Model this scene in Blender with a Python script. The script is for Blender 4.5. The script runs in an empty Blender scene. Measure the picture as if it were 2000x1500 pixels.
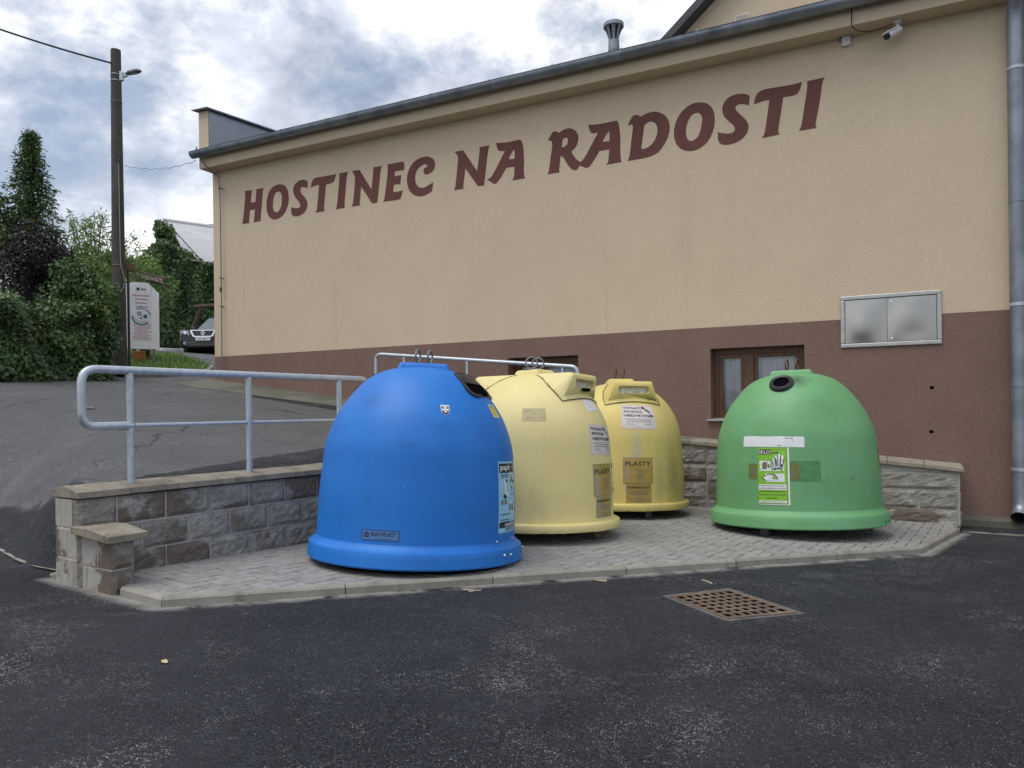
import bpy, bmesh, math, random
import numpy as np
from mathutils import Vector, Matrix, noise as mnoise
R = math.radians
random.seed(7)
rng = np.random.default_rng(11)
scene = bpy.context.scene
COL = scene.collection

# ------------------------------------------------------------------ camera
cam_d = bpy.data.cameras.new('camera')
cam = bpy.data.objects.new('camera', cam_d); COL.objects.link(cam)
cam_d.sensor_fit = 'HORIZONTAL'; cam_d.sensor_width = 36.0
cam_d.lens = 36.0 * 1450 / 2000
cam_d.shift_y = 50 / 2000
cam_d.clip_start = 0.05; cam_d.clip_end = 2000
YAW = R(26.5414); ROLL = R(0.7); CAMZ = 1.10
cam.matrix_world = (Matrix.Translation((0, 0, CAMZ)) @ Matrix.Rotation(YAW, 4, 'Z')
                    @ Matrix.Rotation(R(90), 4, 'X') @ Matrix.Rotation(-ROLL, 4, 'Z'))
scene.camera = cam
scene.render.resolution_x = 1024; scene.render.resolution_y = 768

# ------------------------------------------------------------------ sky and light
SUN_EL, SUN_AZ = R(66), R(215)          # azimuth of the sun, degrees from +Y clockwise
world = bpy.data.worlds.new('World'); scene.world = world; world.use_nodes = True
nt = world.node_tree; nt.nodes.clear()
def wn(t, **k):
    n = nt.nodes.new(t)
    for a, b in k.items(): setattr(n, a, b)
    return n
sky = wn('ShaderNodeTexSky', sky_type='NISHITA'); sky.sun_disc = False
sky.sun_elevation = SUN_EL; sky.sun_rotation = SUN_AZ; sky.air_density = 1.2; sky.dust_density = 1.5
tc = wn('ShaderNodeTexCoord')
mp = wn('ShaderNodeMapping'); mp.inputs['Scale'].default_value = (1, 1, 1.5); mp.inputs['Location'].default_value = (2.5, 7.1, 5.8)
nt.links.new(tc.outputs['Generated'], mp.inputs['Vector'])
n1 = wn('ShaderNodeTexNoise'); n1.inputs['Scale'].default_value = 1.9; n1.inputs['Detail'].default_value = 9; n1.inputs['Roughness'].default_value = .62; n1.inputs['Distortion'].default_value = .35
n2 = wn('ShaderNodeTexNoise'); n2.inputs['Scale'].default_value = 5.2; n2.inputs['Detail'].default_value = 8; n2.inputs['Roughness'].default_value = .6
nt.links.new(mp.outputs[0], n1.inputs['Vector']); nt.links.new(mp.outputs[0], n2.inputs['Vector'])
r1 = wn('ShaderNodeValToRGB'); e = r1.color_ramp.elements
e[0].position = .37; e[0].color = (3.7, 4.05, 4.9, 1); e[1].position = .59; e[1].color = (9.6, 9.6, 9.7, 1)
m_ = r1.color_ramp.elements.new(.485); m_.color = (5.6, 6.0, 6.9, 1)
nt.links.new(n1.outputs['Fac'], r1.inputs['Fac'])
r2 = wn('ShaderNodeValToRGB'); e = r2.color_ramp.elements
e[0].position = .32; e[0].color = (.80, .82, .86, 1); e[1].position = .62; e[1].color = (1.26, 1.25, 1.23, 1)
nt.links.new(n2.outputs['Fac'], r2.inputs['Fac'])
mul = wn('ShaderNodeMix', data_type='RGBA', blend_type='MULTIPLY'); mul.inputs[0].default_value = 1
nt.links.new(r1.outputs[0], mul.inputs[6]); nt.links.new(r2.outputs[0], mul.inputs[7])
cov = wn('ShaderNodeValToRGB'); e = cov.color_ramp.elements
e[0].position = .36; e[0].color = (.35, .35, .35, 1); e[1].position = .50; e[1].color = (1, 1, 1, 1)
nt.links.new(n2.outputs['Fac'], cov.inputs['Fac'])
mix = wn('ShaderNodeMix', data_type='RGBA')
nt.links.new(cov.outputs[0], mix.inputs[0]); nt.links.new(sky.outputs[0], mix.inputs[6]); nt.links.new(mul.outputs[2], mix.inputs[7])
bg = wn('ShaderNodeBackground'); bg.inputs['Strength'].default_value = .092
out = wn('ShaderNodeOutputWorld')
nt.links.new(mix.outputs[2], bg.inputs['Color']); nt.links.new(bg.outputs[0], out.inputs['Surface'])

sun_d = bpy.data.lights.new('sun', 'SUN'); sun_d.energy = 1.5; sun_d.angle = R(40); sun_d.color = (1, .96, .9)
sun = bpy.data.objects.new('sun', sun_d); COL.objects.link(sun)
sd = Vector((math.sin(SUN_AZ) * math.cos(SUN_EL), math.cos(SUN_AZ) * math.cos(SUN_EL), math.sin(SUN_EL)))
sun.rotation_euler = (-sd).to_track_quat('-Z', 'Y').to_euler(); sun.location = (0, -3, 12)

scene.render.engine = 'CYCLES'
vs = scene.view_settings
cy = scene.cycles; cy.max_bounces = 6; cy.diffuse_bounces = 3; cy.glossy_bounces = 3; cy.transmission_bounces = 4; cy.transparent_max_bounces = 6
vs.view_transform = 'Standard'; vs.look = 'None'; vs.exposure = 0.44; vs.gamma = 1; vs.use_curve_mapping = False

# ------------------------------------------------------------------ materials
def mat(name, c1, c2=None, rough=.7, scale=6, detail=6, contrast=(.35, .65), bump=0., bscale=60, bdist=.01, metal=0, spec=.5,
        speck=None, rand=0., coord='Object', stain=None, grain=None, streak=None, spots=()):
    """procedural Principled: two colours over noise, optional fine grain, speckles, stains with own shape, bump"""
    m = bpy.data.materials.new(name); m.use_nodes = True
    t = m.node_tree; b = t.nodes['Principled BSDF']; L = t.links.new
    def N(ty, **k):
        n = t.nodes.new(ty)
        for a, v in k.items(): setattr(n, a, v)
        return n
    tcn = N('ShaderNodeTexCoord'); src = tcn.outputs[coord]
    if rand:
        oi = N('ShaderNodeObjectInfo'); ad = N('ShaderNodeVectorMath', operation='MULTIPLY_ADD')
        ad.inputs[1].default_value = (37, 91, 53); 
        cx = N('ShaderNodeCombineXYZ'); 
        for i in range(3): L(oi.outputs['Random'], cx.inputs[i])
        L(cx.outputs[0], ad.inputs[0]); L(src, ad.inputs[2]); src = ad.outputs[0]
    def noise(sc, de=6, ro=.55, vec=None):
        n = N('ShaderNodeTexNoise'); n.inputs['Scale'].default_value = sc; n.inputs['Detail'].default_value = de; n.inputs['Roughness'].default_value = ro
        L(vec or src, n.inputs['Vector']); return n.outputs['Fac']
    def ramp(f, a, bb):
        r = N('ShaderNodeMapRange'); r.inputs['From Min'].default_value = a; r.inputs['From Max'].default_value = bb
        L(f, r.inputs['Value']); return r.outputs['Result']
    def mixc(f, a, bb, blend='MIX'):
        x = N('ShaderNodeMix', data_type='RGBA', blend_type=blend)
        if isinstance(f, (int, float)): x.inputs[0].default_value = f
        else: L(f, x.inputs[0])
        for i, v in ((6, a), (7, bb)):
            if isinstance(v, tuple): x.inputs[i].default_value = (*v, 1)
            else: L(v, x.inputs[i])
        return x.outputs[2]
    c2 = c2 or tuple(v * .8 for v in c1)
    col = mixc(ramp(noise(scale, detail), *contrast), c1, c2)
    if rand:
        hv = N('ShaderNodeHueSaturation'); mr = N('ShaderNodeMapRange'); mr.inputs['To Min'].default_value = 1 - rand; mr.inputs['To Max'].default_value = 1 + rand
        L(oi.outputs['Random'], mr.inputs['Value']); L(mr.outputs[0], hv.inputs['Value']); L(col, hv.inputs['Color']); col = hv.outputs[0]
    if grain:
        g = ramp(noise(grain[0], 3, .7), .3, .7)
        col = mixc(g, col, mixc(1.0, col, (grain[1],) * 3, 'MULTIPLY'))
    if stain:                                    # (colour, scale, threshold lo, hi, stretch xyz)
        mpn = N('ShaderNodeMapping'); mpn.inputs['Scale'].default_value = stain[4]
        L(N('ShaderNodeNewGeometry').outputs['Position'] if len(stain) > 5 else src, mpn.inputs['Vector'])
        col = mixc(ramp(noise(stain[1], 7, .6, mpn.outputs[0]), stain[2], stain[3]), col, stain[0])
    if streak:
        mpn = N('ShaderNodeMapping'); mpn.inputs['Scale'].default_value = streak[4]; mpn.inputs['Location'].default_value = (4.1, 2.2, 7.7); L(src, mpn.inputs['Vector'])
        col = mixc(ramp(noise(streak[1], 7, .65, mpn.outputs[0]), streak[2], streak[3]), col, streak[0])
    for (c_, rad, sc_, k_) in spots:             # a single stain: colour, centre, radii, strength
        mpn = N('ShaderNodeMapping', vector_type='TEXTURE'); mpn.inputs['Location'].default_value = rad; mpn.inputs['Scale'].default_value = sc_; L(src, mpn.inputs['Vector'])
        ln = N('ShaderNodeVectorMath', operation='LENGTH'); L(mpn.outputs[0], ln.inputs[0])
        ad_ = N('ShaderNodeMath', operation='MULTIPLY_ADD'); L(noise(15, 7, .7), ad_.inputs[0]); ad_.inputs[1].default_value = 1.5; L(ln.outputs['Value'], ad_.inputs[2])
        rr_ = ramp(ad_.outputs[0], 1.65, .75); mk = N('ShaderNodeMath', operation='MULTIPLY'); L(rr_, mk.inputs[0]); mk.inputs[1].default_value = k_
        col = mixc(mk.outputs[0], col, c_)
    if speck:                                    # (colour, scale, threshold)
        v = N('ShaderNodeTexVoronoi'); v.inputs['Scale'].default_value = speck[1]; L(src, v.inputs['Vector'])
        f = ramp(v.outputs['Distance'], speck[2], speck[2] * .7)
        f2 = ramp(noise(speck[1] * .11, 4), .45, .6)
        mm = N('ShaderNodeMath', operation='MULTIPLY'); L(f, mm.inputs[0]); L(f2, mm.inputs[1])
        col = mixc(mm.outputs[0], col, speck[0])
    L(col, b.inputs['Base Color'])
    b.inputs['Roughness'].default_value = rough; b.inputs['Metallic'].default_value = metal
    b.inputs['Specular IOR Level'].default_value = spec
    if bump:
        bn = N('ShaderNodeBump'); bn.inputs['Strength'].default_value = bump; bn.inputs['Distance'].default_value = bdist
        L(noise(bscale, 6, .65), bn.inputs['Height']); L(bn.outputs[0], b.inputs['Normal'])
    return m

def plain(name, c, rough=.6, metal=0, spec=.5): 
    return mat(name, c, tuple(v * .9 for v in c), rough=rough, metal=metal, spec=spec, scale=14)

M = {}
M['cream'] = mat('cream_stucco', (.705, .575, .42), (.672, .546, .397), rough=.93, scale=1.1, bump=.5, bscale=80, bdist=.012, grain=(75, .80), spec=.2,
                 stain=((.60, .485, .35), 2.2, .60, .85, (1, 1, .22)), streak=((.53, .43, .315), 5, .62, .84, (1, 1, .045)))
M['brown'] = mat('brown_marble_plaster', (.295, .190, .155), (.265, .168, .136), rough=.9, scale=1.7, bump=.6, bscale=110, bdist=.012, grain=(115, .55), spec=.25)
M['letter'] = mat('maroon_wall_paint', (.205, .092, .079), (.175, .079, .068), rough=.9, scale=2.2, bump=.75, bscale=70, bdist=.014, grain=(62, .74), spec=.2)
M['zinc'] = mat('zinc_sheet', (.30, .335, .375), (.20, .23, .265), rough=.45, metal=.6, scale=4, stain=((.14, .155, .175), 3, .5, .75, (1, 1, .3)))
M['galv'] = mat('galvanised_steel', (.54, .59, .635), (.43, .48, .53), rough=.42, metal=.55, scale=26, bump=.06, bscale=40, stain=((.34, .40, .47), 7, .58, .8, (1, 1, .3)))
M['dgalv'] = mat('dull_galvanised_steel', (.24, .25, .26), (.16, .165, .17), rough=.55, metal=.5, scale=22, stain=((.16, .13, .11), 9, .6, .8, (1, 1, 1)))
M['rust'] = mat('rusty_steel', (.11, .075, .058), (.20, .105, .06), rough=.8, metal=.25, scale=18, bump=.3, bscale=80)
M['grate'] = mat('rusty_cast_iron', (.155, .105, .074), (.10, .068, .048), rough=.85, scale=9, bump=.4, bscale=90, stain=((.21, .155, .11), 5, .5, .7, (1, 1, 1)))
M['inox'] = mat('brushed_stainless', (.36, .36, .345), (.31, .31, .295), rough=.24, metal=1., scale=.9)
M['alu'] = mat('aluminium_trim', (.47, .475, .47), (.40, .405, .40), rough=.4, metal=.8, scale=9)
M['void_shade'] = plain('dark_void', (.005, .005, .006), .95, spec=0)  # flat black: unlit depth of openings and undersides put into the colour
M['block'] = mat('split_face_concrete', (.44, .425, .385), (.31, .295, .265), rough=.95, scale=9, rand=.10, bump=.8, bscale=45, bdist=.02, grain=(60, .62), spec=.2,
                 stain=((.18, .158, .13), 2.3, .58, .64, (1, 1, 1), 'W'))
M['blockwet'] = mat('damp_split_face_concrete', (.43, .412, .37), (.30, .285, .255), rough=.9, scale=9, rand=.08, bump=.8, bscale=45, bdist=.02, grain=(60, .62), spec=.25,
                 stain=((.165, .138, .112), 2.3, .485, .525, (1, 1, 1), 'W'))
M['mortar'] = mat('mortar', (.50, .48, .44), (.40, .38, .345), rough=.95, scale=12, bump=.5, bscale=70, spec=.2, stain=((.24, .215, .185), 2.1, .56, .66, (1, 1, 1), 'W'))
M['smoothblock'] = mat('smooth_block_side', (.40, .385, .35), (.32, .30, .27), rough=.92, scale=7, bump=.25, bscale=60, spec=.2, stain=((.15, .122, .098), 2.3, .50, .54, (1, 1, 1), 'W'))
M['cap'] = mat('concrete_coping', (.33, .295, .235), (.25, .225, .18), rough=.92, scale=8, rand=.08, bump=.45, bscale=70, grain=(70, .75), spec=.25, stain=((.12, .11, .08), 4, .56, .72, (1, 1, 1)))
M['paver'] = mat('grey_paver', (.335, .328, .315), (.245, .24, .23), rough=.9, scale=16, rand=.08, bump=.3, bscale=90, grain=(110, .78), spec=.25, stain=((.24, .232, .21), 1.6, .55, .75, (1, 1, 1), 'W'))
M['joint'] = mat('paving_joint_sand', (.075, .07, .06), (.045, .045, .038), rough=.98, scale=10, bump=.5, bscale=80)
M['kerb'] = mat('kerb_concrete', (.34, .325, .285), (.26, .245, .21), rough=.92, scale=7, rand=.08, bump=.35, bscale=80, grain=(90, .78), spec=.25, stain=((.15, .14, .11), 5, .58, .75, (1, 1, .5)))
M['concrete'] = mat('old_concrete', (.30, .285, .25), (.20, .20, .155), rough=.95, scale=2.2, bump=.5, bscale=40, grain=(40, .7), stain=((.13, .15, .085), 1.8, .5, .66, (1, 1, 1)))
M['blackplastic'] = mat('black_rubber', (.016, .016, .018), (.028, .028, .03), rough=.42, scale=9)
M['grateframe'] = mat('dirty_concrete_collar', (.13, .128, .122), (.07, .07, .07), rough=.95, scale=9, bump=.4, bscale=60)
M['lampgrey'] = plain('dark_lamp_housing', (.07, .075, .08), .5)
M['mossconcrete'] = mat('mossy_concrete', (.175, .168, .145), (.11, .112, .082), rough=.95, scale=2.2, bump=.5, bscale=40, grain=(40, .7), stain=((.085, .095, .055), 1.8, .5, .66, (1, 1, 1)))
M['cladding'] = mat('painted_sheet', (.36, .40, .45), (.29, .33, .375), rough=.5, metal=.15, scale=2)
M['white'] = mat('white_paint', (.72, .73, .74), (.62, .63, .64), rough=.55, scale=8)
M['offwhite'] = mat('dirty_white_flap', (.66, .64, .55), (.42, .40, .31), rough=.6, scale=14, stain=((.10, .09, .07), 20, .62, .75, (1, 1, 1)))
M['blackink'] = plain('black_print', (.012, .012, .014), .5)
M['paper'] = plain('white_sticker', (.74, .75, .77), .45)
M['pinkish'] = plain('pinkish_white_sticker', (.72, .66, .64), .45)
M['redink'] = plain('faded_red_print', (.36, .10, .10), .5)
M['greyink'] = plain('grey_print', (.16, .17, .19), .5)
M['bluelabel'] = plain('pale_blue_poster', (.30, .60, .84), .35)
M['greenlabel'] = plain('lime_poster', (.22, .50, .035), .35)
M['greyblue'] = plain('clear_label_greyblue', (.075, .185, .42), .4)
M['navy'] = plain('navy_print', (.008, .014, .045), .5)
M['yellowlabel'] = plain('yellow_sticker', (.70, .52, .04), .4)
M['ochre'] = mat('weathered_ochre_label', (.43, .30, .065), (.34, .235, .055), rough=.6, scale=9, streak=((.36, .33, .27), 5, .55, .7, (1.6, 1.6, .25)))
M['olive'] = plain('faded_olive_label', (.135, .165, .032), .6)
M['greenpatch'] = mat('darker_green_patch', (.075, .25, .085), (.055, .20, .068), rough=.55, scale=22)
M['taupe'] = mat('label_residue', (.42, .355, .21), (.50, .43, .22), rough=.7, scale=26, contrast=(.42, .58))
M['blue'] = mat('blue_polyethylene', (.010, .172, .58), (.009, .148, .52), rough=.5, scale=2.5, spec=.42, bump=.05, bscale=14,
                stain=((.012, .10, .36), 9, .60, .76, (1, 1, 1.4)), streak=((.24, .45, .76), 19, .66, .76, (1.2, 1.2, .22)),
                spots=[((.012, .085, .30), (-.32, -.40, 1.03), (.22, .2, .10), .45), ((.012, .085, .30), (.14, -.56, .87), (.16, .14, .07), .4)])
M['yellow'] = mat('faded_yellow_fibreglass', (.74, .64, .31), (.69, .585, .25), rough=.52, scale=1.8, spec=.4, bump=.06, bscale=20,
                  stain=((.60, .51, .24), 5, .58, .80, (1, 1, .45)), streak=((.36, .31, .15), 11, .73, .86, (1.1, 1.1, .25)))
M['yellowdirty'] = mat('grimy_yellow_fibreglass', (.70, .575, .20), (.64, .515, .165), rough=.52, scale=1.8, spec=.4, bump=.06, bscale=20,
                  stain=((.55, .46, .20), 4, .52, .76, (1, 1, .4)), streak=((.24, .22, .12), 5.5, .63, .80, (1.15, 1.15, .13)),
                  spots=[((.22, .215, .12), (.53, -.41, .35), (.16, .16, .45), .55), ((.45, .43, .38), (.17, -.64, .60), (.06, .08, .30), .7), ((.33, .30, .16), (.40, -.55, .30), (.10, .10, .40), .5)])
M['green'] = mat('weathered_green_polyethylene', (.145, .362, .155), (.120, .315, .130), rough=.5, scale=2.2, spec=.45, bump=.06, bscale=25,
                 stain=((.135, .36, .19), 4, .5, .75, (1, 1, 1)), streak=((.05, .14, .06), 17, .645, .76, (1, 1, .8)),
                 spots=[((.025, .045, .03), (.02, -.36, 1.21), (.17, .14, .12), .75), ((.06, .19, .08), (.20, -.50, .98), (.25, .2, .16), .4)])
M['wood'] = mat('varnished_wood_frame', (.125, .052, .022), (.085, .034, .016), rough=.45, scale=12, stain=((.09, .04, .02), 14, .5, .7, (1, 1, .15)))
M['pole'] = mat('weathered_pole', (.105, .096, .088), (.075, .069, .064), rough=.95, scale=3, bump=.5, bscale=30, bdist=.02, stain=((.20, .185, .165), 2.2, .55, .75, (1, 1, .3)), grain=(40, .7))
M['cable'] = plain('black_cable', (.012, .012, .014), .6)
M['rope'] = plain('grey_cable', (.28, .28, .27), .6)
M['bark'] = mat('bark', (.085, .06, .042), (.05, .036, .026), rough=.95, scale=14, bump=.8, bscale=40, bdist=.02)
M['oldwood'] = mat('weathered_timber', (.12, .09, .068), (.075, .057, .045), rough=.9, scale=6, stain=((.17, .15, .12), 10, .5, .7, (.2, 1, 1)))
M['orangewood'] = mat('cut_wood', (.38, .165, .04), (.27, .10, .028), rough=.85, scale=10, bump=.4, bscale=40)
M['signwhite'] = mat('grubby_white_board', (.84, .86, .88), (.76, .78, .80), rough=.5, scale=5, stain=((.22, .25, .17), 4.2, .58, .72, (1, 1, .35)))
M['signpanel'] = plain('pale_print_panel', (.78, .80, .86), .5)
M['carblack'] = mat('black_car_paint', (.008, .008, .010), (.010, .010, .012), rough=.2, spec=.4)
M['glass_dark'] = mat('car_glass', (.08, .10, .115), (.07, .09, .10), rough=.06, spec=.9)
M['chrome'] = plain('chrome', (.75, .76, .78), .15, 1.)
M['tyre'] = plain('tyre_rubber', (.014, .014, .015), .85)
M['lampglass'] = mat('headlamp_glass', (.34, .37, .40), (.22, .24, .27), rough=.1, spec=.8, scale=18)
M['roofsheet'] = mat('pale_trapezoid_sheet', (.56, .57, .58), (.50, .51, .52), rough=.5, metal=.2, scale=2)
M['darkroof'] = mat('dark_roof', (.055, .06, .07), (.04, .044, .05), rough=.6, scale=5)
M['rooftile'] = mat('brown_tile', (.075, .055, .05), (.055, .04, .037), rough=.85, scale=9)
M['brickold'] = mat('old_brick', (.19, .085, .055), (.12, .065, .05), rough=.95, scale=6, bump=.5, bscale=40)
M['curtain'] = mat('net_curtain', (.74, .77, .84), (.62, .65, .72), rough=.95, scale=8)
M['sand'] = mat('loose_sand', (.31, .265, .205), (.22, .19, .15), rough=.98, scale=20, bump=.6, bscale=120)
M['sill'] = plain('sill_sheet', (.50, .51, .53), .45, .4)

def leafmat(name, a, b, yellow=None):
    m = bpy.data.materials.new(name); m.use_nodes = True
    t = m.node_tree; t.nodes.clear(); L = t.links.new
    at = t.nodes.new('ShaderNodeAttribute'); at.attribute_name = 'var'
    rp = t.nodes.new('ShaderNodeValToRGB'); e = rp.color_ramp.elements
    e[0].position = .0; e[0].color = (*a, 1); e[1].position = .96; e[1].color = (*b, 1)
    if yellow:
        x = e.new(.985); x.color = (*yellow, 1)
    L(at.outputs['Fac'], rp.inputs['Fac'])
    pb = t.nodes.new('ShaderNodeBsdfPrincipled'); pb.inputs['Roughness'].default_value = .42; pb.inputs['Specular IOR Level'].default_value = .45
    tr = t.nodes.new('ShaderNodeBsdfTranslucent'); ms = t.nodes.new('ShaderNodeMixShader'); ms.inputs[0].default_value = .22
    L(rp.outputs[0], pb.inputs['Base Color']); L(rp.outputs[0], tr.inputs['Color'])
    L(pb.outputs[0], ms.inputs[1]); L(tr.outputs[0], ms.inputs[2])
    o = t.nodes.new('ShaderNodeOutputMaterial'); L(ms.outputs[0], o.inputs['Surface'])
    return m
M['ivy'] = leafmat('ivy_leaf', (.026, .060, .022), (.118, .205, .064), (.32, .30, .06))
M['ivy2'] = leafmat('far_ivy_leaf', (.040, .085, .030), (.140, .240, .075))
M['plum'] = leafmat('dark_purple_leaf', (.010, .008, .0085), (.030, .023, .024))
M['thuja'] = leafmat('conifer_spray', (.028, .062, .024), (.105, .180, .060), (.16, .15, .035))
M['willow'] = leafmat('willow_leaf', (.070, .145, .032), (.20, .31, .07), (.25, .24, .06))
M['bushl'] = leafmat('yellowing_leaf', (.045, .085, .022), (.13, .17, .04), (.30, .26, .05))
M['grass'] = leafmat('grass_blade', (.07, .15, .026), (.15, .26, .05))

# ground material: two asphalts told apart by a signed distance stored on the mesh, dust along the kerb
def asphalt():
    m = bpy.data.materials.new('asphalt'); m.use_nodes = True
    t = m.node_tree; b = t.nodes['Principled BSDF']; L = t.links.new
    def N(ty, **k):
        n = t.nodes.new(ty)
        for a, v in k.items(): setattr(n, a, v)
        return n
    geo = N('ShaderNodeNewGeometry'); src = geo.outputs['Position']
    def noise(sc, de=6, ro=.55, dist=0):
        n = N('ShaderNodeTexNoise'); n.inputs['Scale'].default_value = sc; n.inputs['Detail'].default_value = de; n.inputs['Roughness'].default_value = ro; n.inputs['Distortion'].default_value = dist
        L(src, n.inputs['Vector']); return n.outputs['Fac']
    def ramp(f, a, bb, lo=0, hi=1):
        r = N('ShaderNodeMapRange'); r.inputs['From Min'].default_value = a; r.inputs['From Max'].default_value = bb
        r.inputs['To Min'].default_value = lo; r.inputs['To Max'].default_value = hi
        L(f, r.inputs['Value']); return r.outputs['Result']
    def mth(op, a, bb):
        x = N('ShaderNodeMath', operation=op)
        for i, v in enumerate((a, bb)):
            if isinstance(v, (int, float)): x.inputs[i].default_value = v
            else: L(v, x.inputs[i])
        return x.outputs[0]
    def mixc(f, a, bb):
        x = N('ShaderNodeMix', data_type='RGBA')
        if isinstance(f, (int, float)): x.inputs[0].default_value = f
        else: L(f, x.inputs[0])
        for i, v in ((6, a), (7, bb)):
            if isinstance(v, tuple): x.inputs[i].default_value = (*v, 1)
            else: L(v, x.inputs[i])
        return x.outputs[2]
    def attr(nm):
        a = N('ShaderNodeAttribute'); a.attribute_name = nm; return a.outputs['Fac']
    fine = ramp(noise(105, 3, .8), .40, .62)
    mid = ramp(noise(9, 6, .6), .35, .65)
    big = ramp(noise(.75, 5, .6, .4), .40, .62)
    dark = mixc(fine, (.004, .0046, .0065), (.048, .0515, .061))
    dark = mixc(mth('MULTIPLY', big, .42), dark, (.042, .045, .053))
    dark = mixc(mth('MULTIPLY', mid, .30), dark, (.013, .0138, .0165))
    old = mixc(fine, (.048, .049, .053), (.185, .187, .194))
    old = mixc(mth('MULTIPLY', ramp(noise(34, 4, .75), .42, .62), .45), old, (.064, .066, .070))
    old = mixc(mth('MULTIPLY', ramp(noise(1.7, 6, .65, .5), .42, .62), .25), old, (.070, .072, .077))
    old = mixc(mth('MULTIPLY', ramp(noise(.55, 5, .6, .8), .50, .62), .18), old, (.120, .120, .124))
    ve = N('ShaderNodeTexVoronoi', feature='DISTANCE_TO_EDGE'); ve.inputs['Scale'].default_value = .42
    wob = N('ShaderNodeVectorMath', operation='MULTIPLY_ADD'); wn_ = N('ShaderNodeTexNoise'); wn_.inputs['Scale'].default_value = 3.2; wn_.inputs['Detail'].default_value = 6; L(src, wn_.inputs['Vector'])
    L(wn_.outputs['Color'], wob.inputs[0]); wob.inputs[1].default_value = (.5, .5, 0); L(src, wob.inputs[2]); L(wob.outputs[0], ve.inputs['Vector'])
    crack = mth('MULTIPLY', ramp(ve.outputs['Distance'], .009, .004), ramp(noise(.8, 3), .46, .56))
    old = mixc(mth('MULTIPLY', crack, .8), old, (.012, .012, .013))
    sdv = mth('ADD', attr('sd'), mth('MULTIPLY', mth('SUBTRACT', noise(6, 6, .65), .5), .16))
    f = ramp(sdv, -.012, .012)
    col = mixc(f, dark, old)
    # pale worn lip where the newer layer ends
    lip = mth('MULTIPLY', ramp(mth('ABSOLUTE', sdv, 0), .035, .005), ramp(noise(3.1, 4), .46, .60))
    col = mixc(mth('MULTIPLY', lip, .45), col, (.20, .195, .18))
    # bare stones where the binder is gone
    vo = N('ShaderNodeTexVoronoi'); vo.inputs['Scale'].default_value = 120; L(src, vo.inputs['Vector'])
    st = ramp(vo.outputs['Distance'], .36, .22)
    patch = mth('MAXIMUM', ramp(noise(1.25, 7, .68, .8), .50, .64), mth('MULTIPLY', ramp(noise(3.3, 6, .7, .6), .56, .68), .8))
    rare = ramp(noise(34, 3, .6), .58, .66)
    amt = mth('MAXIMUM', mth('MULTIPLY', patch, ramp(noise(30, 3, .6), .44, .54)), mth('MULTIPLY', rare, .55))
    col = mixc(mth('MULTIPLY', mth('MULTIPLY', st, amt), .95), col, mixc(vo.outputs['Color'], (.18, .18, .178), (.58, .57, .55)))
    film = ramp(noise(1.25, 7, .68, .8), .57, .70)
    col = mixc(mth('MULTIPLY', mth('MULTIPLY', film, ramp(noise(60, 3, .75), .50, .62)), .32), col, (.20, .198, .19))
    # dust and cement slurry along the kerb
    kd = attr('kd')
    dust = mth('MULTIPLY', ramp(mth('ADD', kd, mth('MULTIPLY', noise(16, 6, .75), .14)), .18, .085), ramp(noise(4, 5, .7), .38, .50))
    col = mixc(mth('MULTIPLY', dust, .85), col, (.36, .35, .325))
    L(col, b.inputs['Base Color'])
    b.inputs['Roughness'].default_value = .8; b.inputs['Specular IOR Level'].default_value = .18
    L(ramp(big, 0, 1, .86, .66), b.inputs['Roughness'])
    bn = N('ShaderNodeBump'); bn.inputs['Strength'].default_value = .85; bn.inputs['Distance'].default_value = .012
    L(mth('ADD', noise(85, 4, .7), mth('MULTIPLY', noise(26, 3), .6)), bn.inputs['Height']); L(bn.outputs[0], b.inputs['Normal'])
    return m
M['asphalt'] = asphalt()

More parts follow.
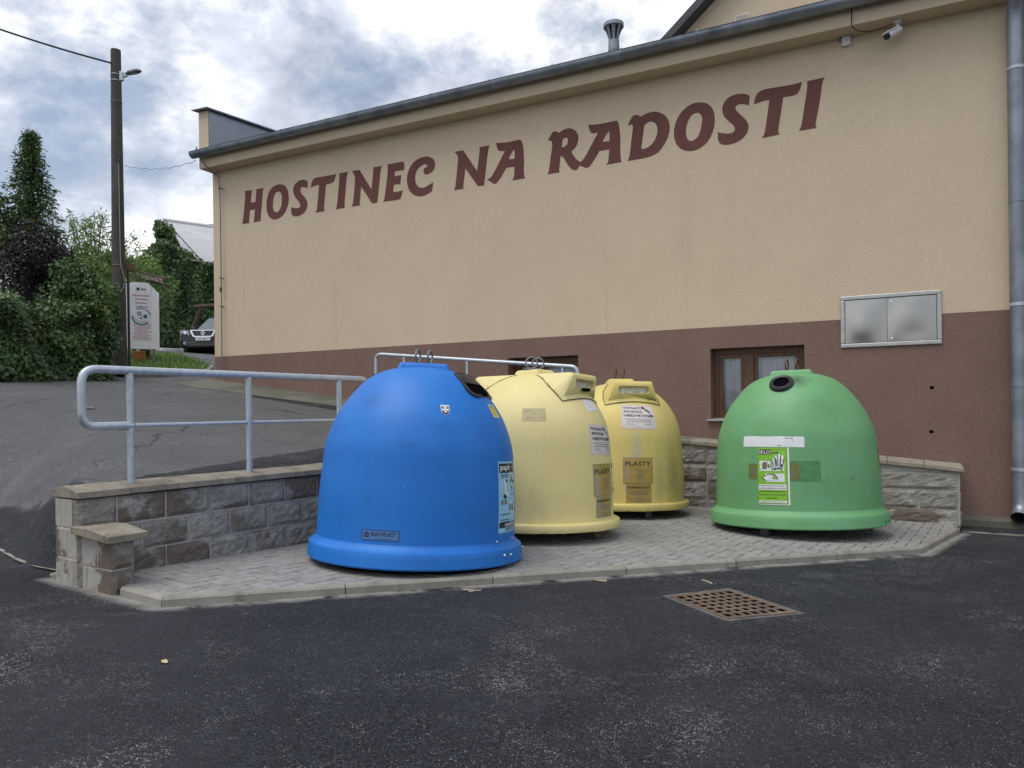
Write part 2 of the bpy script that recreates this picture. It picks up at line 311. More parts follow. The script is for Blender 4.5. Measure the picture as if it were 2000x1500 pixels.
# ------------------------------------------------------------------ helpers
class MB:
    """collects geometry, builds ONE mesh object"""
    def __init__(s): s.v = []; s.f = []
    def add(s, vs, fs):
        o = len(s.v); s.v += [tuple(p) for p in vs]; s.f += [tuple(i + o for i in f) for f in fs]; return s
    def box(s, x0, x1, y0, y1, z0, z1):
        return s.add([(x0, y0, z0), (x1, y0, z0), (x1, y1, z0), (x0, y1, z0), (x0, y0, z1), (x1, y0, z1), (x1, y1, z1), (x0, y1, z1)],
                     [(0, 3, 2, 1), (4, 5, 6, 7), (0, 1, 5, 4), (1, 2, 6, 5), (2, 3, 7, 6), (3, 0, 4, 7)])
    def hexa(s, b, t):
        n = len(b); return s.add(list(b) + list(t), [tuple(range(n))[::-1], tuple(range(n, 2 * n))] + [(i, (i + 1) % n, n + (i + 1) % n, n + i) for i in range(n)])
    def tube(s, pts, r, seg=12, cap=True):
        pts = [Vector(p) for p in pts]; n = len(pts); rs = r if isinstance(r, (list, tuple)) else [r] * n
        up = None; rings = []
        for i, p in enumerate(pts):
            d = (pts[min(i + 1, n - 1)] - pts[max(i - 1, 0)]).normalized()
            if up is None: up = Vector((0, 0, 1)) if abs(d.z) < .9 else Vector((0, 1, 0))
            a = d.cross(up).normalized(); up = a.cross(d).normalized()
            rings.append([p + (a * math.cos(2 * math.pi * k / seg) + up * math.sin(2 * math.pi * k / seg)) * rs[i] for k in range(seg)])
        vs = [q for rg in rings for q in rg]
        fs = [(i * seg + k, i * seg + (k + 1) % seg, (i + 1) * seg + (k + 1) % seg, (i + 1) * seg + k) for i in range(n - 1) for k in range(seg)]
        if cap: fs += [tuple(range(seg))[::-1], tuple((n - 1) * seg + k for k in range(seg))]
        return s.add(vs, fs)
    def lathe(s, prof, seg=48, c=(0, 0, 0), capb=False, capt=False):
        vs = []; fs = []
        for r, z in prof:
            for k in range(seg):
                a = 2 * math.pi * k / seg; vs.append((c[0] + r * math.cos(a), c[1] + r * math.sin(a), c[2] + z))
        n = len(prof)
        fs = [(i * seg + k, i * seg + (k + 1) % seg, (i + 1) * seg + (k + 1) % seg, (i + 1) * seg + k) for i in range(n - 1) for k in range(seg)]
        if capb: fs.append(tuple(range(seg))[::-1])
        if capt: fs.append(tuple((n - 1) * seg + k for k in range(seg)))
        return s.add(vs, fs)
    def torus(s, c, ax1, ax2, R0, r0, S=28, s2=8):
        c = Vector(c); a1 = Vector(ax1).normalized(); a2 = Vector(ax2).normalized(); nn = a1.cross(a2)
        vs = []
        for i in range(S):
            t = 2 * math.pi * i / S; d = a1 * math.cos(t) + a2 * math.sin(t)
            for k in range(s2):
                u = 2 * math.pi * k / s2; vs.append(c + d * (R0 + r0 * math.cos(u)) + nn * r0 * math.sin(u))
        return s.add(vs, [(i * s2 + k, ((i + 1) % S) * s2 + k, ((i + 1) % S) * s2 + (k + 1) % s2, i * s2 + (k + 1) % s2) for i in range(S) for k in range(s2)])
    def mesh(s, name, smooth=None):
        me = bpy.data.meshes.new(name); me.from_pydata(s.v, [], s.f); me.update()
        if smooth is not None:
            me.shade_smooth() if hasattr(me, 'shade_smooth') else None
            try: me.set_sharp_from_angle(angle=R(smooth))
            except Exception: pass
        return me
    def build(s, name, m, parent=None, smooth=None, bevel=0, mw=None):
        return obj(name, s.mesh(name, smooth), m, parent, bevel, mw)
def obj(name, me, m, parent=None, bevel=0, mw=None):
    o = bpy.data.objects.new(name, me); COL.objects.link(o)
    if m is not None and not me.materials: me.materials.append(m)
    if parent is not None: o.parent = parent
    if mw is not None: o.matrix_local = mw
    if bevel:
        b = o.modifiers.new('bevel', 'BEVEL'); b.width = bevel; b.segments = 2; b.limit_method = 'ANGLE'; b.angle_limit = R(35)
    return o
def empty(name, label, cat, loc=(0, 0, 0), rz=0, group=None):
    o = bpy.data.objects.new(name, None); COL.objects.link(o); o.location = loc; o.rotation_euler = (0, 0, rz)
    return tag(o, label, cat, group)
def tag(o, label, cat, group=None):
    o['label'] = label; o['category'] = cat
    if group: o['group'] = group
    return o
def struct(o, label=None): 
    o['kind'] = 'structure'
    if label: o['label'] = label
    return o
def stuff(o, label=None, cat=None):
    o['kind'] = 'stuff'
    if label: o['label'] = label
    if cat: o['category'] = cat
    return o
def bez(p0, p1, p2, n=6):      # rounded corner
    p0, p1, p2 = Vector(p0), Vector(p1), Vector(p2)
    return [p0 * (1 - t) ** 2 + p1 * 2 * t * (1 - t) + p2 * t * t for t in [i / n for i in range(n + 1)]]
def sstep(a, b, x):
    t = np.clip((x - a) / (b - a), 0, 1); return t * t * (3 - 2 * t)
def curve2d(loops):            # filled outline with holes -> verts2d, faces
    cu = bpy.data.curves.new('tmp', 'CURVE'); cu.dimensions = '2D'; cu.fill_mode = 'BOTH'
    for lp in loops:
        sp = cu.splines.new('POLY'); sp.points.add(len(lp) - 1); sp.use_cyclic_u = True
        for p, q in zip(sp.points, lp): p.co = (q[0], q[1], 0, 1)
    return _cmesh(cu)
def text2d(s, bold=0):
    cu = bpy.data.curves.new('tmp', 'FONT'); cu.body = s; cu.align_x = 'CENTER'; cu.resolution_u = 3
    cu.fill_mode = 'BOTH'; cu.offset = bold
    return _cmesh(cu)
def _cmesh(cu):
    o = bpy.data.objects.new('tmp', cu); COL.objects.link(o)
    dg = bpy.context.evaluated_depsgraph_get(); me = bpy.data.meshes.new_from_object(o.evaluated_get(dg))
    vs = [(v.co.x, v.co.y) for v in me.vertices]; fs = [tuple(p.vertices) for p in me.polygons]
    bpy.data.objects.remove(o); bpy.data.meshes.remove(me); bpy.data.curves.remove(cu)
    return vs, fs
def fit(vs, cx, cy, w, h):
    xs = [v[0] for v in vs]; ys = [v[1] for v in vs]
    x0, x1, y0, y1 = min(xs), max(xs), min(ys), max(ys)
    return [(cx + ((x - x0) / max(x1 - x0, 1e-6) - .5) * w, cy + ((y - y0) / max(y1 - y0, 1e-6) - .5) * h) for x, y in vs]

# ------------------------------------------------------------------ terrain
PA, PB, PC = .13729, -.021925, -.027718                 # paved pad plane  z = PA + PB x + PC y
def pad(x, y): return PA + PB * x + PC * y
WQ = np.array((-4.116, 3.083)); WD = np.array((.1197, .9928)); WX = np.array((.9928, -.1197))   # retaining wall face, its direction, its outward normal
WTH = .24; WEND = 2.70                                   # wall thickness, y of its street end
def lower(x, y): return PA - .05 + PB * np.minimum(x, 12) + PC * np.clip(y, -12, 14)
def upper(x, y):
    g = np.where(x > -14, -.1344 * np.minimum(x, 3), .1344 * 14 + .105 * (-14 - np.maximum(x, -34)))
    return -.096 + g + .0322 * np.clip(y, -6, 24)
def wall_u(x, y): return -((x - WQ[0]) * WX[0] + (y - WQ[1]) * WX[1])        # metres behind the wall face
def ground(x, y):
    x = np.asarray(x, float); y = np.asarray(y, float)
    t = sstep(0, 1, (wall_u(x, y) - .11) / .02)
    lo = lower(x, y); d = bank_d(x, y)
    q = np.clip(d / np.interp(x, [-9, -6.5, -4.9], [2.5, 1.3, .24]), 0, 1)
    up = lo + (np.maximum(upper(x, y), lo) - lo) * (1 - (1 - q) ** 1.7)
    return lo * (1 - t) + up * t
def bank_d(x, y): return y - (2.93 + .27 * np.clip(-4.9 - x, 0, 2.2))      # metres behind the foot of the asphalt bank at the wall end
def grid_axis(a, b, fa, fb, fine):
    s = list(np.arange(fa, fb + 1e-6, fine)); st = fine; x = fb
    while x < b: st = min(st * 1.35, 30); x += st; s.append(x)
    st = fine; x = fa
    while x > a: st = min(st * 1.35, 30); x -= st; s.insert(0, x)
    return np.array(s)
# kerb line of the pad (front edge), then the skewed right end
K0, K1, K2, K3 = (-3.775, 2.69), (-3.383, 2.646), (.268, 6.845), (.66, 8.42)
def seg_dist(x, y, a, b):
    a = np.array(a); b = np.array(b); d = b - a; t = np.clip(((x - a[0]) * d[0] + (y - a[1]) * d[1]) / (d @ d), 0, 1)
    return np.hypot(x - a[0] - t * d[0], y - a[1] - t * d[1])
gx = grid_axis(-320, 320, -12.5, 4.5, .075); gy = grid_axis(-160, 420, .2, 10, .075)
X, Y = np.meshgrid(gx, gy); Z = ground(X, Y)
me = bpy.data.meshes.new('asphalt_ground')
nx, ny = len(gx), len(gy)
co = np.stack([X, Y, Z], -1).reshape(-1, 3)
idx = np.arange(nx * ny).reshape(ny, nx)
fc = np.stack([idx[:-1, :-1], idx[:-1, 1:], idx[1:, 1:], idx[1:, :-1]], -1).reshape(-1, 4)
def np_mesh(me, co, fc):
    me.vertices.add(len(co)); me.vertices.foreach_set('co', co.astype('f4').ravel())
    k = fc.shape[1]; me.loops.add(fc.size); me.loops.foreach_set('vertex_index', fc.astype('i4').ravel())
    me.polygons.add(len(fc)); me.polygons.foreach_set('loop_start', np.arange(0, fc.size, k, dtype='i4'))
    me.update(calc_edges=True)
np_mesh(me, co, fc)
uu = wall_u(X, Y)
sdv = np.minimum(uu - .62 - .20 * np.clip(Y - 3.24, -1, 5), bank_d(X, Y) - .24)                  # > 0: older grey asphalt of the upper street
sdv = np.minimum(sdv, np.maximum(8.42 - Y, -8.9 - X))                   # newer dark strip along the house
sdv = np.clip(sdv, -3, 3)
kd = np.minimum(np.minimum(seg_dist(X, Y, K1, K2), seg_dist(X, Y, K2, K3)), np.minimum(seg_dist(X, Y, K0, K1), seg_dist(X, Y, (-4.5, 2.78), K0)))
kd = np.minimum(kd, seg_dist(X, Y, (.75, 8.6), (3.0, 8.75)) + .015)
for nm, arr in (('sd', sdv), ('kd', np.clip(kd, 0, 5))):
    a = me.attributes.new(nm, 'FLOAT', 'POINT'); a.data.foreach_set('value', arr.astype('f4').ravel())
me.shade_smooth()
struct(obj('asphalt_ground', me, M['asphalt']), 'dark new asphalt in front, older grey asphalt rising to the left')

# ------------------------------------------------------------------ paved pad: herringbone pavers, kerb
def wf(a, b): return (WQ[0] + a * WX[0] + b * WD[0], WQ[1] + a * WX[1] + b * WD[1])   # wall frame -> world
padpoly = [K1, K2, K3, (.70, 8.80), (-3.40, 8.80), (-3.95, 4.3), (-4.14, 2.8), K0]
bm = MB(); bm.add([(x, y, pad(x, y) - .012) for x, y in padpoly], [tuple(range(len(padpoly)))])
paving = struct(bm.build('paving', M['joint']), 'grey herringbone paving under the four containers')
def inside(p, poly):
    c = False; n = len(poly)
    for i in range(n):
        x0, y0 = poly[i]; x1, y1 = poly[(i + 1) % n]
        if (y0 > p[1]) != (y1 > p[1]) and p[0] < (x1 - x0) * (p[1] - y0) / (y1 - y0) + x0: c = not c
    return c
def off_poly(p, d):  # clip helper: distance inside kerb lines
    def side(a, b): 
        dx, dy = b[0] - a[0], b[1] - a[1]; l = math.hypot(dx, dy); return (-(p[0] - a[0]) * dy + (p[1] - a[1]) * dx) / l
    return min(side(K0, K1), side(K1, K2), side(K2, K3))
def clip_poly(poly, a, b, off):                       # keep the left side of a->b, moved inwards
    dx, dy = b[0] - a[0], b[1] - a[1]; l = math.hypot(dx, dy); nx_, ny_ = -dy / l, dx / l
    out = []
    f = lambda q: (q[0] - a[0]) * nx_ + (q[1] - a[1]) * ny_ - off
    for i in range(len(poly)):
        p, q = poly[i], poly[(i + 1) % len(poly)]; fp, fq = f(p), f(q)
        if fp >= 0: out.append(p)
        if (fp >= 0) != (fq >= 0): t = fp / (fp - fq); out.append((p[0] + (q[0] - p[0]) * t, p[1] + (q[1] - p[1]) * t))
    return out
def area(poly): return abs(sum(poly[i][0] * poly[(i + 1) % len(poly)][1] - poly[(i + 1) % len(poly)][0] * poly[i][1] for i in range(len(poly)))) / 2
BL, BW, GAP = .172, .086, .0065
BINS = dict(blue=(-2.931, 4.341, .104, 1.0, 3.0), y1=(-2.712, 5.829, .118, 1.0, 1.0), y2=(-2.568, 7.740, .053, 1.0, .5), green=(-.727, 7.394, .030, 1.06, -1.2))
bricks = []
KW = .055
for i in range(-10, 70):
    for j in range(-20, 100):
        # 90-degree herringbone on a half-brick lattice
        k = (i + j) % 4
        if k == 0: r = (i, j, 2, 1)
        elif k == 2: r = (i, j, 1, 2)
        else: continue
        # lattice fill: horizontal bricks at (i,j) i+j=0 mod 4, vertical bricks at i+j=2 mod 4
        a0, b0 = (r[0]) * BW, (r[1]) * BW - .75
        a1, b1 = a0 + r[2] * BW, b0 + r[3] * BW
        q = [wf(a0 + GAP / 2, b0 + GAP / 2), wf(a1 - GAP / 2, b0 + GAP / 2), wf(a1 - GAP / 2, b1 - GAP / 2), wf(a0 + GAP / 2, b1 - GAP / 2)]
        full = area(q)
        for (A_, B_) in ((K0, K1), (K1, K2), (K2, K3)): q = clip_poly(q, A_, B_, KW + .003) if q else q
        if q: q = clip_poly(q, wf(.004, 9), wf(.004, 0), 0)
        if q: q = clip_poly(q, (3, 8.79), (-5, 8.79), 0)
        if not q or area(q) < 3e-4: continue
        bricks.append(q)
def vis(q):
    cx = sum(p[0] for p in q) / len(q); cy = sum(p[1] for p in q) / len(q)
    for n_, (bx, by, bz, s, be) in BINS.items():
        if math.hypot(cx - bx, cy - by) < .66 * s: return 0
        d = Vector((bx, by)); dl = d.length; t = (cx * bx + cy * by) / dl; off = abs(-cx * by + cy * bx) / dl
        if t > dl and off < .70 * s * t / dl: return 0
    return area(q) / (cx * cx + cy * cy) ** 1.5
bricks.sort(key=vis, reverse=True)
def brick_geo(mb, q, c=(0, 0, 0)):
    jz = random.uniform(-.0022, .0022); tx, ty = random.uniform(-.008, .008), random.uniform(-.008, .008)
    cx = sum(p[0] for p in q) / len(q); cy = sum(p[1] for p in q) / len(q)
    top = []; ch = []; bot = []
    for x, y in q:
        z = pad(x, y) + jz + tx * (x - cx) + ty * (y - cy)
        l = math.hypot(x - cx, y - cy); k = max(0, 1 - .006 / l)
        top.append((cx + (x - cx) * k - c[0], cy + (y - cy) * k - c[1], z - c[2])); ch.append((x - c[0], y - c[1], z - .004 - c[2])); bot.append((x - c[0], y - c[1], z - .03 - c[2]))
    n = len(q); mb.add(top + ch + bot, [tuple(range(n))] + [(n + i, n + (i + 1) % n, (i + 1) % n, i) for i in range(n)] + [(2 * n + i, 2 * n + (i + 1) % n, n + (i + 1) % n, n + i) for i in range(n)])
for q in bricks[:300]:
    c = (q[0][0], q[0][1], pad(*q[0])); mb = MB(); brick_geo(mb, q, c)
    o = mb.build('paver', M['paver'], paving); o.location = c
mb = MB()
for q in bricks[300:]: brick_geo(mb, q)
stuff(mb.build('paver_field', M['paver'], paving))
def kerb_run(a, b, lens):
    a = Vector(a); b = Vector(b); d = (b - a); L_ = d.length; d.normalize(); n = Vector((-d.y, d.x)); s = 0
    lens = [l * L_ / sum(lens) for l in lens]
    for l in lens:
        p = a + d * (s + .003); q = a + d * (s + l - .003); s += l; mb = MB()
        prof = [(0, -.14), (0, -.012), (.012, .002), (KW - .004, .002), (KW, -.002), (KW, -.14)]
        dz = random.uniform(-.002, .003)
        vs = []
        for e_ in (p, q):
            for (o_, z_) in prof: w_ = e_ + n * o_; vs.append((w_.x - p.x, w_.y - p.y, pad(w_.x, w_.y) + z_ + dz - pad(p.x, p.y)))
        m_ = len(prof); mb.add(vs, [(i, i + 1, m_ + i + 1, m_ + i) for i in range(m_ - 1)] + [tuple(range(m_))[::-1], tuple(range(m_, 2 * m_))])
        o = mb.build('kerb_stone', M['kerb'], paving); o.location = (p.x, p.y, pad(p.x, p.y))
kerb_run(K0, K1, [1]); kerb_run(K1, K2, [.95, .9, .95, .9, .95, .9]); kerb_run(K2, K3, [.8, .82])

# ------------------------------------------------------------------ block walls
def split_block(name, w, h, d, m, parent, mw, rough=.011, nu=9, nv=6, sides=True):
    """one rock-faced block: front face at y=0 pushed about, body behind"""
    mb = MB(); sx, sz = random.uniform(0, 90), random.uniform(0, 90)
    vs = []
    for j in range(nv + 1):
        for i in range(nu + 1):
            u, v = i / nu, j / nv; ed = min(u * w, (1 - u) * w, v * h, (1 - v) * h)
            k = min(1, ed / .02)
            n_ = mnoise.noise((sx + u * w * 22, sz + v * h * 22, 0)) + .6 * mnoise.noise((sx + u * w * 55, sz + v * h * 55, 3))
            vs.append((u * w, -(.004 + k * (.012 + rough * n_)) if ed > 0 else 0.0, v * h))
    fs = [(j * (nu + 1) + i, j * (nu + 1) + i + 1, (j + 1) * (nu + 1) + i + 1, (j + 1) * (nu + 1) + i) for j in range(nv) for i in range(nu)]
    mb.add(vs, fs)
    mb.add([(0, 0, 0), (w, 0, 0), (w, 0, h), (0, 0, h), (0, d, 0), (w, d, 0), (w, d, h), (0, d, h)], [(0, 4, 5, 1), (3, 2, 6, 7), (0, 3, 7, 4), (1, 5, 6, 2)])
    return mb.build(name, m, parent, mw=mw)
def frame_mat(p, d):          # local x along d, local y into the wall (left-hand normal of d seen from the front)
    x = Vector((d[0], d[1], 0)).normalized(); y = Vector((-x.y, x.x, 0)); m = Matrix((x, y, Vector((0, 0, 1)))).transposed().to_4x4()
    return Matrix.Translation(p) @ m
CH = .175; BLK = .313; MJ = .011
# left retaining wall. front face along WD, seen from +WX side: local x must run so that the body lies to -WX
lw = empty('retaining_wall', 'rock-faced grey block wall with sloping coping left of the blue container', 'wall', (float(WQ[0]), float(WQ[1]), .1))
lwi = lw.matrix_basis.inverted() if False else Matrix.Translation(-lw.location)
def lpt(b, a=0., z=0.): x, y = wf(a, b); return Vector((x, y, z))
B0, B1 = -.385, 5.68          # extent along WD from WQ
core = MB()
c0 = [lpt(B0 + .003, -.003), lpt(B1, -.003), lpt(B1, -WTH + .01), lpt(B0 + .003, -WTH + .01)]
core.hexa([(p.x, p.y, -.2) for p in c0], [(p.x, p.y, .606) for p in c0]); core.build('mortar_core', M['mortar'], lw, mw=lwi)
ZC = [.088, .263, .438, .613]   # course lines
for ci in range(3):
    z0, z1 = ZC[ci] + MJ / 2, ZC[ci + 1] - MJ / 2
    s = B0 - (.5 * BLK if ci % 2 == 0 else 0) + (.08 if ci == 2 else .08)
    while s < B1:
        a, b = max(s + MJ / 2, B0), min(s + BLK - MJ / 2, B1)
        if b - a > .05 and a < 2.4: split_block('block', b - a, z1 - z0, .05, M['blockwet'] if random.random() < (.5, .04, .75)[ci] else M['block'], lw, lwi @ frame_mat(lpt(a, 0, z0), WD))
        s += BLK
# smooth end face blocks of wall and stub, towards the street
def smooth_block(parent, inv, p, d, w, h, depth=.04, m=None):
    mb = MB().box(0, w, 0, depth, 0, h); return mb.build('block', m or M['smoothblock'], parent, mw=inv @ frame_mat(p, d), bevel=.004)
ED = (-float(WX[0]), -float(WX[1]))       # along the end face, from stub corner to the back
for ci in range(3):
    for (a0, a1) in (((0, .10), (.10, .25)) if ci % 2 else ((0, .17), (.17, .25))):
        if a1 <= a0: continue
        p = lpt(B0, -a1 + MJ / 2, (ZC[ci] if ci else -.05) + MJ / 2)
        smooth_block(lw, lwi, p, tuple(WX), a1 - a0 - MJ, ZC[ci + 1] - (ZC[ci] if ci else -.05) - MJ)
def coping(parent, inv, path_fn, lens, name='coping_stone', half=.225, over=.03, th=.038, rise=.032, z0=.617, slope=0., m=None):
    """gabled coping stones; path_fn(s, a) -> xy ; a across (0 = front edge, + to the back)"""
    s = 0
    for l in lens:
        a_, b_ = s + .002, s + l - .002; s += l; mb = MB()
        prof = [(0, 0), (.004, th), (half, th + rise), (2 * half - .004, th), (2 * half, 0)]
        dz = random.uniform(-.002, .002); vs = []
        for e_ in (a_, b_):
            for (o_, z_) in prof: x, y = path_fn(e_, o_); vs.append((x, y, z0 + slope * e_ + z_ + dz))
        n = len(prof); mb.add(vs, [(i, n + i, n + i + 1, i + 1) for i in range(n - 1)] + [(0, n - 1, 2 * n - 1, n)] + [tuple(range(n)), tuple(range(n, 2 * n))[::-1]])
        mb.build(name, m or M['cap'], parent, mw=inv, bevel=.004)
coping(lw, lwi, lambda s, a: wf(.03 - a, B0 - .006 + s), [.315] * 19, half=.167)
# short stub pier that returns towards the street at the wall end
stub = empty('stub_pier', 'low two-course block pier with its own tilted coping at the street end of the wall', 'pier', (-3.95, 2.75, .1))
sti = Matrix.Translation(-stub.location)
SL, SDp, BS = .328, .13, -.362
cs = MB(); q = [lpt(BS + .003, .0), lpt(BS + .003, SL - .003), lpt(BS + SDp - .003, SL - .003), lpt(BS + SDp - .003, .0)]
cs.hexa([(p.x, p.y, -.1) for p in q][::-1], [(p.x, p.y, .395) for p in q][::-1]); cs.build('mortar_core', M['mortar'], stub, mw=sti)
SZ = [-.06, .232, .40]
for ci in range(2):
    z0, z1 = SZ[ci] + MJ / 2, SZ[ci + 1] - MJ / 2
    split_block('block', SDp - .004, z1 - z0, .04, M['block'], stub, sti @ frame_mat(lpt(BS + .002, SL, z0), WD), nu=6)
    cut = .17 if ci else .06
    for (a0, a1) in ((0.012, cut), (cut + MJ, SL - .003)):
        smooth_block(stub, sti, lpt(BS, a0, z0), tuple(WX), a1 - a0, z1 - z0)
mb = MB(); vs = []
for (b_, ) in ((-.05,), (SDp + .05,)):
    for (a_, z_) in ((-.02, .44), (-.02, .478), (.17, .482), (SL + .06, .452), (SL + .06, .412)):
        x, y = wf(a_, BS + b_); vs.append((x, y, z_ - .02))
mb.add(vs, [(i, i + 1, 5 + i + 1, 5 + i) for i in range(4)] + [(4, 0, 5, 9), (0, 4, 3, 2, 1), (5, 6, 7, 8, 9)])
mb.build('coping_stone', M['cap'], stub, mw=sti, bevel=.004)
# back wall along the house
BY = 8.75
bw = empty('back_wall', 'low rock-faced block wall with sloping coping in front of the brown house base', 'wall', (-1.4, BY, 0))
bwi = Matrix.Translation(-bw.location)
CAPX0, CAPX1 = -3.45, .69
def capz(x): return .478 - .094 * (x - .0)           # underside of the sloping coping
cz = [-.15, .025, .225, .435, .615, .79]
core = MB(); core.hexa([(CAPX0, BY + .003, -.3), (CAPX1 - .003, BY + .003, -.3), (CAPX1 - .003, 9.29, -.3), (CAPX0, 9.29, -.3)],
                       [(CAPX0, BY + .003, capz(CAPX0) - .002), (CAPX1 - .003, BY + .003, capz(CAPX1) - .002), (CAPX1 - .003, 9.29, capz(CAPX1) - .002), (CAPX0, 9.29, capz(CAPX0) - .002)])
core.build('mortar_core', M['mortar'], bw, mw=bwi)
for ci in range(5):
    z0, z1 = cz[ci] + MJ / 2, cz[ci + 1] - MJ / 2
    s = CAPX1 - .004 - (.36 if ci % 2 else .72)
    hi = CAPX1 - .004
    while hi > CAPX0:
        lo = max(s, CAPX0); w = hi - lo - MJ
        top = min(z1, capz(hi) - .004)
        if w > .05 and top - z0 > .04: split_block('block', w, top - z0, .05, M['blockwet'] if random.random() < (.7, .1, .15, .3, .3)[ci] else M['block'], bw, bwi @ frame_mat(Vector((lo, BY, z0)), (1, 0)))
        hi = lo; s = hi - .36 * (1 if ci % 2 else 1)
for ci in range(4):
    z0, z1 = cz[ci] + MJ / 2, min(cz[ci + 1] - MJ / 2, capz(CAPX1) - .004)
    if z1 - z0 > .03: split_block('block', .5, z1 - z0, .04, M['block'], bw, bwi @ frame_mat(Vector((CAPX1, BY + .008, z0)), (0, 1)))
coping(bw, bwi, lambda s, a: (CAPX1 + .035 - s, BY - .035 + a), [.345] * 12, half=.285, z0=capz(CAPX1 + .035) + .002, slope=.094, th=.04, rise=.03)

# ------------------------------------------------------------------ house
HX0, HX1, HY, HZ = -10.44, 4.2, 9.3, 2.085
house = empty('inn_building', 'cream rendered inn with brown base and large maroon wall lettering', 'building', (-3, HY, 0))
hi = Matrix.Translation(-house.location)
wins = [(-4.70, -3.648, .943, 1.821), (-1.90, -.813, .943, 1.821)]
RV = .17
mb = MB()                                            # brown base with two real openings
xs = [HX0] + [v for w in wins for v in w[:2]] + [HX1]
for i in range(len(xs) - 1):
    a, b = xs[i], xs[i + 1]; w = next((w for w in wins if abs(w[0] - a) < 1e-6), None)
    if w is None: mb.add([(a, HY, -1), (b, HY, -1), (b, HY, HZ), (a, HY, HZ)], [(0, 1, 2, 3)])
    else:
        mb.add([(a, HY, -1), (b, HY, -1), (b, HY, w[2]), (a, HY, w[2])], [(0, 1, 2, 3)])
        mb.add([(a, HY, w[3]), (b, HY, w[3]), (b, HY, HZ), (a, HY, HZ)], [(0, 1, 2, 3)])
        f = [(a, w[2]), (b, w[2]), (b, w[3]), (a, w[3])]
        for k in range(4):
            p, q = f[k], f[(k + 1) % 4]; mb.add([(p[0], HY, p[1]), (q[0], HY, q[1]), (q[0], HY + .3, q[1]), (p[0], HY + .3, p[1])], [(0, 3, 2, 1)])
mb.add([(HX0, HY, -1), (HX0, HY, HZ), (HX0, 19, HZ), (HX0, 19, -1)], [(0, 1, 2, 3)])
mb.build('base_render', M['brown'], house, mw=hi)
mb = MB()
mb.add([(HX0, HY, HZ), (HX1, HY, HZ), (HX1, HY, 5.4), (HX0, HY, 5.4)], [(0, 1, 2, 3)])
mb.add([(HX0, HY, HZ), (HX0, HY, 5.4), (HX0, 19, 5.4), (HX0, 19, HZ)], [(0, 1, 2, 3)])
mb.add([(HX1, HY, -1), (HX1, 19, -1), (HX1, 19, 5.4), (HX1, HY, 5.4)], [(0, 1, 2, 3)])
mb.add([(HX0, 19, -1), (HX1, 19, -1), (HX1, 19, 6), (HX0, 19, 6)], [(3, 2, 1, 0)])
mb.build('wall_render', M['cream'], house, mw=hi)
mb = MB().box(HX0 - .03, HX1, 9.04, 9.33, 5.30, 5.50); mb.build('eave_box', M['cream'], house, mw=hi, bevel=.006)
mb = MB(); mb.add([(HX0 + .2, 9.02, 5.545), (HX1, 9.02, 5.545), (HX1, 19, 6.2), (HX0 + .2, 19, 6.2), (HX0 + .2, 9.02, 5.515), (HX1, 9.02, 5.515), (HX1, 19, 6.17), (HX0 + .2, 19, 6.17)],
                [(0, 1, 2, 3), (7, 6, 5, 4), (0, 4, 5, 1)])
mb.build('roof', M['darkroof'], house, mw=hi)
# gutter: open half-round trough with rolled lip
GY, GZ, GR = 8.935, 5.535, .082
mb = MB(); n = 14; vs = []
prof = [(GY - GR * math.cos(math.pi * k / n), GZ - GR * math.sin(math.pi * k / n)) for k in range(n + 1)]
prof = [(GY - GR - .012, GZ + .012), (GY - GR - .002, GZ + .016)] + prof + [(GY + GR, GZ + .04)]
inner = [(GY + (y - GY) * .96, GZ + (z - GZ) * .96 + .002) for y, z in prof[::-1]]
pr = prof + inner; m_ = len(pr); XA, XB = HX0 - .07, HX1
for x in (XA, XB): vs += [(x, y, z) for y, z in pr]
mb.add(vs, [(i, (i + 1) % m_, m_ + (i + 1) % m_, m_ + i) for i in range(m_)])
mb.add([(XA, y, z) for y, z in prof[2:-1]] , [tuple(range(n + 1))])
gut = mb.build('gutter', M['zinc'], house, smooth=40, mw=hi)
mb = MB()
x = HX0 + .15; k = 0
while x < HX1:
    g2 = MB(); pts = [Vector((0, GY - GR - .006, GZ + .022))] + [Vector((0, GY - (GR + .006) * math.cos(math.pi * t / 10), GZ - (GR + .006) * math.sin(math.pi * t / 10))) for t in range(11)] + [Vector((0, 9.035, GZ + .03))]
    vs = []
    for p in pts:
        vs += [(-.013, p.y, p.z), (.013, p.y, p.z)]
    g2.add(vs, [(2 * i, 2 * i + 1, 2 * i + 3, 2 * i + 2) for i in range(len(pts) - 1)])
    g2.add([(-.013, GY - GR - .006, GZ + .022), (.013, GY - GR - .006, GZ + .022), (.013, GY - GR + .03, GZ + .045), (-.013, GY - GR + .03, GZ + .045)], [(0, 1, 2, 3)])
    if k == 0: bme = g2.mesh('gutter_bracket', 30); bme.materials.append(M['zinc'])
    o = bpy.data.objects.new('gutter_bracket', bme); COL.objects.link(o); o.parent = gut; o.location = (x, 0, 0)
    x += .93; k += 1
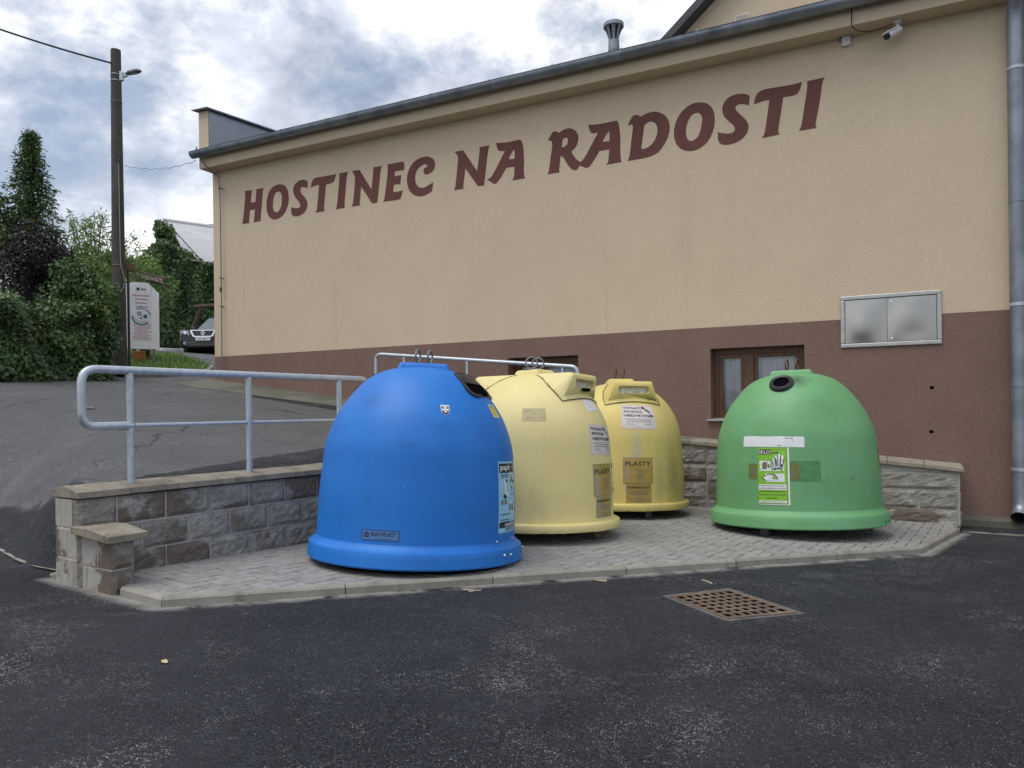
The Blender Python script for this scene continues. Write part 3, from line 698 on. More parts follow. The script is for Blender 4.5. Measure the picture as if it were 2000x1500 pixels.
# parapet at the left gable
mb = MB(); PX0, PX1 = HX0 - .04, -10.245
mb.add([(PX0, 9.05, 5.49), (PX1, 9.05, 5.49), (PX1, 9.05, 6.27), (PX0, 9.05, 6.29), (PX0, 15, 5.49), (PX1, 15, 5.49), (PX1, 15, 6.75), (PX0, 15, 6.77)],
       [(0, 1, 2, 3), (0, 3, 7, 4), (4, 7, 6, 5), (3, 2, 6, 7)])
par = mb.build('parapet', M['cream'], house, mw=hi)
mb = MB(); mb.add([(PX1 + .004, 9.055, 5.5), (PX1 + .004, 15, 5.5), (PX1 + .004, 15, 6.752), (PX1 + .004, 9.055, 6.268)], [(0, 1, 2, 3)])
mb.add([(PX1 + .02, 9.055, 6.268 - .02), (PX1 + .02, 15, 6.752 - .02), (PX1 + .004, 15, 6.752), (PX1 + .004, 9.055, 6.268)], [(0, 1, 2, 3)])
mb.build('parapet_cladding', M['cladding'], par)
mb = MB(); mb.hexa([(PX0 - .09, 8.97, 6.30), (PX1 + .05, 8.97, 6.275), (PX1 + .05, 15, 6.76), (PX0 - .09, 15, 6.78)], [(PX0 - .09, 8.97, 6.312), (PX1 + .05, 8.97, 6.30), (PX1 + .05, 15, 6.785), (PX0 - .09, 15, 6.795)])
mb.build('parapet_flashing', M['dgalv'], par)
# painted lettering
LETTERS = [[[-9686,4878,-9506,4870,-9511,4860,-9517,4847,-9522,4832,-9526,4814,-9531,4783,-9536,4746,-9540,4704,-9545,4660,-9439,4660,-9431,4716,-9424,4768,-9419,4813,-9416,4847,-9418,4865,-9425,4872,-9241,4868,-9248,4863,-9255,4851,-9262,4836,-9267,4819,-9273,4778,-9279,4724,-9285,4666,-9291,4609,-9300,4550,-9309,4488,-9317,4430,-9323,4386,-9324,4366,-9324,4347,-9322,4332,-9319,4323,-9495,4321,-9489,4328,-9484,4340,-9479,4354,-9475,4370,-9470,4402,-9464,4441,-9459,4486,-9454,4534,-9566,4533,-9574,4481,-9580,4432,-9585,4389,-9588,4357,-9585,4334,-9576,4322,-9763,4322,-9757,4325,-9749,4334,-9742,4347,-9737,4361,-9728,4404,-9719,4462,-9709,4526,-9700,4587,-9691,4649,-9681,4714,-9674,4774,-9669,4820,-9670,4839,-9674,4857,-9679,4871]],[[-8890,4877,-8866,4872,-8840,4866,-8815,4857,-8793,4846,-8773,4831,-8755,4813,-8740,4793,-8727,4769,-8716,4740,-8707,4706,-8701,4671,-8698,4636,-8699,4602,-8704,4567,-8711,4532,-8722,4498,-8737,4466,-8756,4434,-8777,4405,-8800,4380,-8825,4360,-8852,4343,-8881,4330,-8909,4320,-8936,4312,-8963,4308,-8991,4307,-9017,4309,-9043,4315,-9070,4325,-9095,4337,-9116,4353,-9135,4371,-9150,4393,-9164,4417,-9174,4442,-9183,4470,-9189,4500,-9192,4531,-9194,4561,-9192,4592,-9188,4623,-9183,4653,-9175,4682,-9166,4710,-9155,4737,-9142,4762,-9128,4785,-9111,4805,-9093,4822,-9073,4837,-9054,4850,-9034,4859,-9013,4866,-8992,4871,-8972,4875,-8952,4878,-8932,4880,-8912,4879],[-8924,4759,-8910,4756,-8895,4750,-8882,4742,-8870,4732,-8862,4718,-8856,4702,-8852,4684,-8849,4664,-8848,4641,-8849,4615,-8852,4588,-8855,4563,-8859,4542,-8864,4521,-8871,4502,-8879,4485,-8889,4470,-8902,4455,-8915,4443,-8929,4434,-8944,4429,-8959,4426,-8974,4426,-8988,4428,-9001,4434,-9013,4442,-9024,4452,-9033,4465,-9039,4479,-9044,4496,-9047,4514,-9048,4535,-9047,4558,-9044,4585,-9039,4611,-9034,4635,-9029,4658,-9024,4679,-9018,4698,-9010,4714,-9003,4726,-8994,4736,-8984,4743,-8974,4750,-8962,4755,-8950,4759,-8937,4760]],[[-8300,4724,-8325,4736,-8349,4746,-8371,4755,-8390,4760,-8415,4760,-8433,4750,-8440,4742,-8445,4731,-8448,4720,-8449,4709,-8447,4698,-8444,4689,-8438,4678,-8430,4666,-8415,4649,-8396,4630,-8375,4609,-8358,4589,-8342,4569,-8328,4549,-8316,4529,-8307,4509,-8303,4489,-8302,4469,-8304,4449,-8308,4430,-8316,4410,-8325,4391,-8338,4372,-8353,4356,-8371,4342,-8392,4329,-8415,4319,-8440,4310,-8468,4305,-8498,4301,-8527,4300,-8554,4302,-8576,4305,-8597,4312,-8614,4320,-8628,4331,-8637,4344,-8643,4360,-8646,4377,-8649,4394,-8651,4412,-8651,4430,-8651,4449,-8650,4469,-8627,4459,-8603,4451,-8581,4443,-8560,4438,-8541,4434,-8522,4432,-8505,4432,-8490,4434,-8478,4438,-8467,4445,-8459,4453,-8455,4463,-8454,4474,-8457,4487,-8463,4502,-8472,4518,-8486,4536,-8504,4555,-8523,4575,-8540,4594,-8554,4613,-8567,4631,-8578,4649,-8587,4668,-8594,4688,-8599,4710,-8601,4731,-8601,4751,-8598,4769,-8592,4787,-8584,4804,-8572,4820,-8556,4835,-8537,4848,-8515,4860,-8492,4869,-8467,4875,-8439,4878,-8412,4879,-8388,4878,-8367,4875,-8348,4870,-8332,4864,-8319,4856,-8300,4840,-8292,4819,-8291,4800,-8293,4777,-8296,4751]],[[-7710,4876,-7713,4862,-7715,4848,-7719,4834,-7723,4819,-7729,4804,-7735,4787,-7743,4772,-7753,4759,-7768,4750,-7785,4743,-7804,4737,-7824,4734,-7845,4731,-7866,4730,-7889,4731,-7912,4731,-7917,4698,-7923,4664,-7929,4626,-7935,4583,-7942,4529,-7951,4468,-7958,4409,-7962,4364,-7961,4346,-7957,4330,-7952,4316,-7946,4309,-8141,4309,-8133,4316,-8125,4327,-8117,4341,-8111,4357,-8105,4385,-8099,4420,-8094,4460,-8087,4506,-8081,4558,-8073,4617,-8066,4680,-8058,4745,-8079,4746,-8101,4747,-8122,4746,-8143,4744,-8164,4740,-8186,4734,-8207,4728,-8229,4720,-8226,4738,-8223,4755,-8220,4772,-8215,4788,-8209,4803,-8202,4818,-8194,4831,-8184,4843,-8173,4852,-8160,4859,-8144,4864,-8124,4868,-8092,4870,-8052,4870,-8008,4869,-7964,4869,-7915,4868,-7862,4867,-7812,4866,-7772,4866,-7752,4867,-7734,4870,-7720,4873]],[[-7649,4867,-7462,4865,-7471,4854,-7480,4839,-7489,4820,-7495,4798,-7502,4756,-7509,4704,-7516,4646,-7523,4589,-7530,4530,-7538,4465,-7545,4406,-7549,4361,-7549,4344,-7548,4327,-7545,4315,-7542,4308,-7730,4310,-7722,4316,-7714,4328,-7707,4344,-7702,4362,-7694,4406,-7685,4464,-7677,4526,-7670,4584,-7662,4640,-7655,4695,-7648,4746,-7644,4788,-7643,4812,-7644,4834,-7646,4852]],[[-7393,4866,-7246,4861,-7022,4524,-7010,4611,-6998,4693,-6989,4763,-6983,4815,-6982,4831,-6983,4846,-6986,4857,-6990,4859,-6818,4855,-6825,4839,-6834,4818,-6841,4792,-6848,4763,-6857,4710,-6865,4644,-6874,4574,-6883,4510,-6891,4455,-6899,4404,-6907,4354,-6915,4306,-7014,4305,-7218,4594,-7228,4517,-7238,4446,-7245,4385,-7250,4340,-7248,4316,-7240,4308,-7415,4308,-7406,4318,-7396,4334,-7388,4354,-7381,4377,-7372,4424,-7364,4484,-7356,4547,-7349,4603,-7344,4650,-7340,4693,-7337,4734,-7335,4774]],[[-6724,4859,-6650,4860,-6580,4860,-6520,4860,-6475,4860,-6460,4860,-6447,4860,-6436,4858,-6427,4854,-6418,4845,-6412,4834,-6407,4821,-6405,4806,-6405,4788,-6409,4768,-6413,4747,-6419,4725,-6436,4727,-6454,4729,-6472,4731,-6492,4733,-6512,4733,-6534,4733,-6556,4733,-6578,4732,-6589,4659,-6464,4662,-6484,4521,-6497,4525,-6511,4529,-6525,4532,-6540,4534,-6555,4534,-6571,4533,-6587,4532,-6604,4529,-6617,4425,-6594,4424,-6571,4422,-6549,4422,-6526,4422,-6505,4423,-6483,4425,-6462,4428,-6440,4431,-6447,4405,-6454,4380,-6461,4358,-6468,4339,-6473,4327,-6479,4317,-6485,4309,-6494,4303,-6506,4299,-6518,4298,-6533,4298,-6551,4298,-6598,4298,-6660,4299,-6732,4301,-6809,4302,-6801,4310,-6792,4324,-6784,4343,-6777,4364,-6767,4414,-6756,4479,-6745,4548,-6736,4608,-6727,4658,-6720,4704,-6715,4745,-6712,4779,-6712,4803,-6715,4825,-6719,4844]],[[-5900,4469,-5903,4437,-5906,4407,-5910,4381,-5916,4359,-5922,4346,-5930,4337,-5941,4330,-5956,4323,-5977,4314,-6003,4306,-6031,4299,-6057,4294,-6081,4292,-6104,4290,-6127,4291,-6151,4295,-6177,4302,-6203,4311,-6229,4323,-6253,4337,-6274,4354,-6293,4374,-6311,4395,-6325,4418,-6337,4442,-6347,4469,-6354,4495,-6359,4521,-6363,4546,-6364,4571,-6363,4595,-6359,4620,-6354,4645,-6346,4671,-6336,4696,-6325,4719,-6312,4742,-6297,4763,-6280,4783,-6261,4801,-6239,4817,-6216,4831,-6191,4844,-6165,4853,-6138,4860,-6109,4865,-6081,4868,-6056,4869,-6034,4869,-6014,4868,-5996,4865,-5977,4859,-5956,4851,-5935,4841,-5915,4829,-5899,4816,-5886,4801,-5875,4785,-5867,4767,-5862,4750,-5861,4732,-5862,4714,-5866,4696,-5872,4679,-5880,4664,-5889,4649,-5901,4636,-5916,4625,-5935,4616,-5959,4608,-5982,4602,-6002,4599,-6016,4600,-6029,4604,-6040,4609,-6049,4615,-6061,4630,-6066,4649,-6065,4661,-6062,4675,-6057,4691,-6051,4707,-6036,4705,-6022,4706,-6006,4713,-5997,4723,-6001,4735,-6014,4747,-6024,4751,-6036,4754,-6050,4756,-6065,4755,-6082,4751,-6101,4745,-6120,4736,-6138,4727,-6153,4716,-6167,4704,-6179,4690,-6189,4674,-6198,4655,-6206,4635,-6211,4613,-6215,4592,-6216,4571,-6214,4550,-6211,4530,-6206,4511,-6200,4494,-6192,4478,-6182,4463,-6171,4451,-6157,4440,-6141,4431,-6123,4423,-6106,4418,-6088,4415,-6070,4415,-6052,4416,-6033,4419,-6015,4423,-5997,4430,-5978,4438,-5961,4445,-5945,4451,-5930,4457,-5915,4463]],[[-5527,4856,-5381,4854,-5155,4519,-5145,4582,-5135,4643,-5126,4697,-5119,4741,-5115,4768,-5111,4791,-5108,4811,-5108,4827,-5112,4843,-5121,4854,-4951,4853,-4957,4837,-4963,4816,-4970,4792,-4976,4764,-4983,4720,-4991,4666,-5000,4608,-5008,4548,-5017,4488,-5026,4426,-5036,4362,-5045,4297,-5146,4300,-5347,4587,-5360,4509,-5372,4437,-5381,4375,-5387,4329,-5385,4307,-5375,4301,-5547,4299,-5541,4306,-5534,4317,-5527,4332,-5522,4349,-5516,4385,-5509,4432,-5502,4484,-5495,4535,-5488,4587,-5481,4640,-5474,4695,-5466,4751,-5470,4763,-5473,4776,-5478,4788,-5485,4801,-5493,4815,-5504,4828,-5515,4842]],[[-4846,4867,-4813,4863,-4782,4858,-4751,4855,-4723,4852,-4698,4849,-4676,4848,-4653,4847,-4626,4847,-4589,4848,-4545,4850,-4504,4851,-4473,4850,-4456,4842,-4445,4824,-4438,4808,-4431,4789,-4425,4766,-4421,4740,-4417,4703,-4414,4660,-4412,4613,-4411,4568,-4411,4524,-4414,4479,-4416,4436,-4416,4399,-4414,4370,-4409,4345,-4404,4322,-4398,4302,-4601,4301,-4592,4310,-4583,4322,-4575,4336,-4569,4354,-4565,4381,-4562,4413,-4560,4450,-4559,4488,-4689,4491,-4708,4461,-4728,4432,-4748,4404,-4768,4378,-4790,4354,-4813,4331,-4835,4312,-4854,4298,-4863,4294,-4872,4294,-4882,4296,-4893,4301,-4914,4314,-4939,4331,-4967,4352,-4998,4375,-4978,4379,-4958,4385,-4937,4396,-4918,4412,-4896,4438,-4874,4471,-4850,4508,-4824,4548,-4796,4591,-4767,4638,-4736,4686,-4705,4736,-4725,4737,-4744,4738,-4761,4740,-4776,4743,-4796,4748,-4812,4760,-4818,4771,-4824,4786,-4829,4801,-4834,4816,-4837,4829,-4841,4842,-4843,4854],[-4567,4728,-4562,4720,-4558,4711,-4555,4700,-4553,4688,-4553,4670,-4554,4648,-4556,4623,-4559,4598,-4649,4604,-4639,4623,-4629,4641,-4619,4658,-4609,4675,-4599,4689,-4588,4703,-4578,4716]],[[-4046,4759,-4034,4780,-4023,4800,-4012,4818,-4002,4833,-3994,4844,-3987,4853,-3980,4861,-3971,4866,-3961,4869,-3950,4870,-3939,4870,-3929,4869,-3912,4862,-3899,4853,-3888,4845,-3880,4838,-3869,4845,-3859,4852,-3847,4858,-3833,4864,-3816,4869,-3798,4874,-3779,4878,-3761,4879,-3743,4878,-3725,4874,-3707,4868,-3690,4860,-3674,4850,-3658,4839,-3644,4825,-3632,4811,-3622,4796,-3613,4780,-3607,4763,-3603,4746,-3602,4727,-3603,4708,-3606,4688,-3610,4670,-3615,4654,-3622,4639,-3630,4624,-3640,4610,-3654,4596,-3670,4583,-3687,4570,-3706,4557,-3698,4542,-3690,4526,-3681,4510,-3671,4494,-3661,4478,-3649,4461,-3637,4445,-3625,4432,-3613,4421,-3600,4412,-3588,4404,-3575,4397,-3590,4352,-3595,4341,-3600,4331,-3607,4322,-3615,4315,-3625,4309,-3637,4303,-3649,4300,-3662,4300,-3675,4304,-3688,4310,-3701,4319,-3715,4330,-3728,4345,-3741,4361,-3755,4380,-3767,4399,-3780,4421,-3792,4444,-3803,4466,-3814,4484,-3823,4497,-3833,4507,-3842,4515,-3849,4520,-3858,4521,-3864,4515,-3871,4463,-3877,4414,-3882,4372,-3885,4340,-3885,4329,-3884,4318,-3882,4309,-3879,4306,-4067,4304,-4059,4310,-4051,4319,-4044,4332,-4039,4347,-4032,4380,-4025,4422,-4019,4467,-4012,4511,-4005,4554,-3997,4599,-3990,4640,-3986,4674,-3984,4692,-3984,4709,-3986,4724,-3988,4735,-3996,4748,-4009,4756,-4017,4758,-4026,4759,-4036,4759],[-3845,4634,-3841,4664,-3838,4692,-3834,4717,-3828,4736,-3823,4745,-3815,4751,-3806,4755,-3798,4758,-3782,4759,-3769,4754,-3759,4741,-3754,4723,-3754,4711,-3755,4698,-3757,4685,-3761,4674,-3765,4665,-3771,4658,-3778,4651,-3788,4646,-3800,4641,-3813,4638,-3829,4636]],[[-3573,4397,-3558,4408,-3544,4420,-3529,4435,-3514,4452,-3499,4472,-3484,4494,-3467,4520,-3449,4550,-3422,4591,-3392,4639,-3359,4691,-3325,4746,-3343,4745,-3360,4744,-3375,4744,-3388,4745,-3399,4748,-3408,4751,-3416,4756,-3423,4763,-3429,4773,-3435,4784,-3441,4797,-3445,4811,-3449,4825,-3453,4840,-3456,4856,-3459,4873,-3433,4868,-3406,4863,-3380,4859,-3353,4856,-3325,4854,-3298,4853,-3270,4852,-3239,4852,-3200,4853,-3157,4855,-3117,4856,-3086,4856,-3076,4855,-3067,4852,-3060,4847,-3053,4839,-3047,4828,-3042,4814,-3038,4798,-3034,4779,-3030,4747,-3026,4708,-3022,4663,-3020,4617,-3019,4564,-3021,4506,-3022,4450,-3021,4404,-3019,4374,-3016,4347,-3012,4324,-3007,4305,-3220,4302,-3211,4309,-3202,4320,-3194,4333,-3188,4350,-3183,4379,-3179,4414,-3176,4454,-3172,4496,-3311,4497,-3327,4473,-3343,4448,-3359,4425,-3376,4402,-3393,4379,-3411,4357,-3429,4337,-3446,4321,-3459,4312,-3473,4307,-3486,4305,-3498,4305,-3509,4307,-3519,4312,-3528,4318,-3539,4325,-3550,4331,-3562,4338,-3575,4345,-3588,4352],[-3169,4738,-3167,4608,-3264,4610,-3255,4628,-3245,4645,-3235,4663,-3224,4679,-3211,4695,-3198,4710,-3184,4724]],[[-2915,4761,-2906,4782,-2898,4803,-2889,4821,-2880,4838,-2870,4851,-2861,4862,-2851,4870,-2841,4877,-2831,4880,-2821,4881,-2811,4881,-2800,4879,-2781,4872,-2763,4862,-2749,4854,-2736,4845,-2721,4853,-2706,4860,-2689,4866,-2672,4871,-2653,4875,-2633,4878,-2612,4879,-2591,4879,-2571,4877,-2552,4873,-2532,4868,-2512,4860,-2492,4850,-2471,4837,-2451,4823,-2433,4807,-2418,4789,-2403,4769,-2391,4747,-2382,4726,-2375,4704,-2371,4681,-2369,4657,-2369,4633,-2371,4607,-2376,4580,-2382,4553,-2391,4527,-2402,4502,-2415,4477,-2429,4454,-2445,4432,-2460,4412,-2476,4392,-2493,4374,-2511,4359,-2531,4346,-2552,4336,-2575,4328,-2598,4321,-2622,4315,-2646,4311,-2674,4308,-2706,4306,-2753,4304,-2808,4304,-2870,4304,-2934,4304,-2926,4310,-2917,4320,-2909,4334,-2903,4351,-2896,4385,-2889,4429,-2883,4478,-2877,4526,-2869,4576,-2862,4631,-2855,4682,-2850,4720,-2850,4739,-2853,4753,-2863,4763,-2877,4767,-2895,4766],[-2742,4430,-2697,4728,-2684,4736,-2672,4744,-2659,4750,-2647,4755,-2635,4758,-2623,4759,-2611,4759,-2600,4756,-2588,4751,-2575,4744,-2564,4736,-2553,4725,-2545,4712,-2537,4696,-2531,4679,-2528,4661,-2526,4642,-2527,4621,-2530,4599,-2535,4578,-2543,4556,-2552,4534,-2564,4512,-2576,4494,-2590,4478,-2606,4465,-2622,4454,-2637,4445,-2651,4438,-2665,4434,-2678,4430,-2691,4428,-2704,4427,-2717,4427,-2729,4428]],[[-1976,4879,-1953,4874,-1933,4866,-1913,4857,-1894,4844,-1877,4829,-1860,4811,-1845,4791,-1833,4769,-1824,4747,-1817,4723,-1812,4698,-1810,4670,-1809,4640,-1810,4606,-1814,4572,-1820,4540,-1829,4509,-1840,4478,-1854,4449,-1868,4422,-1885,4399,-1903,4377,-1923,4357,-1944,4341,-1968,4327,-1993,4315,-2020,4306,-2046,4301,-2071,4297,-2097,4297,-2123,4300,-2148,4305,-2172,4313,-2195,4324,-2217,4337,-2237,4352,-2254,4369,-2270,4389,-2283,4410,-2294,4432,-2303,4455,-2310,4480,-2315,4506,-2317,4533,-2317,4563,-2314,4596,-2308,4628,-2301,4659,-2292,4688,-2280,4716,-2267,4742,-2251,4766,-2234,4788,-2215,4807,-2195,4825,-2173,4841,-2150,4855,-2126,4867,-2102,4876,-2077,4883,-2051,4886,-2025,4886,-2000,4883],[-2021,4759,-2010,4756,-2000,4752,-1991,4744,-1984,4735,-1976,4723,-1970,4709,-1965,4692,-1962,4674,-1963,4650,-1966,4622,-1971,4594,-1976,4568,-1982,4545,-1989,4523,-1997,4503,-2006,4485,-2016,4469,-2027,4455,-2038,4444,-2050,4435,-2063,4429,-2076,4425,-2089,4423,-2101,4424,-2113,4427,-2124,4432,-2134,4440,-2143,4451,-2150,4465,-2156,4481,-2161,4500,-2164,4519,-2165,4540,-2163,4562,-2161,4585,-2157,4607,-2152,4629,-2146,4652,-2138,4673,-2130,4692,-2120,4708,-2110,4722,-2098,4735,-2085,4744,-2070,4751,-2052,4756,-2036,4759]],[[-1405,4730,-1418,4737,-1431,4744,-1444,4750,-1458,4755,-1472,4760,-1487,4764,-1502,4767,-1515,4767,-1528,4764,-1539,4759,-1549,4753,-1555,4745,-1559,4735,-1560,4725,-1558,4713,-1552,4699,-1542,4683,-1527,4666,-1511,4647,-1495,4629,-1480,4611,-1465,4594,-1451,4576,-1439,4559,-1429,4541,-1421,4524,-1415,4506,-1412,4487,-1412,4468,-1414,4447,-1419,4427,-1426,4408,-1437,4391,-1451,4374,-1467,4358,-1484,4344,-1504,4332,-1525,4322,-1548,4314,-1572,4307,-1597,4303,-1623,4301,-1650,4300,-1674,4302,-1695,4306,-1715,4312,-1733,4320,-1747,4330,-1757,4341,-1764,4355,-1769,4370,-1772,4387,-1775,4406,-1776,4428,-1775,4450,-1775,4474,-1752,4464,-1729,4455,-1707,4447,-1687,4441,-1667,4437,-1647,4434,-1629,4433,-1614,4434,-1600,4438,-1588,4445,-1579,4454,-1573,4464,-1571,4476,-1572,4489,-1576,4503,-1584,4518,-1596,4535,-1613,4553,-1632,4572,-1648,4590,-1663,4607,-1676,4624,-1689,4642,-1699,4660,-1707,4679,-1713,4698,-1717,4719,-1718,4738,-1717,4759,-1713,4779,-1706,4799,-1697,4817,-1684,4835,-1668,4852,-1650,4867,-1630,4879,-1608,4887,-1584,4891,-1559,4893,-1536,4894,-1513,4892,-1490,4889,-1468,4884,-1449,4878,-1433,4872,-1419,4864,-1408,4855,-1400,4848,-1394,4837,-1394,4824,-1395,4807,-1398,4784,-1401,4758]],[[-804,4894,-806,4878,-809,4863,-813,4847,-818,4832,-823,4816,-829,4800,-837,4785,-845,4773,-855,4764,-865,4758,-877,4753,-893,4750,-917,4748,-946,4748,-978,4749,-1012,4750,-1018,4713,-1024,4674,-1031,4633,-1038,4586,-1048,4530,-1059,4466,-1068,4405,-1073,4360,-1067,4332,-1052,4320,-1264,4310,-1254,4318,-1245,4330,-1236,4346,-1228,4366,-1220,4401,-1213,4445,-1206,4494,-1198,4544,-1191,4593,-1184,4644,-1177,4697,-1169,4750,-1189,4751,-1210,4751,-1231,4750,-1252,4748,-1274,4745,-1297,4741,-1320,4735,-1344,4730,-1341,4752,-1338,4773,-1334,4793,-1329,4811,-1322,4827,-1314,4841,-1304,4853,-1293,4863,-1280,4872,-1266,4879,-1250,4884,-1229,4887,-1178,4888,-1112,4885,-1043,4883,-987,4881,-947,4881,-912,4881,-883,4882,-858,4883,-841,4885,-826,4888,-814,4891]],[[-750,4886,-558,4891,-565,4879,-572,4863,-579,4843,-585,4820,-592,4782,-598,4736,-605,4683,-614,4627,-626,4559,-641,4483,-655,4411,-663,4358,-660,4332,-649,4324,-845,4322,-838,4331,-830,4346,-822,4364,-816,4386,-807,4430,-798,4485,-789,4545,-780,4602,-771,4658,-761,4715,-753,4768,-748,4811,-746,4834,-746,4855,-748,4873]]]
for lp in LETTERS:
    loops = [[(l[i] / 1000, l[i + 1] / 1000) for i in range(0, len(l), 2)] for l in lp]
    v2, f2 = curve2d(loops)
    mb = MB(); mb.add([(x, HY - .0025, z) for x, z in v2], f2)
    o = mb.build('letter', M['letter'], house, mw=hi)
    if o.data.polygons[0].normal.y > 0: o.data.flip_normals()
# windows
for wi, (a, b, z0, z1) in enumerate(wins):
    wr = MB(); y = HY + RV
    fw = .07
    def bar(x0, x1, za, zb, yy=y, d=.06): wr.box(x0, x1, yy, yy + d, za, zb)
    bar(a, a + fw, z0, z1); bar(b - fw, b, z0, z1); bar(a + fw, b - fw, z0, z0 + fw); bar(a + fw, b - fw, z1 - fw, z1)
    mx = a + (b - a) * .40; bar(mx - .055, mx + .055, z0 + fw, z1 - fw, y - .012)
    w_ = wr.build('window', M['wood'], house, mw=hi, bevel=.004)
    for (p, q) in ((a + fw, mx - .055), (mx + .055, b - fw)):
        s_ = MB(); t = .045
        for bx in ((p, p + t, z0 + fw, z1 - fw), (q - t, q, z0 + fw, z1 - fw), (p + t, q - t, z0 + fw, z0 + fw + t), (p + t, q - t, z1 - fw - t, z1 - fw)):
            s_.box(bx[0], bx[1], y + .012, y + .05, bx[2], bx[3])
        s_.build('sash', M['wood'], w_, bevel=.003)
        g_ = MB().add([(p + t, y + .03, z0 + fw + t), (q - t, y + .03, z0 + fw + t), (q - t, y + .03, z1 - fw - t), (p + t, y + .03, z1 - fw - t)], [(0, 1, 2, 3)])
        gm = M.get('pane')
        if gm is None:
            gm = bpy.data.materials.new('window_glass'); gm.use_nodes = True; tn = gm.node_tree; tn.nodes.clear()
            gl = tn.nodes.new('ShaderNodeBsdfGlossy'); gl.inputs['Roughness'].default_value = .02; tr = tn.nodes.new('ShaderNodeBsdfTransparent'); tr.inputs['Color'].default_value = (.85, .88, .9, 1)
            fr = tn.nodes.new('ShaderNodeFresnel'); fr.inputs['IOR'].default_value = 1.6; ms = tn.nodes.new('ShaderNodeMixShader'); om = tn.nodes.new('ShaderNodeOutputMaterial')
            tn.links.new(fr.outputs[0], ms.inputs[0]); tn.links.new(tr.outputs[0], ms.inputs[1]); tn.links.new(gl.outputs[0], ms.inputs[2]); tn.links.new(ms.outputs[0], om.inputs[0]); M['pane'] = gm
        g_.build('pane', gm, w_)
    cu = MB(); nn = 70; vs = []
    for i in range(nn + 1):
        x = a + fw + (b - a - 2 * fw) * i / nn; yy = y + .085 + .014 * math.sin(i * .95) + .008 * math.sin(i * 2.3)
        vs += [(x, yy, z0 + .03), (x, yy + .01, z1 - .03)]
    cu.add(vs, [(2 * i, 2 * i + 2, 2 * i + 3, 2 * i + 1) for i in range(nn)]); cu.build('curtain', M['curtain'], w_, smooth=80)
    MB().add([(a - .1, y + .55, z0 - .1), (b + .1, y + .55, z0 - .1), (b + .1, y + .55, z1 + .1), (a - .1, y + .55, z1 + .1)], [(0, 1, 2, 3)]).build('room_dark', M['void_shade'], w_)
    sl = MB(); sl.hexa([(a - .04, HY - .055, z0 - .012), (b + .04, HY - .055, z0 - .012), (b + .04, y, z0 + .004), (a - .04, y, z0 + .004)], [(a - .04, HY - .055, z0 + .004), (b + .04, HY - .055, z0 + .004), (b + .04, y, z0 + .022), (a - .04, y, z0 + .022)])
    sl.build('sill', M['sill'], w_)
# downspout
mb = MB(); DX, DY, DR = 1.262, HY - .115, .076
mb.tube([(DX, DY - .13, 5.50), (DX, DY - .11, 5.36)] + bez((DX, DY - .1, 5.28), (DX, DY, 5.16), (DX, DY, 5.02), 5) + [(DX, DY, .18)] + bez((DX, DY, .10), (DX, DY, -.01), (DX - .03, DY - .11, -.07), 6)[1:], DR, 20, cap=False)
dsp = mb.build('downspout', M['dgalv2'] if 'dgalv2' in M else M['zinc'], house, smooth=40, mw=hi)
MB().lathe([(0.0001, 0), (DR * .93, 0)], 20).build('pipe_mouth', M['void_shade'], dsp, mw=Matrix.Translation((DX - .024, DY - .095, -.052)) @ Matrix.Rotation(R(62), 4, 'X') @ Matrix.Rotation(R(12), 4, 'Y'))
for z in (4.55, 2.12, .42): MB().lathe([(DR + .001, -.018), (DR + .006, -.016), (DR + .006, .016), (DR + .001, .018)], 20, (DX, DY, z)).build('pipe_clamp', M['galv'], dsp, smooth=40)
for z in (3.2, 1.3): MB().lathe([(DR + .0005, -.03), (DR + .004, -.028), (DR + .004, .028), (DR + .0005, .03)], 20, (DX, DY, z)).build('pipe_joint', M['zinc'], dsp, smooth=40)
# concrete footings
mb = MB(); mb.hexa([(.66, 9.12, -.5), (HX1, 9.12, -.5), (HX1, 9.31, -.5), (.66, 9.31, -.5)], [(.66, 9.13, -.118), (HX1, 9.13, -.15), (HX1, 9.31, -.10), (.66, 9.31, -.09)]); mb.build('footing', M['mossconcrete'], house, mw=hi)
mb = MB()
pts = [(-10.6, 8.62), (-9.9, 8.52), (-8.9, 8.62), (-8.0, 8.78), (-7.2, 8.90), (-6.2, 9.02)]; vs = []
for x, y in pts: vs += [(x, y, float(ground(x, y)) + .004), (x, 9.31, float(ground(x, 9.3)) + .09)]
mb.add(vs, [(2 * i, 2 * i + 2, 2 * i + 3, 2 * i + 1) for i in range(len(pts) - 1)]); 
struct(mb.build('concrete_apron', M['mossconcrete']), 'mossy concrete strip along the house foot')
# lightning conductor down the left corner
mb = MB(); LX = -10.20
mb.tube([(-10.36, 8.90, 5.62), (-10.36, 8.86, 5.52), (-10.33, 8.97, 5.42), (-10.28, 9.02, 5.31), (-10.26, 9.26, 5.2), (-10.21, 9.24, 4.98), (LX, 9.24, 4.5), (LX, 9.24, 3.0), (LX, 9.235, 1.95), (-10.17, 9.2, 1.75), (-10.13, 9.22, 1.62)], .010, 8)
lc = mb.build('lightning_conductor', M['dgalv'], house, smooth=60, mw=hi)
for z in (4.98, 3.43, 2.94): MB().tube([(LX - .02, 9.29, z + .012), (LX - .02, 9.225, z + .01), (LX + .05, 9.222, z - .006), (LX + .05, 9.25, z - .012)], .009, 6).build('conductor_clip', M['rust'], lc)
MB().box(LX - .02, LX + .02, 9.215, 9.245, 3.2, 3.27).build('test_clamp', M['rust'], lc, bevel=.004)
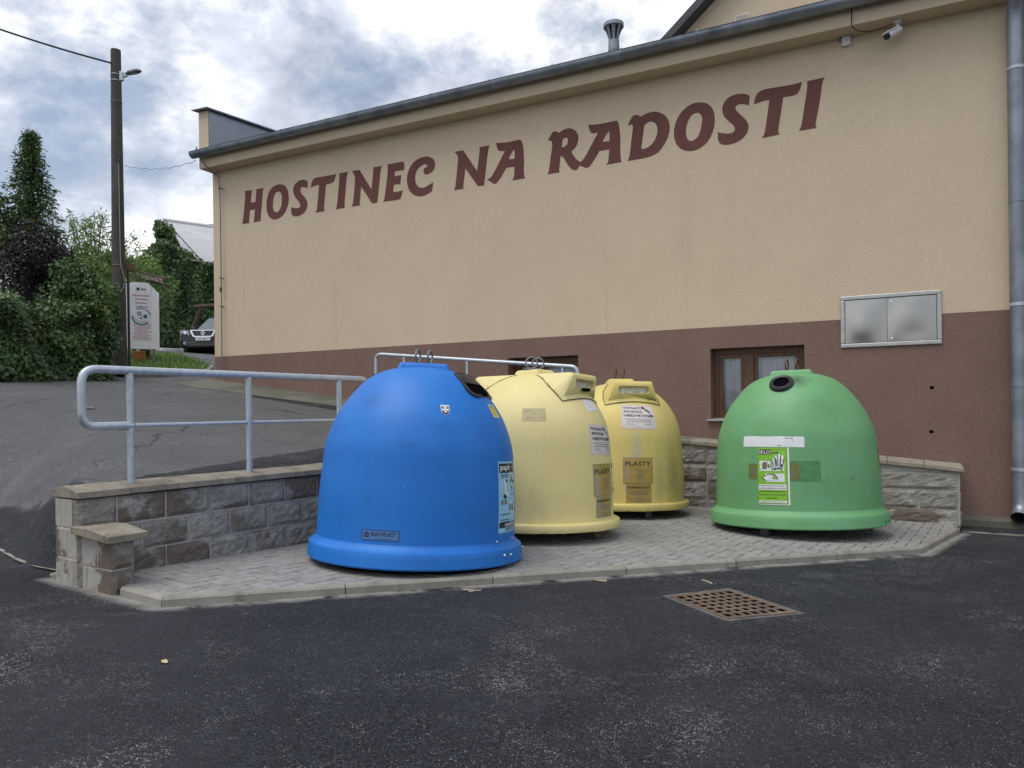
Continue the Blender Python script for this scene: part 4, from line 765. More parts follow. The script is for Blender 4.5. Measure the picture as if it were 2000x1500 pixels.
# two old drill holes with rust runs
for (x, z) in ((.481, 1.284), (.471, .804)):
    h = MB(); h.lathe([(.0001, 0), (.013, .001), (.019, 0)], 12); h.build('drill_hole', M['void_shade'], house, mw=hi @ Matrix.Translation((x, HY - .002, z)) @ Matrix.Rotation(R(90), 4, 'X') @ Matrix.Scale(1.2, 4, (1, 0, 0)))

# taller gabled wing behind
wing = empty('gabled_wing', 'taller cream gabled wing with dark verge rising behind the inn roof', 'building', (1, 13, 5.5))
wi_ = Matrix.Translation(-wing.location)
E0 = (-3.067, 7.608); sl_ = (8.089 - 7.608) / (3.067 - 2.497)
RX = 2.2; RZ = E0[1] + sl_ * (RX - E0[0]); EX = -4.2; EZ = E0[1] + sl_ * (EX - E0[0])
mb = MB(); mb.add([(EX, 13, 5.3), (2 * RX - EX, 13, 5.3), (2 * RX - EX, 13, EZ), (RX, 13, RZ), (EX, 13, EZ)], [(0, 1, 2, 3, 4)])
mb.add([(EX, 13, 5.3), (EX, 13, EZ), (EX, 19, EZ), (EX, 19, 5.3)], [(0, 1, 2, 3)]); mb.build('gable_wall', M['cream'], wing, mw=wi_)
mb = MB()
for s in (1, -1):
    f = lambda x: RX + s * (x - RX)
    a, b = EX - .35, RX; za, zb = EZ - .35 * sl_, RZ
    mb.hexa([(f(a), 12.72, za), (f(b), 12.72, zb), (f(b), 19.3, zb), (f(a), 19.3, za)], [(f(a), 12.72, za + .16), (f(b), 12.72, zb + .16), (f(b), 19.3, zb + .16), (f(a), 19.3, za + .16)])
mb.build('roof', M['darkroof'], wing, mw=wi_)
g = MB().box(-2.17, -1.93, 12.975, 12.995, 7.56, 7.72).build('vent_grille', M['white'], wing, mw=wi_, bevel=.004)
for k in range(5): MB().box(-2.15, -1.95, 12.966, 12.976, 7.585 + k * .027, 7.595 + k * .027).build('grille_slat', M['cream'], g)

# roof vent pipe with slotted cowl
vent = empty('vent_pipe', 'grey sheet-metal roof vent with flared slotted cowl', 'vent pipe', (-3.66, 11, 6.0))
MB().lathe([(.083, -.45), (.083, .62), (.088, .62), (.088, .70), (.083, .70), (.083, .78)], 24).build('pipe', M['zinc'], vent, smooth=35)
mb = MB()
for k in range(8):
    a0, a1 = 2 * math.pi * (k + .12) / 8, 2 * math.pi * (k + .68) / 8; vs = []
    for (r, z) in ((.082, .78), (.095, .85), (.12, .93), (.145, .98)):
        vs += [(r * math.cos(a0), r * math.sin(a0), z), (r * math.cos(a1), r * math.sin(a1), z)]
    mb.add(vs, [(2 * i, 2 * i + 1, 2 * i + 3, 2 * i + 2) for i in range(3)])
mb.build('cowl_fins', M['zinc'], vent)
MB().lathe([(.06, .98), (.150, .975), (.158, .985), (.158, 1.035), (.150, 1.045), (.04, 1.05), (.0001, 1.05)], 24).build('cowl_cap', M['zinc'], vent, smooth=35)
MB().lathe([(.055, .78), (.055, .97)], 16).build('inner_core', M['darkroof'], vent)

# ------------------------------------------------------------------ things on the house wall
cab = empty('meter_cabinet', 'double-door stainless steel meter cabinet set in the house wall', 'cabinet', (.08, HY, 2.05))
x0, x1, z0, z1 = -.503, .503, -.294, .294
fr = MB(); t = .047
for bx in ((x0, x1, z1 - t, z1), (x0, x1, z0, z0 + t), (x0, x0 + t, z0 + t, z1 - t), (x1 - t, x1, z0 + t, z1 - t)): fr.box(bx[0], bx[1], -.022, -.002, bx[2], bx[3])
fr.build('frame', M['alu'], cab, bevel=.008)
for i, (a, b) in enumerate(((x0 + t + .004, -.028), (-.024, x1 - t - .004))):
    d = MB(); nn = 14; vs = []
    for j in range(nn + 1):
        for k in range(nn + 1):
            u, v = j / nn, k / nn; bow = .010 * math.sin(math.pi * u) * math.sin(math.pi * v) * (1 if i == 0 else .8) + .004 * math.sin(5 * u + 2 * i) * math.sin(4 * v + i) * min(1, 6 * min(u, 1 - u, v, 1 - v))
            vs.append((a + (b - a) * u, -.013 - bow, z0 + t + .004 + (z1 - z0 - 2 * t - .008) * v))
    d.add(vs, [(j * (nn + 1) + k, (j + 1) * (nn + 1) + k, (j + 1) * (nn + 1) + k + 1, j * (nn + 1) + k + 1) for j in range(nn) for k in range(nn)])
    dd = d.build('door', M['inox'], cab, smooth=60)
    hx = x0 + t + .008 if i == 0 else x1 - t - .008
    for hz in (-.19, .19): MB().box(hx - .006, hx + .006, -.03, -.012, hz - .022, hz + .022).build('hinge', M['alu'], dd)
    if i: 
        for hz in (-.205, .205): MB().lathe([(.0001, .02), (.009, .02), (.011, .012)], 12).build('lock', M['chrome'], dd, mw=Matrix.Translation((a + .04, -.004, hz)) @ Matrix.Rotation(R(90), 4, 'X'))
MB().box(x0 + .01, x1 - .01, -.008, -.003, z0 + .01, z1 - .01).build('back_box', M['void_shade'], cab)

cc = empty('security_camera', 'white bullet security camera under the eave at the right', 'camera', (.19, 9.17, 5.30)); cc.scale = (.76, .76, .76)
MB().lathe([(.0001, 0), (.055, 0), (.058, -.012), (.05, -.035), (.0001, -.037)][::-1], 20).build('mount', M['white'], cc, smooth=35)
MB().tube([(0, 0, -.03), (.005, -.005, -.10), (-.02, -.03, -.15)], .02, 10).build('bracket', M['white'], cc, smooth=60)
bd = Vector((-.62, -.60, -.50)).normalized(); rot = bd.to_track_quat('-Y', 'Z').to_matrix().to_4x4()
body = MB().tube([(0, .10, 0), (0, -.16, 0)], [.05, .055], 16).build('body', M['white'], cc, smooth=40, mw=Matrix.Translation((-.035, -.035, -.165)) @ rot)
MB().box(-.052, .052, -.19, .06, .035, .058).build('sun_shield', M['white'], body, bevel=.008)
MB().tube([(0, -.158, 0), (0, -.185, 0)], [.052, .048], 16).build('lens_hood', M['blackplastic'], body, smooth=40)
tag(MB().tube([(-.26, 9.03, 5.5), (-.262, 9.028, 5.34), (-.26, 9.03, 5.285), (-.21, 9.10, 5.255), (-.10, 9.17, 5.25), (.06, 9.17, 5.26), (.15, 9.17, 5.28)], .005, 8).build('camera_cable', M['cable'], smooth=60), 'thin dark cable hanging from the gutter to the security camera', 'cable')
jb = empty('junction_box', 'small white junction box on the wall below the eave', 'junction box', (-.327, HY, 5.245))
MB().box(-.045, .045, -.05, -.001, -.055, .05).build('box', M['white'], jb, bevel=.006)
MB().tube([(-.075, -.02, .04), (-.03, -.02, .02)], .015, 10).build('cable_gland', M['dgalv'], jb)

# ------------------------------------------------------------------ handrails
def ralong(b, z): x, y = wf(-.085, b); return (x, y, z)
r1_ = empty('handrail', 'galvanised tube handrail with looped end on the left block wall', 'handrail', (-4.2, 3.08, .66))
ri = Matrix.Translation(-r1_.location)
ZT, ZM, TR = 1.374, 1.03, .0245
bE = 2.065; bS = -.305
top = [ralong(.0, ZM)] + [ralong(bS + .10, ZM)] + bez(ralong(bS + .08, ZM), ralong(bS, ZM), ralong(bS, ZM + .08)) + bez(ralong(bS, ZT - .09), ralong(bS, ZT), ralong(bS + .09, ZT)) + [ralong(b, ZT) for b in (.3, 1, 1.6)] + bez(ralong(bE - .08, ZT), ralong(bE, ZT), ralong(bE, ZT - .08)) + [ralong(bE, .66)]
MB().tube(top, TR, 16).build('top_rail', M['galv'], r1_, smooth=50, mw=ri)
for b in (-.012, .862, 1.738): MB().tube([ralong(b, .655), ralong(b, ZT - .015)], .0215, 16).build('post', M['galv'], r1_, smooth=50, mw=ri)
for a, b in ((0.012, .84), (.885, 1.715), (1.76, bE - .02)): MB().tube([ralong(a, ZM), ralong(b, ZM)], .0135, 14).build('middle_rail', M['galv'], r1_, smooth=50, mw=ri)
r2_ = empty('handrail', 'galvanised tube handrail sloping down along the house wall behind the containers', 'handrail', (-5, 8.95, .9))
ri = Matrix.Translation(-r2_.location)
def rz(x): return 1.935 - .0965 * (x + 6.577) 
def rp(x, dz=0): return (x, 8.93, rz(x) + dz)
MB().tube([(-6.70, 8.93, .95)] + bez((-6.70, 8.93, rz(-6.7) - .1), (-6.70, 8.93, rz(-6.7)), rp(-6.59)) + [rp(-5.5), rp(-4.2)] + bez(rp(-3.60), rp(-3.51), (-3.51, 8.93, rz(-3.51) - .09)) + [(-3.51, 8.93, .7)], .027, 16).build('top_rail', M['galv'], r2_, smooth=50, mw=ri)
for x in (-6.197, -5.148, -3.72): MB().tube([(x, 8.93, .6 if x > -4 else .75), rp(x, -.01)], .021, 14).build('post', M['galv'], r2_, smooth=50, mw=ri)
MB().tube([rp(-6.68, -.35), rp(-3.53, -.35)], .017, 12).build('middle_rail', M['galv'], r2_, smooth=50, mw=ri)

# ------------------------------------------------------------------ drain grate
GQ = [(-1.124, 4.28), (-.735, 3.942), (-.431, 4.276), (-.849, 4.643)]
def gz(x, y): return float(lower(x, y))
gc = (sum(p[0] for p in GQ) / 4, sum(p[1] for p in GQ) / 4)
gr = empty('drain_grate', 'rusty square cast-iron drain grate set in the asphalt', 'drain grate', (gc[0], gc[1], gz(*gc)))
def gp(u, v, z=0): 
    x = (1 - u) * (1 - v) * GQ[0][0] + u * (1 - v) * GQ[1][0] + u * v * GQ[2][0] + (1 - u) * v * GQ[3][0]
    y = (1 - u) * (1 - v) * GQ[0][1] + u * (1 - v) * GQ[1][1] + u * v * GQ[2][1] + (1 - u) * v * GQ[3][1]
    return (x - gc[0], y - gc[1], gz(x, y) - gz(*gc) + z)
def gbar(mb, u0, u1, v0, v1, z0=-.02, z1=.010): mb.hexa([gp(u0, v0, z0), gp(u1, v0, z0), gp(u1, v1, z0), gp(u0, v1, z0)], [gp(u0, v0, z1), gp(u1, v0, z1), gp(u1, v1, z1), gp(u0, v1, z1)])
o = MB(); e0, e1 = -.07, -.012
for a in ((e0, 1 - e0, e0, e1), (e0, 1 - e0, 1 - e1, 1 - e0), (e0, e1, e1, 1 - e1), (1 - e1, 1 - e0, e1, 1 - e1)): gbar(o, *a, z1=.006)
o.build('frame', M['grateframe'], gr)
o = MB()
for a in ((0, 1, 0, .05), (0, 1, .95, 1), (0, .05, .05, .95), (.95, 1, .05, .95)): gbar(o, *a)
o.build('grate_rim', M['grate'], gr, bevel=.003)
nb = 7
for k in range(1, nb): 
    c_ = .05 + .9 * k / nb; o = MB(); gbar(o, c_ - .021, c_ + .021, .05, .95, z1=.009); o.build('grate_bar', M['grate'], gr)
for k in range(1, nb):
    c_ = .05 + .9 * k / nb; o = MB(); gbar(o, .05, .95, c_ - .021, c_ + .021, z1=.0075); o.build('grate_bar', M['grate'], gr)
o = MB(); gbar(o, .0, 1, .0, 1, z0=-.004, z1=.0045); o.build('shaft_shade_panel', M['void_shade'], gr)  # flat black panel; the shaft's darkness is put into its colour

# ------------------------------------------------------------------ recycling bells
PROF_A = [(.684, .123), (.682, .20), (.676, .42), (.660, .637), (.648, .745), (.618, .852), (.572, .960), (.503, 1.068), (.412, 1.176), (.316, 1.245), (.18, 1.288), (.0001, 1.30)]
PROF_B = [(.682, .063), (.681, .15), (.679, .333), (.66, .60), (.645, .752), (.604, .90), (.525, 1.041), (.43, 1.14), (.33, 1.21), (.2, 1.265), (.0001, 1.29)]
def refine(prof, k=6):
    p = np.array(prof); n = len(p); out = []
    d = np.r_[0, np.cumsum(np.hypot(*np.diff(p, axis=0).T))]
    m = np.zeros_like(p)
    for i in range(n):
        a, b = max(i - 1, 0), min(i + 1, n - 1); m[i] = (p[b] - p[a]) / (d[b] - d[a])
    m[-1] = (-1, 0)
    for i in range(n - 1):
        h = d[i + 1] - d[i]
        for j in range(k):
            t = j / k; out.append((2 * t ** 3 - 3 * t * t + 1) * p[i] + (t ** 3 - 2 * t * t + t) * h * m[i] + (-2 * t ** 3 + 3 * t * t) * p[i + 1] + (t ** 3 - t * t) * h * m[i + 1])
    out.append(p[-1]); return np.array(out)
class Shell:
    def __init__(s, prof):
        s.p = refine(prof); s.d = np.r_[0, np.cumsum(np.hypot(*np.diff(s.p, axis=0).T))]
    def s_of_z(s, z): return float(np.interp(z, s.p[:, 1], s.d))
    def rz(s, d): return float(np.interp(d, s.d, s.p[:, 0])), float(np.interp(d, s.d, s.p[:, 1]))
    def nrm(s, d):
        a, b = s.rz(d - .01), s.rz(d + .01); tr, tz = b[0] - a[0], b[1] - a[1]; l = math.hypot(tr, tz); return tz / l, -tr / l
    def pt(s, th, d, off=0.):
        r, z = s.rz(d); nr, nz = s.nrm(d); r += nr * off; z += nz * off
        return (r * math.sin(th), -r * math.cos(th), z)
    def frame(s, th, z):
        d = s.s_of_z(z); p = Vector(s.pt(th, d)); nr, nz = s.nrm(d)
        n = Vector((nr * math.sin(th), -nr * math.cos(th), nz)); x = Vector((math.cos(th), math.sin(th), 0)); y = n.cross(x)
        return Matrix.Translation(p) @ Matrix((x, y, n)).transposed().to_4x4()     # local x right, y up the slope, z out
class Sticker:
    def __init__(s, shell, parent, th, z, w, h, m, rot=0, label=None, name='sticker', lay=.0012, corner=0., outline=None):
        s.sh, s.th, s.d0, s.rot = shell, R(th), shell.s_of_z(z), R(rot); s.w, s.h = w, h
        s.r = shell.rz(s.d0)[0]
        s.o = s.patch(parent, 0, 0, w, h, m, lay, name, outline)
        if label: s.o['label'] = label
    def mp(s, a, b, off):
        c, sn = math.cos(s.rot), math.sin(s.rot); a, b = a * c - b * sn, a * sn + b * c
        return s.sh.pt(s.th + a / s.r, s.d0 + b, off)
    def patch(s, parent, cx, cy, w, h, m, off, name, outline=None):
        mb = MB()
        if outline:
            pts = [(cx + x * w, cy + y * h) for x, y in outline]; v2, f2 = curve2d([pts])
            bm = bmesh.new(); vv = [bm.verts.new((x, y, 0)) for x, y in v2]
            for f in f2:
                try: bm.faces.new([vv[i] for i in f])
                except ValueError: pass
            for k in range(1, int(w / .02)): bmesh.ops.bisect_plane(bm, geom=bm.verts[:] + bm.edges[:] + bm.faces[:], plane_co=(cx - w / 2 + .02 * k, 0, 0), plane_no=(1, 0, 0))
            for k in range(1, int(h / .03)): bmesh.ops.bisect_plane(bm, geom=bm.verts[:] + bm.edges[:] + bm.faces[:], plane_co=(0, cy - h / 2 + .03 * k, 0), plane_no=(0, 1, 0))
            bm.verts.index_update(); mb.add([s.mp(v.co.x, v.co.y, off) for v in bm.verts], [tuple(v.index for v in f.verts) for f in bm.faces]); bm.free()
        else:
            nu = max(1, int(w / .025)); nv = max(1, int(h / .04)); vs = [s.mp(cx + (i / nu - .5) * w, cy + (j / nv - .5) * h, off) for j in range(nv + 1) for i in range(nu + 1)]
            mb.add(vs, [(j * (nu + 1) + i, j * (nu + 1) + i + 1, (j + 1) * (nu + 1) + i + 1, (j + 1) * (nu + 1) + i) for j in range(nv) for i in range(nu)])
        return mb.build(name, m, parent, smooth=60)
    def rect(s, cx, cy, w, h, m, lay=.002, name='print'): return s.patch(s.o, cx, cy, w, h, m, lay, name)
    def rects(s, items, m, lay=.002, name='print'):
        mb = MB()
        for (cx, cy, w, h) in items:
            nu = max(1, int(w / .03)); vs = [s.mp(cx + (i / nu - .5) * w, cy + (j - .5) * h, lay) for j in range(2) for i in range(nu + 1)]
            mb.add(vs, [(i, i + 1, nu + 2 + i, nu + 1 + i) for i in range(nu)])
        o = mb.build(name, m, s.o); o['kind'] = 'stuff'; return o
    def frame(s, cx, cy, w, h, t, m, lay=.002, name='border'):
        return s.rects([(cx, cy + h / 2 - t / 2, w, t), (cx, cy - h / 2 + t / 2, w, t)] , m, lay, name), s.colrects([(cx - w / 2 + t / 2, cy, t, h - 2 * t), (cx + w / 2 - t / 2, cy, t, h - 2 * t)], m, lay, name)
    def colrects(s, items, m, lay=.002, name='print'):
        mb = MB()
        for (cx, cy, w, h) in items:
            nv = max(1, int(h / .04)); vs = [s.mp(cx + (i - .5) * w, cy + (j / nv - .5) * h, lay) for j in range(nv + 1) for i in range(2)]
            mb.add(vs, [(2 * j, 2 * j + 1, 2 * j + 3, 2 * j + 2) for j in range(nv)])
        o = mb.build(name, m, s.o); o['kind'] = 'stuff'; return o
    def text(s, t, cx, cy, w, h, m, lay=.0026, bold=0, name='lettering'):
        v, f = text2d(t, bold); v = fit(v, cx, cy, w, h); mb = MB(); mb.add([s.mp(x, y, lay) for x, y in v], f); return mb.build(name, m, s.o)
    def poly(s, loops, m, lay=.0026, name='picture'):
        v, f = curve2d(loops); mb = MB(); mb.add([s.mp(x, y, lay) for x, y in v], f); return mb.build(name, m, s.o)
    def lines(s, cx, cy, w, n, dy, th, m, words=True, seed=0, lay=.0024):     # small unreadable print as broken dashes
        rr = random.Random(seed); it = []
        for k in range(n):
            x = cx - w / 2
            while x < cx + w / 2 - .006:
                l = min(rr.uniform(.010, .034), cx + w / 2 - x); it.append((x + l / 2, cy - k * dy, l * .86, th)); x += l
        return s.rects(it, m, lay, 'small_print')
def ell(cx, cy, a, b, rot=0, n=14):
    c, s_ = math.cos(rot), math.sin(rot)
    return [(cx + a * math.cos(2 * math.pi * k / n) * c - b * math.sin(2 * math.pi * k / n) * s_, cy + a * math.cos(2 * math.pi * k / n) * s_ + b * math.sin(2 * math.pi * k / n) * c) for k in range(n)]
def rrect(w, h, r, n=5):
    o = []
    for cx, cy, a in ((w / 2 - r, h / 2 - r, 0), (-w / 2 + r, h / 2 - r, 90), (-w / 2 + r, -h / 2 + r, 180), (w / 2 - r, -h / 2 + r, 270)):
        o += [(cx + r * math.cos(R(a + 90 * k / n)), cy + r * math.sin(R(a + 90 * k / n))) for k in range(n + 1)]
    return o
def bell_root(key, name, label):
    bx, by, bz, s, be = BINS[key]; psi = math.atan2(-bx, by)
    o = empty(name, label, 'recycling container', group='bell-shaped recycling containers on the paving')
    o.matrix_world = Matrix.Translation((bx, by, bz)) @ Matrix.Rotation(psi, 4, 'Z') @ Matrix.Rotation(R(-2.2), 4, 'X') @ Matrix.Rotation(R(be), 4, 'Y') @ Matrix.Scale(s, 4) @ Matrix.Scale(1.03 if key == 'y2' else 1, 4, (0, 0, 1))
    return o
def lifting(root, z, ax, m, gap=.085, RR=.046, tilt=0):
    """steel plate, two upright rings; ax = angle of the line that joins them"""
    d = Vector((math.cos(R(ax)), math.sin(R(ax)), 0)); n = Vector((-d.y, d.x, 0))
    c = Matrix.Rotation(R(ax), 4, 'Z')
    MB().box(-.10, .10, -.05, .05, z, z + .008).build('lifting_plate', m, root, mw=c, bevel=.002)
    for s_ in (-1, 1):
        f = (n * math.cos(R(tilt)) + d * math.sin(R(tilt)))
        MB().torus(d * gap / 2 * s_ + Vector((0, 0, z + .012 + RR)), f, (0, 0, 1), RR, .0075).build('lifting_ring', m, root, smooth=80)
    for sx in (-.085, .085): MB().lathe([(.0001, .016), (.010, .016), (.011, .008)], 6, (sx * d.x, sx * d.y, z)).build('bolt', m, root)
def top_block(root, m, z0, z1, hw, hd, flare, rot=0):
    mb = MB(); mb.hexa([(-hw - flare, -hd - flare, z0), (hw + flare, -hd - flare, z0), (hw + flare, hd + flare, z0), (-hw - flare, hd + flare, z0)], [(-hw, -hd, z1), (hw, -hd, z1), (hw, hd, z1), (-hw, hd, z1)])
    return mb.build('top_block', m, root, bevel=.02, mw=Matrix.Rotation(R(rot), 4, 'Z'))
def ring_mesh(root, prof, m, wob=0):
    mb = MB(); mb.lathe(prof, 120)
    if wob:
        mb.v = [(x, y, z + (wob * (mnoise.noise((x * 18, y * 18, 2)) - .3) if z < .012 else 0)) for x, y, z in mb.v]
    return mb.build('base_ring', m, root, smooth=38)
SA, SB = Shell(PROF_A), Shell(PROF_B)
def shell_mesh(root, sh, m): return MB().lathe([tuple(q) for q in sh.p], 120).build('shell', m, root, smooth=60)
RING_A = [(.60, .03), (.70, .0), (.733, .0), (.740, .010), (.735, .060), (.7315, .094), (.728, .101), (.720, .104), (.694, .126), (.688, .134), (.680, .150)]
RING_B = [(.60, .03), (.70, .0), (.731, .0), (.7355, .006), (.736, .050), (.731, .059), (.700, .063), (.676, .068)]
def feet(root, R0, h, a0=50, m='blackplastic'):  # black default puts the shade under the bells into the feet's colour
    for k in range(4):
        a = R(a0 + 90 * k); c = (R0 * math.sin(a), -R0 * math.cos(a))
        MB().box(c[0] - .035, c[0] + .035, c[1] - .022, c[1] + .022, -h, .03).build('foot', M[m], root, bevel=.006)
    MB().lathe([(.0001, -.002), (.62, -.002), (.62, .02)], 40).build('bottom_flap', M['void_shade'], root)

# ---- blue paper container
bl = bell_root('blue', 'paper_container', 'bright blue bell-shaped paper container nearest the camera')
shell_mesh(bl, SA, M['blue']); ring_mesh(bl, RING_A, M['blue'])
top_block(bl, M['blue'], 1.225, 1.322, .165, .16, .03)
lifting(bl, 1.322, 2, M['dgalv'], tilt=23)
def hatch(root, th, z, w, h, rt=0):
    o_, i_ = rrect(w, h, .07), rrect(w - .042, h - .042, .055); n = len(o_); mb = MB(); d0 = SA.s_of_z(z); r0 = SA.rz(d0)[0]
    g = lambda p, off: SA.pt(R(th) + p[0] / r0, d0 + p[1], off)      # follow the dome
    vs = [g(p, -.012) for p in o_] + [g((p[0] * .985, p[1] * .985), .012) for p in o_] + [g(p, .015) for p in i_] + [g(p, .004) for p in i_]
    mb.add(vs, [(r_ * n + k, r_ * n + (k + 1) % n, (r_ + 1) * n + (k + 1) % n, (r_ + 1) * n + k) for r_ in range(3) for k in range(n)])
    hf = mb.build('hatch_frame', M['blackplastic'], root, smooth=40)
    W2, H2 = w - .04, h - .04
    def sheet(nm, m, x0, x1, y0, y1, off):
        k = 10; MB().add([g((x0 + (x1 - x0) * i / k, y0 + (y1 - y0) * j / k), off) for j in range(k + 1) for i in range(k + 1)], [(j * (k + 1) + i, j * (k + 1) + i + 1, (j + 1) * (k + 1) + i + 1, (j + 1) * (k + 1) + i) for j in range(k) for i in range(k)]).build(nm, m, hf, smooth=60)
    sheet('hatch_opening', M['void_shade'], -W2 / 2, W2 / 2, -H2 / 2, H2 / 2, .006)
    sheet('hatch_flap', M['blackplastic'], -W2 * .46, W2 * .46, -.01, H2 * .47, .0105)
hatch(bl, 62, 1.185, .34, .265); hatch(bl, 242, 1.185, .34, .265)
S = Sticker(SA, bl, -19.7, .200, .2416, .064, M['greyblue'], label='small grey-blue maker label reading ELKOPLAST')
S.frame(0, 0, .2416, .064, .0035, M['navy'])
S.text('ELKOPLAST', .022, .008, .160, .024, M['navy'], bold=.012); S.text('www.elkoplast.cz', .03, -.0205, .115, .010, M['navy'])
S.poly([ell(-.089, .0035, .0175, .0175, n=16), ell(-.089, .0105, .0052, .0052, n=8), ell(-.0955, -.001, .0052, .0052, n=8), ell(-.0825, -.001, .0052, .0052, n=8)], M['navy'], name='maker_emblem')
S.rect(-.089, -.011, .035, .007, M['navy'], lay=.0022)
S = Sticker(SA, bl, 62.1, .434, .29, .468, M['bluelabel'], label='pale blue recycling poster reading papir')
S.rect(0, .190, .265, .062, M['blackink']); S.text('papír', -.035, .190, .165, .05, M['paper'], bold=.02)
S.poly([ell(.105, .190, .022, .024)], M['ochre'], name='poster_ball')
S.poly([[(.03, .17), (.075, .155), (.12, .10), (.105, .045), (.06, .03), (.045, .08), (.025, .11)]], M['paper']); S.poly([[(.045, .145), (.06, .15), (.085, .10), (.07, .09)], [(.05, .065), (.065, .075), (.09, .05), (.075, .04)], [(.03, .12), (.05, .10), (.04, .085)], [(.095, .12), (.11, .10), (.10, .07), (.09, .09)]], M['blackink'], lay=.0034)
S.poly([[(-.065, .13), (-.02, .125), (-.03, .08), (-.045, .04), (-.02, .02), (.01, .05), (.015, .03), (-.02, -.005), (-.075, -.01), (-.085, .01), (-.06, .03), (-.075, .09)]], M['paper']); S.poly([[(-.05, .125), (-.02, .11), (-.03, .09), (-.045, .10)], [(-.085, .015), (-.06, .02), (-.03, -.002), (-.06, -.012), (-.085, -.006)], [(.0, .035), (.014, .045), (-.01, .02)]], M['blackink'], lay=.0034)
S.poly([[(-.01, -.035), (.03, -.03), (.045, -.045), (.09, -.03), (.12, -.06), (.11, -.09), (.08, -.105), (.03, -.10), (.01, -.07)]], M['paper']); S.poly([[(.0, -.04), (.02, -.05), (.03, -.09), (.02, -.10), (.01, -.07)], [(.05, -.05), (.06, -.05), (.065, -.09), (.055, -.09)], [(.08, -.035), (.095, -.04), (.085, -.075), (.10, -.09), (.075, -.10)]], M['blackink'], lay=.0034)
S.rect(-.075, -.035, .075, .026, M['blackink']); S.lines(-.075, -.03, .055, 2, .010, .005, M['paper'], seed=3, lay=.003)
S.lines(-.06, .145, .11, 2, .013, .006, M['blackink'], seed=4); S.lines(.08, .012, .07, 1, .01, .006, M['blackink'], seed=5); S.lines(-.045, -.115, .16, 1, .01, .006, M['blackink'], seed=6); S.lines(-.06, -.150, .13, 2, .015, .006, M['blackink'], seed=7)
S.colrects([(.03, -.152, .004, .025), (.065, -.152, .004, .025), (.1, -.152, .004, .025)], M['navy'])
S.rect(.0, -.185, .27, .034, M['blackink']); S.lines(.03, -.179, .19, 2, .012, .0065, M['paper'], seed=8, lay=.003)
S.lines(.03, -.21, .17, 2, .012, .006, M['navy'], seed=9)
sh_ = [(-.5, .5), (.5, .5), (.5, 0), (.42, -.3), (.2, -.46), (0, -.5), (-.2, -.46), (-.42, -.3), (-.5, 0)]
S = Sticker(SA, bl, 14.9, .988, .058, .074, M['paper'], label='small white shield crest with a pale cross', outline=sh_)
v_ = lambda k: [(x * .058 * k, y * .074 * k - .002) for x, y in sh_]
S.poly([[(x * .85, y * .8 - .003) for x, y in v_(1)]], M['navy'], lay=.002, name='shield_field'); S.poly([[(-.018, .022), (.019, .022), (.021, .008), (-.021, .008)]], M['olive'], lay=.0026, name='shield_top')
cr = []
for k in range(4):
    a = R(90 * k); c, s_ = math.cos(a), math.sin(a)
    cr.append([(x * c - y * s_, x * s_ + y * c) for x, y in ((.002, .0), (.011, .021), (-.011, .021), (-.002, 0))])
for q_ in cr: S.poly([q_], M['paper'], lay=.0033, name='shield_cross')
S = Sticker(SA, bl, 62, 1.004, .10, .10, M['paper'], label='small yellow instruction sticker with a pale rim')
S.rect(0, 0, .09, .09, M['yellowlabel'], .0018); S.lines(0, .02, .06, 4, .016, .005, M['ochre'], seed=12)
S.poly([ell(-.012, .034, .024, .008)], M['olive'])
for (th, z) in ((49.8, .066), (56, .062), (84, .068), (-115, .066)):
    p = Vector((.737 * math.sin(R(th)), -.737 * math.cos(R(th)), z)); d = Vector((math.sin(R(th)), -math.cos(R(th)), 0))
    MB().lathe([(.0001, .009), (.007, .008), (.010, 0)], 10).build('ring_bolt', M['chrome'], bl, mw=Matrix.Translation(p) @ d.to_track_quat('Z', 'Y').to_matrix().to_4x4())
for (th, z) in ((48.8, .148), (69, .150)):
    p = Vector(SA.pt(R(th), SA.s_of_z(z))); d = Vector((math.sin(R(th)), -math.cos(R(th)), 0))
    MB().lathe([(.0001, .006), (.006, .005), (.008, 0)], 10).build('ring_bolt', M['chrome'], bl, mw=Matrix.Translation(p) @ d.to_track_quat('Z', 'Y').to_matrix().to_4x4())
MB().lathe([(.0001, .012), (.68, .012), (.69, -.02), (.66, -.028), (.0001, -.028)], 48).build('bottom_flap', M['void_shade'], bl)

# ---- green glass container
gn = bell_root('green', 'glass_container', 'weathered green bell-shaped glass container on the right')
shell_mesh(gn, SA, M['green']); ring_mesh(gn, RING_A, M['green'])
top_block(gn, M['green'], 1.215, 1.322, .165, .15, .035, rot=-4)
lifting(gn, 1.322, 6, M['rust'], tilt=20); feet(gn, .60, .078, 65)
fm = SA.frame(R(-12.5), 1.188)
col = MB().lathe([(.062, -.02), (.066, .022), (.080, .028), (.094, .02), (.100, .0), (.10, -.03)], 32).build('throw_in_collar', M['blackplastic'], gn, smooth=45, mw=fm)
MB().lathe([(.0001, .004), (.066, .004)], 32).build('throw_in_hole', M['void_shade'], col)  # black disc paints the shade inside the opening
col2 = MB().lathe([(.062, -.02), (.066, .022), (.080, .028), (.094, .02), (.100, .0), (.10, -.03)], 32).build('throw_in_collar', M['blackplastic'], gn, smooth=45, mw=SA.frame(R(167.5), 1.188))
Sticker(SA, gn, -15.4, .702, .504, .090, M['paper'], label='long torn white strip of an old label', rot=-.8, outline=[(-.5, .40), (-.485, .5), (-.3, .52), (-.1, .47), (.15, .5), (.3, .44), (.48, .46), (.5, .36), (.497, -.5), (.2, -.48), (-.1, -.47), (-.5, -.46)]).rects([(.135, .028, .05, .004), (.16, .016, .004, .028), (.06, -.032, .03, .004), (.11, .03, .012, .006)], M['navy'])
